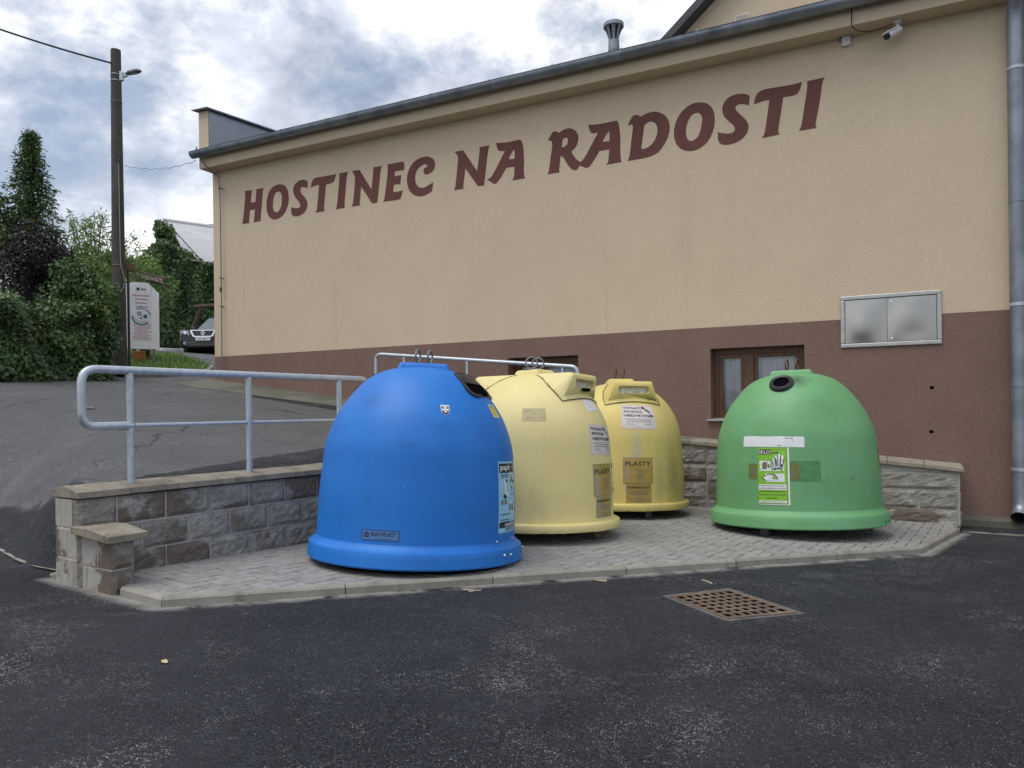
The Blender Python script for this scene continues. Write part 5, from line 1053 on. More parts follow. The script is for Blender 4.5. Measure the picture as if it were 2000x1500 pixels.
S = Sticker(SA, gn, 6.4, .463, .231, .165, M['greenpatch'], label='darker green square left by a removed label')
S = Sticker(SA, gn, -14.85, .461, .416, .127, M['olive'], label='faded olive label with the letters G and AS showing', lay=.0019)
S.frame(0, 0, .416, .127, .003, M['greyink'], lay=.0024); S.text('G', -.150, -.004, .034, .058, M['greyink'], bold=.02); S.text('AS', .135, -.004, .068, .058, M['greyink'], bold=.02)
S = Sticker(SA, gn, -14.6, .423, .258, .462, M['paper'], label='lime green recycling poster reading SKLO smes', lay=.0030)
S.rect(-.007, .003, .244, .456, M['greenlabel'], .0036); S.frame(-.007, -.002, .230, .440, .0022, M['blackink'], .0041)
lb = .0042
S.rect(-.070, .197, .104, .042, M['blackink'], lb); S.text('SKLO', -.070, .197, .094, .030, M['paper'], lay=.0048, bold=.012); S.text('směs', .020, .192, .062, .024, M['blackink'], lay=.0048, bold=.006)
S.rect(-.062, .083, .098, .082, M['paper'], lb); S.rect(.045, .083, .088, .082, M['paper'], lb); S.rect(.015, -.012, .150, .066, M['paper'], lb)
S.poly([ell(.030, .118, .013, .052, .12), ell(.050, .135, .012, .05, 0), ell(.072, .125, .013, .048, -.15), ell(.012, .105, .011, .045, .2)], M['paper'], .0048)
for (x, y, a, b, rt) in ((.022, .105, .0032, .050, .12), (.041, .12, .003, .055, 0), (.06, .118, .0045, .050, -.1), (.083, .112, .0035, .045, -.2), (.006, .095, .003, .04, .25), (.05, .063, .03, .005, .2), (.015, .058, .012, .008, 0), (.07, .085, .008, .012, .3)): S.poly([ell(x, y, a, b, rt)], M['blackink'], .0054)
S.poly([ell(.028, .115, .007, .035, .12)], M['greyink'], .0052); S.poly([ell(.067, .052, .014, .010)], M['greenlabel'], .0054)
for (x, y, w_, h_) in ((-.096, .075, .024, .048), (-.066, .085, .034, .058), (-.030, .098, .030, .062)):
    S.poly([[(x + px_ * w_, y + py_ * h_) for px_, py_ in rrect(1, 1, .25)]], M['blackink'], .0048); S.poly([[(x + px_ * w_ * .8, y + py_ * h_ * .88) for px_, py_ in rrect(1, 1, .25)]], M['paper'] if x != -.066 else M['olive'], .0053)
S.poly([ell(-.032, .085, .009, .016)], M['greyink'], .0057)
S.poly([[(-.095, -.015), (-.04, .018), (.01, .020), (.035, -.008), (.04, -.03), (-.02, -.04), (-.06, -.038)]], M['blackink'], .0048); S.poly([[(-.085, -.014), (-.04, .010), (.0, .008), (-.02, -.024), (-.055, -.03)]], M['paper'], .0053); S.poly([[(.004, .012), (.024, -.004), (.028, -.024), (-.008, -.022)]], M['greenlabel'], .0053)
S.rect(-.007, -.088, .222, .044, M['paper'], lb); S.text('Nevhazujte porcelán, keramiku,', -.012, -.078, .205, .013, M['blackink'], .0048, bold=.01); S.text('autosklo, drátěné sklo a zrcadla!', -.007, -.097, .208, .013, M['blackink'], .0048, bold=.01)
S.lines(-.005, -.124, .21, 1, .01, .005, M['blackink'], seed=21, lay=.0046); S.text('DĚKUJEME VÁM, ŽE TŘÍDÍTE!', -.005, -.150, .212, .015, M['blackink'], .0048); S.text('EKO-KOM', -.01, -.177, .075, .012, M['blackink'], .0048, bold=.01)
S.rect(-.007, -.206, .222, .018, M['paper'], lb); S.lines(-.007, -.206, .19, 1, .01, .004, M['greyink'], seed=22, lay=.0048)
S = Sticker(SA, gn, 84, .545, .19, .25, M['ochre'], label='tan oval emblem on the right flank', outline=ell(0, 0, .5, .5, n=24)); S.poly([ell(0, 0, .075, .105, n=20), ell(0, 0, .06, .088, n=20)], M['greyink'], name='emblem_ring')
for th in (66.3, 73.3, -95):
    p = Vector((.738 * math.sin(R(th)), -.738 * math.cos(R(th)), .036)); d = Vector((math.sin(R(th)), -math.cos(R(th)), 0))
    MB().lathe([(.0001, .001), (.0095, .001), (.011, -.004)], 12).build('ring_hole', M['void_shade'], gn, mw=Matrix.Translation(p) @ d.to_track_quat('Z', 'Y').to_matrix().to_4x4())

# ---- yellow plastic containers
def hood(root, m, th, torn=False):
    """moulded throw-in hood: flat top from the crown outwards, sloping cheeks, upright face with a slot"""
    t = R(th); er = Vector((math.sin(t), -math.cos(t), 0)); et = Vector((math.cos(t), math.sin(t), 0))
    P = lambda r, s_, z: er * r + et * s_ + Vector((0, 0, z))
    def dome(s_, z, off=.004):
        d = SB.s_of_z(z); r, zz = SB.rz(d); return P(math.sqrt(max(r * r - s_ * s_, .0001)) + off, s_, zz + off * .5)
    ZT = 1.272
    nU = 12; us = [-1 + 2 * i / nU for i in range(nU + 1)]
    rowI = [P(.10, .15 * u, ZT + .004) for u in us]
    rowT1 = [P(.46, .19 * u, ZT) for u in us]
    rowT2 = [P(.487, .195 * u, ZT - .008) for u in us]
    rowT3 = [P(.500, .20 * u, ZT - .03) for u in us]
    rowM = [P(.508, .215 * u, 1.165) for u in us]
    rowB = [dome(.262 * u, 1.066 + .03 * (1 - u * u), .012) for u in us]
    rowF = [dome(.285 * u, 1.036 + .03 * (1 - u * u), .005) for u in us]
    mb = MB(); W = nU + 1
    rows = [rowI, rowT1, rowT2, rowT3]; vs = [p for r_ in rows for p in r_]
    mb.add(vs, [(r_ * W + i, (r_ + 1) * W + i, (r_ + 1) * W + i + 1, r_ * W + i + 1) for r_ in range(3) for i in range(nU)])
    # face with slot: ring between outer outline and slot outline
    slot = [(x, 1.182 + y) for x, y in rrect(.335, .078, .036, 6)]
    def face(s_, z):   # point on the slightly raked face
        k = (ZT - .03 - z) / (ZT - .03 - 1.07); return P(.500 + .012 * k + .0, s_, z)
    out = [(.20 * u, ZT - .03) for u in us[::-1]] + [(.20 + .06 * k / 6, ZT - .03 - (ZT - .03 - 1.085) * k / 6) for k in ()] + []
    outer3 = [rowT3[i] for i in range(nU, -1, -1)] + [rowB[i] for i in range(nU + 1)]
    # match outline points by angle about the slot centre
    def ang(s_, z): return math.atan2((z - 1.175) * 2.2, s_)
    o2 = [(p.dot(et), p.z, p) for p in outer3]; o2.sort(key=lambda q: ang(q[0], q[1]))
    s2 = sorted(slot, key=lambda q: ang(q[0], q[1]))
    A_ = [q[2] for q in o2]; B_ = [face(*q) for q in s2]; C_ = [face(q[0] * .97, 1.182 + (q[1] - 1.182) * .9) - er * .045 for q in s2]
    bm = bmesh.new(); va = [bm.verts.new(p) for p in A_]; vb = [bm.verts.new(p) for p in B_]; vc = [bm.verts.new(p) for p in C_]
    aa = [ang(q[0], q[1]) for q in o2]; bb = [ang(q[0], q[1]) for q in s2]; i = j = 0; na, nb_ = len(va), len(vb)
    while i < na or j < nb_:
        ai = aa[i + 1] if i + 1 < na else aa[0] + 2 * math.pi if i < na else 1e9
        bj = bb[j + 1] if j + 1 < nb_ else bb[0] + 2 * math.pi if j < nb_ else 1e9
        if i < na and (ai <= bj or j >= nb_): bm.faces.new((va[i], va[(i + 1) % na], vb[j % nb_])); i += 1
        else: bm.faces.new((va[i % na], vb[(j + 1) % nb_], vb[j])); j += 1
    for k in range(nb_): bm.faces.new((vb[k], vb[(k + 1) % nb_], vc[(k + 1) % nb_], vc[k]))
    bmesh.ops.recalc_face_normals(bm, faces=bm.faces[:]); bm.verts.index_update()
    mb.add([v.co for v in bm.verts], [tuple(v.index for v in f.verts) for f in bm.faces]); bm.free()
    # cheeks and foot flange
    for sg in (0, nU):
        s_ = -1 if sg == 0 else 1
        topc = [rowI[sg], rowT1[sg], rowT2[sg], rowT3[sg], rowB[sg]]
        foot = [dome(s_ * .20, 1.235, .006), dome(s_ * .265, 1.165, .006), dome(s_ * .28, 1.12, .006), dome(s_ * .285, 1.08, .006), rowF[sg]]
        mb.add(topc + foot, [((k, k + 1, 6 + k, 5 + k) if s_ < 0 else (k + 1, k, 5 + k, 6 + k)) for k in range(4)])
    mb.add(rowB + rowF, [(i, W + i, W + i + 1, i + 1) for i in range(nU)])
    bm = bmesh.new(); vv = [bm.verts.new(p) for p in mb.v]
    for f in mb.f:
        try: bm.faces.new([vv[i] for i in f])
        except ValueError: pass
    bmesh.ops.remove_doubles(bm, verts=bm.verts[:], dist=.0004); bmesh.ops.recalc_face_normals(bm, faces=bm.faces[:])
    hm = bpy.data.meshes.new('hood'); bm.to_mesh(hm); bm.free(); hm.shade_smooth(); hm.set_sharp_from_angle(angle=R(60))
    hd = obj('hood', hm, m, root); bv = hd.modifiers.new('bevel', 'BEVEL'); bv.width = .016; bv.segments = 3; bv.limit_method = 'ANGLE'; bv.angle_limit = R(32)
    MB().add([q - er * .0 for q in C_], [tuple(range(len(C_)))]).build('slot_flap', M['offwhite'], hd)
    if torn:
        MB().add([P(.516, -.09, 1.15), P(.517, .06, 1.15), P(.519, .04, 1.122), P(.519, -.085, 1.12)], [(0, 1, 2, 3)]).build('torn_gap', M['void_shade'], hd)
    # dark joint round the flange with rivets
    seam = [dome(-.17, 1.262, .006), dome(-.215, 1.228, .006), dome(-.275, 1.16, .006), dome(-.293, 1.10, .006)] + [dome(.295 * u, 1.029 + .03 * (1 - u * u), .006) for u in us] + [dome(.293, 1.10, .006), dome(.275, 1.16, .006), dome(.215, 1.228, .006), dome(.17, 1.262, .006)]
    MB().tube(seam, .0032, 6).build('hood_joint', M['blackink'], hd)
    for q in (seam[3], seam[2], seam[5], seam[10], seam[15], seam[-3]): MB().lathe([(.0001, .005), (.004, .004), (.006, 0)], 8).build('rivet', M['rust'], hd, mw=Matrix.Translation(q + er * .004 - Vector((0, 0, -.014))))
def yellow(key, label, m, th, torn=False):
    y = bell_root(key, 'plastics_container', label)
    shell_mesh(y, SB, m); ring_mesh(y, RING_B, m, wob=.006)
    top_block(y, m, 1.22, 1.322, .13 if key == 'y2' else .105, .13, .035, rot=8 if key == 'y2' else 45)
    lifting(y, 1.322, 8 if key == 'y2' else 50, M['rust'] if key == 'y2' else M['dgalv'], gap=.088, RR=.05, tilt=22 if key == 'y2' else -40); feet(y, .60, .085, 62 if key == 'y1' else 28, 'rust' if key == 'y1' else 'blackplastic')
    hood(y, m, th, torn); hood(y, m, th + 180)
    return y
def cctv_sticker(y, th, z, h=.255):
    S = Sticker(SB, y, th, z, .36, h, M['pinkish'], label='white CCTV warning sticker with black capitals', rot=-2, outline=[(x / 1., yy / 1.) for x, yy in rrect(1, 1, .07)])
    S.frame(0, 0, .345, h - .015, .0022, M['redink'])
    k = h / .255
    S.text('PROSTRANSTVÍ', -.062, .092 * k, .196, .034, M['blackink'], bold=.014); S.text('MONITOROVÁNO', -.058, .052 * k, .196, .034, M['blackink'], bold=.014); S.text('KAMEROVÝM SYSTÉMEM', 0, .010 * k, .312, .034, M['blackink'], bold=.014)
    S.frame(0, -.062 * k, .305, .078, .002, M['greyink'], .0024); S.lines(0, -.038 * k, .27, 2, .019, .006, M['greyink'], seed=31); S.lines(-.09, -.081 * k, .08, 1, .01, .006, M['greyink'], seed=32); S.lines(.095, -.078 * k, .08, 1, .01, .006, M['greyink'], seed=33)
    S.poly([ell(.060, .095 * k, .019, .014, -.5)], M['blackink'], name='camera_picture'); S.poly([[(.068, .082), (.078, .094), (.135, .062), (.132, .040)]], M['greyink'], name='camera_picture'); S.poly([[(.075, .078), (.128, .048), (.126, .040), (.078, .068)]], M['blackink'], .0032, name='camera_picture'); S.poly([[(.125, .05), (.13, .05), (.135, .028), (.165, .012), (.165, .008), (.13, .024)]], M['blackink'], .003, name='camera_picture')
def plasty(y, th, z1, h1, z2, h2, dth):
    S = Sticker(SB, y, th, z1, .308, h1, M['ochre'], label='weathered ochre label reading PLASTY'); S.frame(0, 0, .308, h1, .0028, M['greyink'])
    S.text('PLASTY', .0, .068, .265, .042, M['blackink'], bold=.012)
    for k, w_ in enumerate((.105, .06, .07, .07, .085)): S.lines(.012, .006 - k * .017 - (.006 if k > 1 else 0), w_, 1, .01, .006, M['greyink'], seed=40 + k)
    T = Sticker(SB, y, th + dth, z2, .262, h2, M['ochre'], label='smaller ochre address label below it'); T.frame(0, 0, .262, h2, .0028, M['greyink'])
    T.text('BECKER KRALOVICE S.R.O.', 0, h2 / 2 - .035, .235, .022, M['blackink'], bold=.02)
    T.rects([(0, h2 / 2 - .068, .235, .0025), (0, -h2 / 2 + .042, .235, .0025)], M['greyink']); T.lines(0, h2 / 2 - .078, .18, 3, .014, .005, M['greyink'], seed=51); T.text('331 41  KRALOVICE', 0, -h2 / 2 + .030, .19, .010, M['greyink']); T.lines(0, -h2 / 2 + .014, .13, 1, .01, .007, M['greyink'], seed=53)
y1 = yellow('y1', 'pale yellow bell-shaped plastics container directly behind the blue one', M['yellow'], 57.5, torn=True)
cctv_sticker(y1, 59.5, .722, .25); plasty(y1, 57.6, .396, .26, .178, .17, .5)
S = Sticker(SB, y1, 57.5, 1.008, .19, .125, M['paper'], label='torn blank white sticker below the hood', rot=2, outline=[(-.5, .5), (.1, .52), (.46, .45), (.44, .1), (.5, -.35), (.2, -.47), (-.05, -.4), (-.15, -.5), (-.45, -.44), (-.47, 0)]); S.rects([(-.02, .0, .002, .06), (.05, .02, .05, .002)], M['greyink'])
Sticker(SB, y1, -.7, .918, .19, .112, M['taupe'], label='brownish residue of a removed label')
S = Sticker(SB, y1, 86, .40, .24, .27, M['paper'], label='white recycling poster round the right flank'); S.rect(-.03, .105, .17, .045, M['blackink']); S.rect(-.02, -.095, .19, .03, M['blackink']); S.rects([(-.03, .02, .12, .05), (-.02, -.04, .1, .03)], M['bluelabel'])
y2 = yellow('y2', 'grimy streaked yellow bell-shaped plastics container farthest back', M['yellowdirty'], 17)
cctv_sticker(y2, 18.8, .915, .262); plasty(y2, 15.8, .387, .25, .169, .182, .3)

# ------------------------------------------------------------------ plants
def gzv(x, y): return float(ground(x, y))
def leaves(name, m, parent, pts, nrm, size, aspect=1.0, droop=.3, fold=.25, jit=.6, kind='stuff', mw=None, var=None, updir=None):
    """one mesh of many leaf-sized folded quads. pts, nrm: (n,3) arrays"""
    n = len(pts); pts = np.asarray(pts); nrm = np.asarray(nrm) + rng.normal(0, jit, (n, 3)); nrm /= np.linalg.norm(nrm, axis=1, keepdims=True)
    up = np.tile([0, 0, -1.], (n, 1)) * droop + rng.normal(0, 1, (n, 3)) if updir is None else np.asarray(updir) + rng.normal(0, .25, (n, 3))
    d = up - nrm * np.sum(up * nrm, 1, keepdims=True); d /= np.linalg.norm(d, axis=1, keepdims=True) + 1e-9
    s = np.cross(nrm, d); sz = size * rng.uniform(.45, 1.5, (n, 1)); w = sz * .5 * aspect
    tip = pts + d * sz; base = pts; mid = pts + d * sz * .45
    l = mid + s * w + nrm * fold * w; r = mid - s * w + nrm * fold * w
    co = np.stack([base, r, tip, l], 1).reshape(-1, 3); i0 = np.arange(n)[:, None] * 4
    fc = np.concatenate([i0 + [0, 1, 2], i0 + [0, 2, 3]], 1).reshape(-1, 3)
    me = bpy.data.meshes.new(name); np_mesh(me, co, fc)
    a = me.attributes.new('var', 'FLOAT', 'POINT'); vv = rng.uniform(0, 1, n) if var is None else np.clip(var + rng.normal(0, .16, n), 0, 1)
    a.data.foreach_set('value', np.repeat(vv, 4).astype('f4'))
    o = obj(name, me, m, parent, mw=mw)
    return o
def lump_shell(n, c, rad, lumps=26, seed=0, inner=.45):
    """points spread over an uneven lumpy volume; returns pts, outward normals, var"""
    g = np.random.default_rng(seed); c = np.array(c); rad = np.array(rad)
    lc = g.normal(0, 1, (lumps, 3)); lc /= np.linalg.norm(lc, axis=1, keepdims=True); lc = c + lc * rad * g.uniform(.35, .92, (lumps, 1))
    lr = g.uniform(.22, .48, lumps); lv = g.uniform(.25, .75, lumps)
    k = g.integers(0, lumps, n); dirs = g.normal(0, 1, (n, 3)); dirs /= np.linalg.norm(dirs, axis=1, keepdims=True)
    rr = g.uniform(inner, 1.08, (n, 1)) ** .6
    return lc[k] + dirs * rad * lr[k][:, None] * rr, dirs, lv[k]
def branchy(name, parent, base, h, spread, n, r0, m, seed):
    g = random.Random(seed); mb = MB(); b = Vector(base); top = b + Vector((g.uniform(-.1, .1), g.uniform(-.1, .1), h * .75)); mb.tube([b - Vector((0, 0, .2)), b + (top - b) * .5 + Vector((g.uniform(-.08, .08), 0, 0)), top], [r0, r0 * .7, r0 * .3], 8)
    for k in range(n):
        t = g.uniform(.25, .9); p = b + (top - b) * t; a = g.uniform(0, 6.28); e_ = p + Vector((math.cos(a) * spread * g.uniform(.5, 1), math.sin(a) * spread * g.uniform(.5, 1), h * g.uniform(.12, .4))); mb.tube([p, (p + e_) / 2 + Vector((0, 0, .06)), e_], [r0 * .35, r0 * .22, r0 * .08], 5)
    return mb.build(name, m, parent)
def cam_at(px_, py_, dep):       # world point on the view line at a depth (lays out the far background)
    dx, dy = px_ - 1000, 800 - py_; c, s_ = math.cos(ROLL), math.sin(ROLL); hh = (dx * c + dy * s_) / 1450 * dep; vv = (-dx * s_ + dy * c) / 1450 * dep
    return Vector((hh * math.cos(YAW) - dep * math.sin(YAW), hh * math.sin(YAW) + dep * math.cos(YAW), CAMZ + vv))
def PX(px_, dep): q = cam_at(px_, 700, dep); return (q.x, q.y)
def on_ground(px_, py_):         # where the view line meets the terrain
    d = 3.
    while d < 60:
        q = cam_at(px_, py_, d)
        if q.z < gzv(q.x, q.y): break
        d += .05
    return d
# ivy hedge along the upper street
hedge = empty('ivy_hedge', 'dense dark ivy-covered hedge along the upper street at the left', 'hedge', (-11.6, 5.5, 1.6))
hinv = Matrix.Translation(-hedge.location)
n = 70000; yv = rng.uniform(3.2, 7.85, n); hmax = 1.22 + .20 * np.sin(yv * 1.7) + .2 * np.sin(yv * 4.1 + 1) ; hmax = np.where(yv > 7.2, hmax * (1 - .45 * (yv - 7.2)), hmax)
t = rng.uniform(0, 1, n); face = rng.uniform(0, 1, n) < .72
bulge = .17 * np.sin(yv * 3.3) + .12 * np.sin(yv * 7.7 + t * 5) + .09 * np.sin(t * 9 + yv * 2)
xv = np.where(face, -11.12 - .30 * t ** 1.5 + bulge * (0.3 + t) + rng.normal(0, .07, n), -11.2 - rng.uniform(0, 1.3, n))
zb = ground(xv, yv); zv = np.where(face, zb + t * hmax, zb + hmax * rng.uniform(.86, 1.06, n))
endm = yv > 7.6
nr = np.stack([np.where(face, 1., .2), np.where(endm, .8, 0.), np.where(face, .35, 1.)], 1)
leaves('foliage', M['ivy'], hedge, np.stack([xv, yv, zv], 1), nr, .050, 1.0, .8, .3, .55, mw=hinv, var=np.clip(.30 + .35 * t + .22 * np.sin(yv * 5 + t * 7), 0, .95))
mb = MB()
for k in range(24):
    y_ = 3.3 + k * .19; z_ = gzv(-11.6, y_); mb.tube([(-11.6, y_, z_ - .2), (-11.5 + random.uniform(-.1, .1), y_ + random.uniform(-.2, .2), z_ + .6), (-11.6, y_ + random.uniform(-.3, .3), z_ + 1.15)], [.03, .022, .01], 6)
mb.build('stems', M['bark'], hedge, mw=hinv)
mb = MB(); vs = []
for k in range(26):
    y_ = 3.1 + 4.55 * k / 25; vs += [(-11.62, y_, gzv(-11.6, y_) - .1), (-11.72, y_, gzv(-11.6, y_) + .9), (-12.4, y_, gzv(-12.4, y_) + .85)]
mb.add(vs, [(3 * i + a, 3 * i + 3 + a, 3 * i + 4 + a, 3 * i + 1 + a) for i in range(25) for a in (0, 1)]); mb.build('inner_mass', M['bark'], hedge, mw=hinv)
def bush(name, label, cat, base, rad, n, m, size, seed, cz, aspect=.9, lumps=30, droop=.3, jit=.6, trunk=True, group=None, stems=10, updir=None, inner=.45):
    b = (base[0], base[1], gzv(base[0], base[1])); o = empty(name, label, cat, b, group=group); inv = Matrix.Translation(-o.location)
    p, d, v = lump_shell(n, (b[0], b[1], b[2] + cz), rad, lumps, seed, inner)
    k = p[:, 2] > b[2]; leaves('crown', m, o, p[k], d[k], size, aspect, droop, .3, jit, mw=inv, var=v[k])
    branchy('trunk', o, b, cz + rad[2] * .7, max(rad[0], rad[1]) * .8, stems, .05, M['bark'], seed).matrix_local = inv
    return o
bush('purple_shrub', 'dark purple-leaved shrub above the ivy hedge', 'shrub', PX(80, 12.9), (.64, .64, .72), 20000, M['plum'], .036, 3, 1.75, lumps=44)
bush('yellowing_bush', 'yellow-green bush at the far left edge below the conifer', 'bush', PX(2, 14.2), (.6, .6, .9), 8000, M['bushl'], .06, 5, 2.5)
bush('dark_shrub', 'dark green leafy shrub between the purple shrub and the pole', 'shrub', PX(160, 12.7), (.54, .54, .74), 13000, M['ivy2'], .048, 8, 1.2)
# willow-like bush: narrow leaves on long arching shoots
WX_, WY_ = PX(182, 16.6)
wl = empty('willow_bush', 'light green narrow-leaved willow bush beside the pole', 'bush', (WX_, WY_, gzv(WX_, WY_))); winv = Matrix.Translation(-wl.location)
P_, D_, V_ = lump_shell(8000, (WX_, WY_, gzv(WX_, WY_) + 1.55), (1.0, 1.0, 1.1), 30, 21)
mb = MB(); sp, sn, su = [], [], []
b = Vector(wl.location)
for k in range(64):
    a = random.uniform(0, 6.28); rr_ = random.uniform(.2, 1.2); h = random.uniform(1.7, 3.3) * (1.12 - .22 * rr_); e_ = b + Vector((math.cos(a) * rr_, math.sin(a) * rr_, h)); m_ = b + Vector((math.cos(a) * rr_ * .35, math.sin(a) * rr_ * .35, h * .72))
    cv = bez(b, m_, e_, 10); mb.tube(cv, [.016 - .0013 * i for i in range(11)], 5)
    for i in range(5, 11):
        for j in range(22):
            q = cv[i] + (cv[i] - cv[i - 1]) * random.uniform(-1, 0) + Vector((random.gauss(0, .07), random.gauss(0, .07), random.gauss(0, .05))); sp.append(q); sn.append((math.cos(a + random.uniform(-1, 1)), math.sin(a + random.uniform(-1, 1)), .6)); su.append((math.cos(a) * .5 + random.gauss(0, .5), math.sin(a) * .5 + random.gauss(0, .5), random.uniform(-.9, .5)))
mb.build('trunk', M['bark'], wl, mw=winv)
leaves('crown', M['willow'], wl, np.concatenate([P_, np.array(sp)]), np.concatenate([D_, np.array(sn)]), .12, .22, .3, .2, .5, mw=winv, var=np.concatenate([V_, np.full(len(sp), .55)]))
# conifer
cf = empty('conifer_tree', 'tall dark green conifer with drooping sprays at the left edge', 'tree', (*PX(64, 14.8), gzv(*PX(64, 14.8)))); cinv = Matrix.Translation(-cf.location); b = Vector(cf.location); H = 4.55
mb = MB(); mb.tube([b - Vector((0, 0, .3)), b + Vector((.03, 0, H * .5)), b + Vector((0, .02, H))], [.13, .075, .008], 10); mb.build('trunk', M['bark'], cf, mw=cinv)
mb = MB(); cp, cn, cu_, cvv = [], [], [], []
for k in range(190):
    t = (k + .5) / 190; z = .35 + (H - .4) * t; L_ = (1.30 * (1 - t) ** .95 + .05) * random.uniform(.72, 1.12); a = k * 2.399 + random.uniform(-.3, .3)
    p0 = b + Vector((0, 0, z)); e_ = p0 + Vector((math.cos(a) * L_, math.sin(a) * L_, -.16 + .20 * t)); md = p0 + Vector((math.cos(a) * L_ * .6, math.sin(a) * L_ * .6, .16)); cv = bez(p0, md, e_, 6); mb.tube(cv, [.014, .012, .010, .008, .006, .004, .002], 4, cap=False)
    vv = random.uniform(.15, .75)
    for i in range(1, 7):
        for j in range(int(14 + 14 * (1 - t))):
            q = cv[i] + (cv[i - 1] - cv[i]) * random.random() + Vector((random.gauss(0, .055), random.gauss(0, .055), random.gauss(-.03, .045))); cp.append(q); cn.append((random.gauss(0, .5), random.gauss(0, .5), .8)); cu_.append((math.cos(a) * .7 + random.gauss(0, .4), math.sin(a) * .7 + random.gauss(0, .4), -.55)); cvv.append(vv + .2 * (i > 4))
mb.build('branches', M['bark'], cf, mw=cinv)
leaves('crown', M['thuja'], cf, np.array(cp), np.array(cn), .075, .36, .3, .15, .35, mw=cinv, var=np.array(cvv), updir=np.array(cu_))
# ------------------------------------------------------------------ ivy-grown outbuilding behind the sign
SHX = -21.4
sh = empty('outbuilding', 'ivy-grown outbuilding with pale corrugated roof behind the sign', 'building', (-20, 17, 3)); si = Matrix.Translation(-sh.location)
A0 = cam_at(200, 690, 31); A1 = cam_at(470, 690, 34)
wd = (A1 - A0); wd.z = 0; WL = wd.length; wd.normalize(); wnrm = Vector((wd.y, -wd.x, 0))
if wnrm.dot(Vector((0, 0, 0)) - A0) < 0: wnrm = -wnrm
zb_ = 2.6; ztop = cam_at(360, 512, 32.6).z
mb = MB(); q = [A0, A1, A1 - wnrm * .5, A0 - wnrm * .5]; mb.hexa([(p.x, p.y, zb_ - 1) for p in q], [(p.x, p.y, ztop) for p in q]); mb.build('wall', M['brickold'], sh, mw=si)
mb = MB()
R0 = cam_at(368, 510, 32.6); R1 = cam_at(470, 516, 34.0); R2 = cam_at(470, 452, 38.5); R3 = cam_at(318, 431, 37.0)
def rl(u, v): return (R0 * (1 - u) + R1 * u) * (1 - v) + (R3 * (1 - u) + R2 * u) * v
nrib = 34; nz_ = (R1 - R0).cross(R3 - R0).normalized(); nz_ = nz_ if nz_.z > 0 else -nz_
vs = []
for i in range(nrib * 4 + 1):
    k = i % 4; off = .045 if k in (1, 2) else 0
    vs += [rl(i / (nrib * 4), 0) + nz_ * off, rl(i / (nrib * 4), 1) + nz_ * off]
mb.add(vs, [(2 * i, 2 * i + 2, 2 * i + 3, 2 * i + 1) for i in range(nrib * 4)]); rs = mb.build('roof_sheet', M['roofsheet'], sh, mw=si)
MB().tube([rl(0, 1) + nz_ * .05, rl(1, 1) + nz_ * .05], .09, 8).build('ridge_cap', M['roofsheet'], rs)
MB().tube([rl(0.245, 0.0) + nz_ * .06, rl(.02, 1) + nz_ * .06], .02, 6).build('roof_cable', M['cable'], rs)
bk = [cam_at(366, 452, 43), cam_at(410, 437, 43), cam_at(480, 452, 43)]
far = empty('far_house', 'brown tiled roof peak showing behind the pale roof', 'building', (bk[1].x, bk[1].y, 3)); fi = Matrix.Translation(-far.location)
dv = Vector((-math.sin(YAW), math.cos(YAW), 0)) * 6
mb = MB(); mb.add([bk[0], bk[1], bk[2], bk[0] + dv, bk[1] + dv, bk[2] + dv], [(0, 1, 4, 3), (1, 2, 5, 4)]); mb.build('roof', M['rooftile'], far, mw=fi)
mb = MB(); lo_ = Vector((0, 0, -5)); mb.add([bk[0] * .98 + bk[1] * .02, bk[1] + Vector((0, 0, -.03)), bk[2], bk[2] + lo_, bk[0] + lo_], [(0, 1, 2, 3, 4)]); mb.build('wall', M['brickold'], far, mw=fi)
# ivy on that wall
iv = empty('climbing_ivy', 'mass of dark ivy covering the outbuilding wall up to its roof corner', 'ivy', ((A0.x + A1.x) / 2, (A0.y + A1.y) / 2, 2.5)); ii = Matrix.Translation(-iv.location)
n = 36000; s_ = rng.uniform(0, WL, n); tt = rng.uniform(0, 1, n)
def topline(s):     # ivy height along the wall
    f = s / WL
    return ztop + .15 + .9 * np.exp(-((f - .46) / .10) ** 2) + .25 * np.sin(f * 23) - .55 * np.clip(.35 - f, 0, 1) + .12 * np.clip((f - .56) * 6, 0, 1)
zt = topline(s_); zz = zb_ + (zt - zb_) * tt; offv = .18 + .16 * np.sin(s_ * 3.1 + tt * 6) + .12 * np.sin(s_ * 7.3 - tt * 9) + .5 * np.exp(-((s_ / WL - .46) / .12) ** 2) * tt * 0 + rng.normal(0, .08, n)
pp = np.array(A0)[None] * [1, 1, 0] + s_[:, None] * np.array(wd)[None] + offv[:, None] * np.array(wnrm)[None]; pp[:, 2] = zz
leaves('foliage', M['ivy2'], iv, pp, np.tile(np.array(wnrm) + [0, 0, .35], (n, 1)), .115, 1., .8, .3, .6, mw=ii, var=np.clip(.35 + .3 * np.sin(s_ * 4 + tt * 7), 0, .9))
ct = cam_at(326, 447, 33.5)
p_, d_, v_2 = lump_shell(4500, (ct.x, ct.y, ct.z - .55), (.5, .5, 1.0), 14, 41); leaves('foliage', M['ivy2'], iv, p_, d_, .11, 1., .5, .3, .6, mw=ii, var=v_2)
mb = MB()
for k in range(9):
    q = A0 + wd * (WL * (k + .5) / 9) + wnrm * .05; mb.tube([(q.x, q.y, zb_ - .2), (q.x + random.uniform(-.3, .3), q.y, zb_ + 2), (q.x + random.uniform(-.4, .4), q.y, zb_ + 3.6)], [.05, .035, .015], 6)
mb.build('stems', M['bark'], iv, mw=ii)
c2 = cam_at(278, 520, 21.5); bush('green_bush', 'fresh green bush between the pole and the ivy wall', 'bush', (c2.x, c2.y), (1.0, 1.0, .8), 6500, M['willow'], .10, 17, 2.0, aspect=.5)
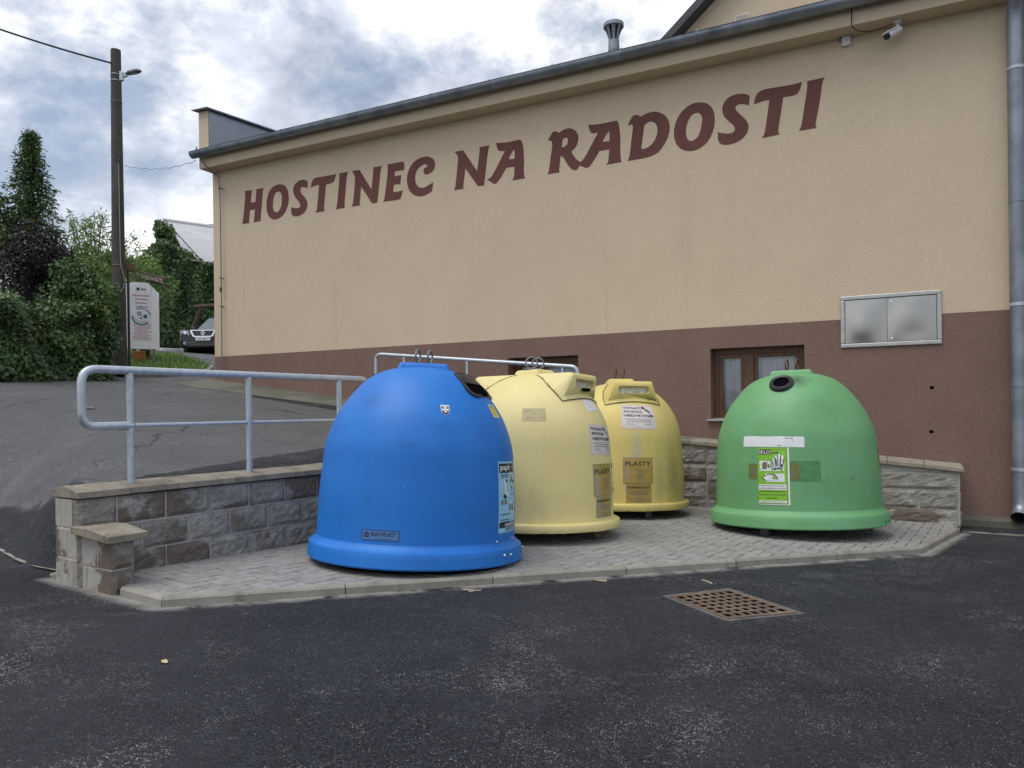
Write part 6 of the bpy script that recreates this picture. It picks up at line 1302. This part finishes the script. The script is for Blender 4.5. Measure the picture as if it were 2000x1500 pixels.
# weathered timber canopy above the sign
ca = cam_at(262, 530, 18.5); cb = cam_at(338, 553, 18.0); tb = empty('timber_canopy', 'weathered timber beams half hidden in greenery above the sign', 'canopy', (ca.x, ca.y, ca.z)); ti = Matrix.Translation(-tb.location)
for (a, b_, r_) in (((258, 526), (326, 545), .03), ((260, 541), (332, 558), .035), ((268, 528), (262, 560), .03)): MB().tube([cam_at(*a, 18.4), cam_at(*b_, 18.2)], r_, 6).build('beam', M['oldwood'], tb, mw=ti)
for k in range(6): MB().hexa([cam_at(264 + k * 9, 527 + k * 2.9, 18.5), cam_at(271 + k * 9, 529 + k * 2.9, 18.5), cam_at(275 + k * 9, 541 + k * 2.9, 18.1), cam_at(268 + k * 9, 539 + k * 2.9, 18.1)], [cam_at(264 + k * 9, 526 + k * 2.9, 18.5), cam_at(271 + k * 9, 528 + k * 2.9, 18.5), cam_at(275 + k * 9, 539.5 + k * 2.9, 18.1), cam_at(268 + k * 9, 537.5 + k * 2.9, 18.1)]).build('board', M['oldwood'], tb, mw=ti)
MB().tube([cam_at(262, 528, 18.6), cam_at(262, 705, 18.6)], .05, 6).build('post', M['oldwood'], tb, mw=ti)
# ------------------------------------------------------------------ grass verge with kerb, stump, parking stones
gpts = [(-11.55, 8.35), (-11.75, 9.2), (-12.0, 10.0), (-12.5, 10.9), (-13.3, 11.7), (-14.5, 12.5), (-16.3, 13.6), (-18.2, 15.0), (-22, 15.5), (-22, 10), (-15, 7.8), (-12.4, 8.0)]
mb = MB(); v2, f2 = curve2d([gpts]); bm = bmesh.new(); vv = [bm.verts.new((x, y, 0)) for x, y in v2]
for f in f2: bm.faces.new([vv[i] for i in f])
bmesh.ops.triangulate(bm, faces=bm.faces[:]); bmesh.ops.subdivide_edges(bm, edges=[e for e in bm.edges if e.calc_length() > .6], cuts=5); bm.verts.index_update()
mb.add([(v.co.x, v.co.y, gzv(v.co.x, v.co.y) + .05) for v in bm.verts], [tuple(v.index for v in f.verts) for f in bm.faces]); bm.free()
M['soil'] = mat('grassy_soil', (.05, .085, .022), (.085, .075, .035), rough=.95, scale=3, bump=.5, bscale=30)
struct(mb.build('verge', M['soil']), 'grass verge beside the upper street')
gp_ = []
while len(gp_) < 15000:
    x, y = random.uniform(-19, -11.5), random.uniform(8, 15.2)
    if inside((x, y), gpts): gp_.append((x, y, gzv(x, y) + .045))
gp_ = np.array(gp_)
stuff(leaves('grass', M['grass'], None, gp_, np.tile([.4, -.5, .3], (len(gp_), 1)), .12, .10, .0, .1, .5, updir=np.tile([0, 0, 1.], (len(gp_), 1))), 'short green grass on the verge by the upper street', 'grass')
kb = empty('verge_kerb', 'curved dark concrete edging round the grass verge', 'kerb', (-12, 10, 1.8)); ki = Matrix.Translation(-kb.location)
for k in range(7):
    a, b_ = gpts[k], gpts[k + 1]; d = Vector((b_[0] - a[0], b_[1] - a[1], 0)).normalized() * .01; nn_ = Vector((d.y, -d.x, 0)) * 8
    A_ = Vector((a[0], a[1], 0)) + d; B_ = Vector((b_[0], b_[1], 0)) - d
    MB().hexa([(p.x, p.y, gzv(p.x, p.y) - .1) for p in (A_ - nn_ * .0, B_, B_ + nn_, A_ + nn_)][::-1], [(p.x, p.y, gzv(p.x, p.y) + .085) for p in (A_, B_, B_ + nn_, A_ + nn_)][::-1]).build('kerb_stone', M['concrete'], kb, mw=ki, bevel=.01)
c = cam_at(272, 712, on_ground(272, 713)); c.z = gzv(c.x, c.y) + .04
lg = empty('log_stump', 'short orange-brown sawn log standing on the grass by the sign', 'log', tuple(c)); MB().lathe([(.12, -.05), (.125, .12), (.122, .24), (.11, .25), (.0001, .25)], 20).build('sawn_log', M['orangewood'], lg, smooth=40); MB().lathe([(.11, .251), (.0001, .253)], 20).build('cut_face', M['oldwood'], lg)
c = cam_at(284, 712, on_ground(284, 712)); c.z = gzv(c.x, c.y) + .04
lg = empty('log_stump', 'dark brown log with a branch stub right beside the orange log', 'log', tuple(c)); MB().lathe([(.10, -.05), (.105, .18), (.095, .34), (.07, .35), (.0001, .35)], 14).build('sawn_log', M['bark'], lg, smooth=40); MB().tube([(.05, -.03, .2), (.2, -.05, .27)], [.045, .03], 8).build('branch_stub', M['bark'], lg); MB().tube([(0.02, 0, .33), (.04, 0, .44)], [.04, .03], 8).build('branch_stub', M['orangewood'], lg)
for k in range(3):
    a = cam_at(306 + 40 * k, 685 + 1.6 * k, on_ground(306 + 40 * k, 685 + 1.6 * k)); b_ = cam_at(342 + 40 * k, 686.5 + 1.6 * k, on_ground(342 + 40 * k, 686.5 + 1.6 * k)); a.z = gzv(a.x, a.y); b_.z = gzv(b_.x, b_.y); u_ = Vector((0, 0, .11)); w_ = Vector((.1, .18, 0))
    tag(MB().hexa([a - u_, b_ - u_, b_ + w_ - u_, a + w_ - u_], [a + u_, b_ + u_, b_ + w_ + u_, a + w_ + u_]).build('parking_stone', M['white'], bevel=.02), ('pale concrete parking edge farthest from the inn corner', 'pale concrete parking edge in front of the black car', 'pale concrete parking edge nearest the inn corner')[k], 'kerb', 'pale parking edges')
# timber frame by the car
tf = empty('log_trestle', 'dark timber strut and beam standing behind the black car', 'trestle', tuple(cam_at(372, 645, 30.5))); ti = Matrix.Translation(-tf.location)
MB().tube([cam_at(366, 690, 30.5), cam_at(378, 640, 30.5), cam_at(393, 602, 30.5)], .09, 6).build('strut', M['bark'], tf, mw=ti); MB().tube([cam_at(380, 600, 30.5), cam_at(430, 596, 30.5)], .10, 6).build('beam', M['bark'], tf, mw=ti); MB().tube([cam_at(430, 592, 30.5), cam_at(430, 690, 30.5)], .09, 6).build('post', M['bark'], tf, mw=ti)
# ------------------------------------------------------------------ information sign
sgp = cam_at(279, 617, 15.2); sg = empty('notice_board', 'stained white notice board with rounded shoulders beside the pole', 'sign', (sgp.x, sgp.y, gzv(sgp.x, sgp.y)), math.atan2(-sgp.x, sgp.y) + R(4))
zc = sgp.z - sg.location.z; W_, H_ = .61, 1.36
ol = [(-.5, -.5), (.5, -.5), (.5, .36), (.46, .37), (.18, .5), (-.25, .5), (-.5, .47)]
mb = MB(); mb.hexa([(x * W_, 0, zc + y * H_) for x, y in ol], [(x * W_, .035, zc + y * H_) for x, y in ol]); bo = mb.build('board', M['signwhite'], sg, bevel=.006)
MB().box(-.22, .17, -.004, .0, zc - .50, zc + .48).build('print_panel', M['signpanel'], bo)
def sgt(t, x, z, w, h, m, bold=0):
    v, f = text2d(t, bold); v = fit(v, x, z, w, h); return MB().add([(a, -.007, zc + b_) for a, b_ in v], f).build('lettering', M[m], bo)
MB().box(-.13, .07, -.006, -.003, zc + .49, zc + .60).build('small_plate', M['paper'], bo); MB().box(-.035, .055, -.0085, -.006, zc + .535, zc + .555).build('faded_print', M['navy'], bo); MB().lathe([(.0001, 0), (.03, 0)], 10).build('small_emblem', M['navy'], bo, mw=Matrix.Translation((-.085, -.008, zc + .545)) @ Matrix.Rotation(R(90), 4, 'X'))
M['pinkprint'] = plain('faded_red_lettering', (.45, .22, .24), .6)
for k, (t, w) in enumerate((('', .32), ('', .22), ('', .22))):
    rr_ = random.Random(k); x = -w / 2 - .03
    mbp = MB()
    while x < w / 2 - .03: l = rr_.uniform(.02, .05); mbp.box(x, x + l * .8, -.0065, -.004, zc + .40 - k * .075, zc + .425 - k * .075); x += l
    mbp.build('faded_print', M['pinkprint'], bo)
mbp = MB(); [mbp.box(-.12 + j * .045, -.085 + j * .045, -.0065, -.004, zc + .175, zc + .193) for j in range(5)]; mbp.build('faded_print', M['navy'], bo)
for k in range(9):
    rr_ = random.Random(50 + k); x = -.19 + rr_.uniform(0, .05); e_ = .14 - rr_.uniform(0, .06); mbp = MB()
    while x < e_: l = rr_.uniform(.02, .055); mbp.box(x, x + l * .8, -.0065, -.004, zc - .18 - k * .037, zc - .166 - k * .037); x += l
    mbp.build('faded_print', M['pinkprint'], bo)
M['teal'] = plain('teal_print', (.03, .16, .26), .5)
def arc(r0, r1, a0, a1, m, nm='emblem_arc'):
    mb = MB(); vs = []
    for k in range(15): a = R(a0 + (a1 - a0) * k / 14); vs += [(-.03 + r0 * math.cos(a), -.007, zc - .02 + r0 * math.sin(a)), (-.03 + r1 * math.cos(a), -.007, zc - .02 + r1 * math.sin(a))]
    mb.add(vs, [(2 * k, 2 * k + 2, 2 * k + 3, 2 * k + 1) for k in range(14)]); return mb.build(nm, M[m], bo)
arc(.145, .175, 175, 320, 'teal'); arc(.105, .117, 195, 315, 'redink')
for k in range(8):
    a = 120 - k * 14; arc(.155, .185, a, a - 8, 'navy', 'emblem_letter')
for (x, z, r_) in ((-.065, .045, .042), (.045, -.01, .042)): MB().lathe([(.0001, 0), (r_, 0)], 16).build('emblem_disc', M['teal'], bo, mw=Matrix.Translation((x, -.008, zc + z)) @ Matrix.Rotation(R(90), 4, 'X'))
MB().lathe([(.0001, 0), (.03, 0)], 3).build('emblem_tick', M['paper'], bo, mw=Matrix.Translation((-.065, -.011, zc + .045)) @ Matrix.Rotation(R(90), 4, 'X'))
MB().torus((-.035, -.008, zc - .045), (1, 0, 0), (0, 0, 1), .018, .006, 12, 6).build('emblem_ring', M['teal'], bo)
for x in (-.32, .20): MB().tube([(x, .04, -.2), (x, .04, zc + .5)], .022, 8).build('post', M['blackplastic'] if x < 0 else M['dgalv'], sg)
# ------------------------------------------------------------------ pole, lamp, cables
pt, pb_ = cam_at(226, 98, 13.4), cam_at(234, 705, 13.4)
pl = empty('utility_pole', 'weathered grey wooden utility pole rising above the hedge', 'utility pole', (pb_.x, pb_.y, gzv(pb_.x, pb_.y))); pi_ = Matrix.Translation(-pl.location)
bb = Vector((pb_.x, pb_.y, pl.location.z - .3)); mb = MB(); mb.tube([bb, bb.lerp(pt, .3), bb.lerp(pt, .65), pt], [.128, .112, .098, .084], 20); mb.build('shaft', M['pole'], pl, smooth=40, mw=pi_)
cd = (Vector((0, 0, 0)) - Vector((pt.x, pt.y, 0))).normalized(); rd = Vector((-cd.y, cd.x, 0)) * -1
if rd.dot(Vector((math.cos(YAW), math.sin(YAW), 0))) < 0: rd = -rd
def on_pole(py): f = (705 - py) / (705 - 98); return pb_.lerp(pt, f)
for py in (147, 159, 200, 519, 557): 
    c = on_pole(py); rr_ = .085 + (py - 98) / 607 * .042; MB().torus(c, (1, 0, 0), (0, 1, 0), rr_, .006, 20, 6).build('steel_band', M['galv'] if py < 180 else M['dgalv'], pl, mw=pi_)
c = on_pole(318); MB().tube([c + cd * .10 + rd * .01, c + cd * .16 + rd * .03 + Vector((0, 0, .04))] , .01, 6).build('cable_hook', M['dgalv'], pl, mw=pi_)
ln = [on_pole(y_) + cd * (.112 + .022 * (y_ - 320) / 200) + rd * x for y_, x in ((322, .02), (400, .025), (495, .03), (520, .035), (536, .075), (550, .10), (560, .085), (572, .03))]
MB().tube(ln, .008, 6).build('down_cable', M['rope'], pl, mw=pi_)
c = on_pole(520); MB().box(-.06, .06, -.05, .05, -.07, .07).build('switch_box', M['rust'], pl, mw=pi_ @ Matrix.Translation(c + rd * .185) @ Matrix.Rotation(YAW, 4, 'Z'), bevel=.01)
MB().tube([on_pole(525) + rd * .15, on_pole(715) + rd * .155], .022, 8).build('conduit', M['blackplastic'], pl, mw=pi_)
# lamp head
lc_ = on_pole(150); lp = empty('street_lamp', 'small grey street lamp head clamped near the pole top', 'street lamp', tuple(lc_)); li = Matrix.Translation(-lp.location)
MB().box(-.03, .05, -.035, .035, -.075, .085).build('bracket_plate', M['galv'], lp, mw=Matrix.Translation(rd * .075 + cd * .045) @ Matrix.Rotation(YAW, 4, 'Z'), bevel=.006)
ad = (rd * .85 + cd * .25 + Vector((0, 0, .62))).normalized(); MB().tube([rd * .09 + cd * .05 + Vector((0, 0, -.02)), rd * .10 + cd * .05 + Vector((0, 0, -.02)) + ad * .10], .026, 10).build('bracket_arm', M['galv'], lp, smooth=50)
hd = rd * .10 + cd * .05 + ad * .09; hx = (rd * .93 + cd * .30 + Vector((0, 0, .30))).normalized(); hy_ = Vector((0, 0, 1)).cross(hx).normalized(); hz_ = hx.cross(hy_)
mm = Matrix((hx, hy_, hz_)).transposed().to_4x4(); mm = mm @ Matrix.Scale(.85, 4); mm.translation = hd
ol2 = [(-.03, -.035), (.05, -.065), (.16, -.085), (.25, -.07), (.31, -.02), (.31, .02), (.25, .07), (.16, .085), (.05, .065), (-.03, .035)]
mb = MB(); mb.hexa([(x, y, -.012) for x, y in ol2], [(x * .97, y * .8, .045 if .02 < x < .28 else .02) for x, y in ol2]); mb.build('lamp_head', M['lampgrey'], lp, mw=mm, smooth=40, bevel=.008)
mb = MB(); mb.add([(.08 + (x - .1) * .55 + .03, y * .6, -.0145) for x, y in ol2], [tuple(range(10))[::-1]]); mb.build('lamp_glass', M['lampglass'], lp, mw=mm)
# overhead cables
def sag(a, b, s, n=24): return [a.lerp(b, i / n) - Vector((0, 0, s * 4 * (i / n) * (1 - i / n))) for i in range(n + 1)]
a_ = on_pole(127) + cd * .05 - rd * .07; b_ = cam_at(-300, -60, 12.2)
L1 = sag(a_, b_, .10); tag(MB().tube(L1, .017, 8).build('overhead_cable', M['cable'], smooth=60), 'thick black twisted cable running from the pole to the left', 'cable')
L2 = sag(on_pole(322) + rd * .11, Vector((-10.50, 9.0, 5.44)), .10); L2 = [p + Vector((0, 0, .012 * math.sin(i * 1.9))) for i, p in enumerate(L2)]
tag(MB().tube(L2, .005, 6).build('service_wire', M['rope'], smooth=60), 'thin wire strung from the pole to the inn eave', 'cable')
# ------------------------------------------------------------------ black car, partly hidden by the house corner
cp_ = cam_at(397, 691, on_ground(397, 691)); cg = gzv(cp_.x, cp_.y)
car = empty('parked_car', 'black car with chrome-rimmed grille parked behind the inn corner', 'car', (cp_.x, cp_.y, cg), math.atan2(-cp_.x, cp_.y) - R(24))
CS = cp_.length / 27.0
car.scale = (CS, CS, CS); car.rotation_euler.x = R(-3)
# local: -y forward (to the camera), x right
def sect(y, hw, zs):   # half width and heights (sill, waist, top, top half width)
    s, w, t, tw = zs; return [(-hw * .86, y, s), (-hw, y, s + .16), (-hw * .99, y, w - .12), (-hw * .93, y, w), (-tw, y, t), (tw, y, t), (hw * .93, y, w), (hw * .99, y, w - .12), (hw, y, s + .16), (hw * .86, y, s)]
secs = [sect(-.02, .74, (.30, .62, .66, .55)), sect(.06, .84, (.20, .72, .76, .62)), sect(.30, .89, (.18, .82, .86, .66)), sect(.75, .90, (.18, .90, .95, .70)), sect(1.15, .90, (.18, .95, 1.00, .72)), sect(3.3, .90, (.18, .98, 1.02, .72)), sect(4.1, .88, (.2, .96, .98, .70)), sect(4.35, .80, (.28, .8, .84, .62))]
mb = MB(); k_ = len(secs[0]); vs = [p for s_ in secs for p in s_]
mb.add(vs, [(i * k_ + j, i * k_ + (j + 1) % k_, (i + 1) * k_ + (j + 1) % k_, (i + 1) * k_ + j) for i in range(len(secs) - 1) for j in range(k_)] + [tuple(range(k_))[::-1], tuple((len(secs) - 1) * k_ + j for j in range(k_))])
mb.build('body', M['carblack'], car, smooth=40, bevel=.02)
cab_ = [[(-.76, 1.05, .98), (.76, 1.05, .98)], [(-.60, 1.72, 1.50), (.60, 1.72, 1.50)], [(-.60, 3.1, 1.52), (.60, 3.1, 1.52)], [(-.76, 4.0, 1.0), (.76, 4.0, 1.0)]]
mb = MB(); vs = [p for r_ in cab_ for p in r_] + [(-.80, 1.3, .96), (.80, 1.3, .96), (-.80, 3.8, .96), (.80, 3.8, .96)]
mb.add(vs, [(2, 3, 5, 4), (4, 5, 7, 6)]); mb.add([cab_[1][0], cab_[2][0], cab_[3][0], cab_[0][0]], [(0, 1, 2, 3)]); mb.add([cab_[1][1], cab_[2][1], cab_[3][1], cab_[0][1]], [(3, 2, 1, 0)]); mb.build('cabin', M['carblack'], car)
MB().add([(-.70, 1.055, .985), (.70, 1.055, .985), (.56, 1.70, 1.49), (-.56, 1.70, 1.49)], [(0, 1, 2, 3)]).build('windscreen', M['glass_dark'], car, mw=Matrix.Translation((0, -.012, .008)))
mb = MB(); g0 = [(-.44, .80), (.44, .80), (.34, .58), (.28, .56), (-.28, .56), (-.34, .58)]; g1 = [(x * .86, .685 + (z - .685) * .74) for x, z in g0]
mb.add([(x, -.055, z) for x, z in g0] + [(x, -.055, z) for x, z in g1] + [(x, .1, z) for x, z in g0], [(i, (i + 1) % 6, 6 + (i + 1) % 6, 6 + i) for i in range(6)] + [(i, 12 + i, 12 + (i + 1) % 6, (i + 1) % 6) for i in range(6)])
gl_ = mb.build('grille', M['chrome'], car); MB().add([(x, -.045, z) for x, z in g1], [tuple(range(6))]).build('grille_mesh', M['blackplastic'], gl_)
MB().torus((0, -.06, .69), (1, 0, 0), (0, 0, 1), .062, .010, 18, 6).build('badge_ring', M['chrome'], gl_); MB().add([(-.05, -.062, .72), (-.03, -.062, .72), (0, -.062, .65), (.03, -.062, .72), (.05, -.062, .72), (.008, -.062, .63), (-.008, -.062, .63)], [(0, 1, 2, 6), (2, 3, 4, 5), (6, 2, 5)]).build('badge_letter', M['chrome'], gl_)
for s_ in (-1, 1):
    q = [(.46, .60), (.84, .68), (.86, .80), (.70, .83), (.50, .78)]; mb = MB(); mb.hexa([(s_ * x, -.035 + .16 * (x - .46) / .4, z) for x, z in q], [(s_ * x, .2 + .2 * (x - .46), z) for x, z in q]); hl = mb.build('headlight', M['lampglass'], car)
    MB().lathe([(.0001, 0), (.05, 0)], 12).build('reflector', M['chrome'], hl, mw=Matrix.Translation((s_ * .64, .02, .715)) @ Matrix.Rotation(R(90), 4, 'X'))
    MB().lathe([(.0001, .0), (.055, 0)], 12).build('fog_light', M['lampglass'], car, mw=Matrix.Translation((s_ * .62, -.03, .36)) @ Matrix.Rotation(R(90), 4, 'X'))
    for y in (.78, 3.45):
        w_ = MB().lathe([(.20, -.10), (.30, -.10), (.325, -.06), (.325, .06), (.30, .10), (.20, .10)], 24); ww = w_.build('tyre', M['tyre'], car, smooth=40, mw=Matrix.Translation((s_ * .80, y, .315)) @ Matrix.Rotation(R(90), 4, 'Y')); MB().lathe([(.0001, s_ * .06), (.15, s_ * .08), (.205, s_ * .1)], 20).build('rim', M['dgalv'], ww)
    MB().box(s_ * .95 - .09, s_ * .95 + .09, 1.28, 1.40, .98, 1.12).build('wing_mirror', M['carblack'], car, bevel=.03)
npl = MB().box(-.26, .26, -.075, -.06, .44, .55).build('number_plate', M['paper'], car); MB().box(-.26, -.225, -.078, -.074, .442, .548).build('plate_band', M['teal'], npl)
v, f = text2d('1PZ 8677', .01); v = fit(v, .02, .495, .40, .07); MB().add([(x, -.078, z) for x, z in v], f).build('lettering', M['blackink'], npl)
MB().box(-.6, .6, -.04, .1, .24, .40).build('bumper_grille', M['blackplastic'], car, bevel=.02)
# ------------------------------------------------------------------ loose things on the ground
c = cam_at(172, 797, 8.9); g_ = gzv(-8.176, 5.417)
tag(MB().tube([(-8.28, 5.36, g_ + .014), (-8.16, 5.44, g_ + .02), (-8.07, 5.47, g_ + .024)], [.012, .016, .011], 6).build('broken_stick', M['sand']), 'short pale broken stick on the upper asphalt behind the handrail', 'stick')
def leaf_on(x, y, m, lab, s_=.045, a=.4):
    g = gzv(x, y) + .006; c_, q_ = math.cos(a), math.sin(a); pr = [(-1, 0, .0), (-.3, .32, .25), (.5, .22, .3), (1, 0, .1), (.5, -.22, .0), (-.3, -.3, .0)]
    tag(MB().add([(x + (u * c_ - v * q_) * s_, y + (u * q_ + v * c_) * s_, g + z * s_) for u, v, z in pr], [tuple(range(6))]).build('fallen_leaf', m), lab, 'leaf')
M['paleleaf'] = plain('dry_leaf', (.50, .40, .24), .7); M['blackbit'] = plain('dark_bit', (.02, .018, .016), .8)
leaf_on(-2.62, 2.06, M['paleleaf'], 'small pale dry leaf on the dark asphalt at the lower left', .028, -.2)
leaf_on(-9.0, 4.05, M['paleleaf'], 'small pale dry leaf on the grey asphalt at the left edge', .05, .9)
leaf_on(-8.6, 4.5, M['blackbit'], 'small dark curled leaf on the grey asphalt near the left edge', .06, .3)
for k, (x, y, r_, lab) in enumerate(((-2.20, 3.82, .085, 'small tan sand spill at the kerb in front of the blue container'), (-1.62, 4.50, .10, 'tan sand spill at the kerb left of the drain grate'), (-1.02, 4.82, .12, 'tan sand streak running from the kerb to the drain grate'))):
    n = 40; pts = []
    for i in range(n):
        a = 2 * math.pi * i / n; rr_ = r_ * (.55 + .75 * mnoise.noise((k * 7 + math.cos(a) * 1.1, math.sin(a) * 1.1, 4)) + .10 * random.random()); u, v = rr_ * math.cos(a) * .75, rr_ * math.sin(a) * (1.5 if k != 2 else 1.1); pts.append((x + u * .75 + v * .66 * (.5 if k != 2 else -.2), y - u * .66 + v * .75 * .5))
    stuff(MB().add([(px_, py_, gzv(px_, py_) + .004) for px_, py_ in pts], [tuple(range(n))]).build('sand_spill', M['sand']), lab, 'sand')
# pale joint along the foot of the asphalt bank and a cement wedge at the wall end
mb = MB(); vs = []
for k in range(30):
    x = -4.64 - 3.7 * k / 29; y = 2.93 + .27 * min(-4.9 - x if x < -4.9 else 0, 2.2) - .03 + .02 * mnoise.noise((x * 2.2, 1, 5)); w_ = .012 + .007 * mnoise.noise((x * 5, 3, 1))
    vs += [(x, y - w_, gzv(x, y - w_) + .014), (x, y + w_, gzv(x, y + w_) + .018)]
mb.add(vs, [(2 * i, 2 * i + 2, 2 * i + 3, 2 * i + 1) for i in range(29)]); struct(mb.build('asphalt_joint', M['concrete']), 'pale joint line at the foot of the asphalt bank left of the wall')
q = [(-4.38, 2.74), (-4.38, 2.92), (-4.66, 2.98), (-4.62, 2.82)]
struct(MB().hexa([(x, y, gzv(x, y) - .1) for x, y in q][::-1], [(x, y, float(lower(x, y)) + (.05 if i < 2 else .012)) for i, (x, y) in enumerate(q)][::-1]).build('cement_wedge', M['concrete'], bevel=.01), 'small cement wedge at the street end of the block wall')
# loose grit on the asphalt
octv = np.array([(1, 0, 0), (-1, 0, 0), (0, 1, 0), (0, -1, 0), (0, 0, 1), (0, 0, -1)], float); octf = np.array([(0, 2, 4), (2, 1, 4), (1, 3, 4), (3, 0, 4), (2, 0, 5), (1, 2, 5), (3, 1, 5), (0, 3, 5)])
cl = [(-1.5, 3.3, .22, 700), (-.6, 2.6, .2, 500), (-1.0, 1.75, .2, 800), (-.15, 2.0, .18, 500), (.4, 3.0, .3, 400), (-2.0, 2.7, .3, 300), (1.0, 5.2, .4, 260), (1.3, 7.6, .3, 160), (-2.3, 1.6, .4, 260), (-.2, 3.4, .5, 260), (-5.5, 3.6, .8, 180), (-6.3, 4.4, .8, 160)]
pc = np.concatenate([np.stack([rng.normal(x, s_, n_), rng.normal(y, s_, n_)], 1) for x, y, s_, n_ in cl] + [np.stack([rng.uniform(-4, 3, 500), rng.uniform(.8, 8, 500)], 1)])
keep = np.array([not inside(q, padpoly) and wall_u(*q) < 9 and not (-.4 < wall_u(*q) - .11 < .3 and q[1] > 2.6) for q in pc]); pc = pc[keep]; n = len(pc)
sz = rng.uniform(.0010, .0028, (n, 1)) ; sc = sz * rng.uniform(.6, 1.3, (n, 3)); ang = rng.uniform(0, 6.28, n); zz = ground(pc[:, 0], pc[:, 1])
V = octv[None] * sc[:, None, :]; ca_, sa_ = np.cos(ang)[:, None], np.sin(ang)[:, None]
V = np.stack([V[..., 0] * ca_ - V[..., 1] * sa_, V[..., 0] * sa_ + V[..., 1] * ca_, V[..., 2]], -1) + np.stack([pc[:, 0], pc[:, 1], zz + sc[:, 2] * .5], 1)[:, None, :]
me = bpy.data.meshes.new('grit'); np_mesh(me, V.reshape(-1, 3), (octf[None] + np.arange(n)[:, None, None] * 6).reshape(-1, 3))
M['grit'] = mat('pale_grit', (.26, .255, .24), (.15, .145, .14), rough=.9, scale=60)
stuff(obj('grit', me, M['grit']), 'loose pale grit scattered over the dark asphalt', 'gravel')
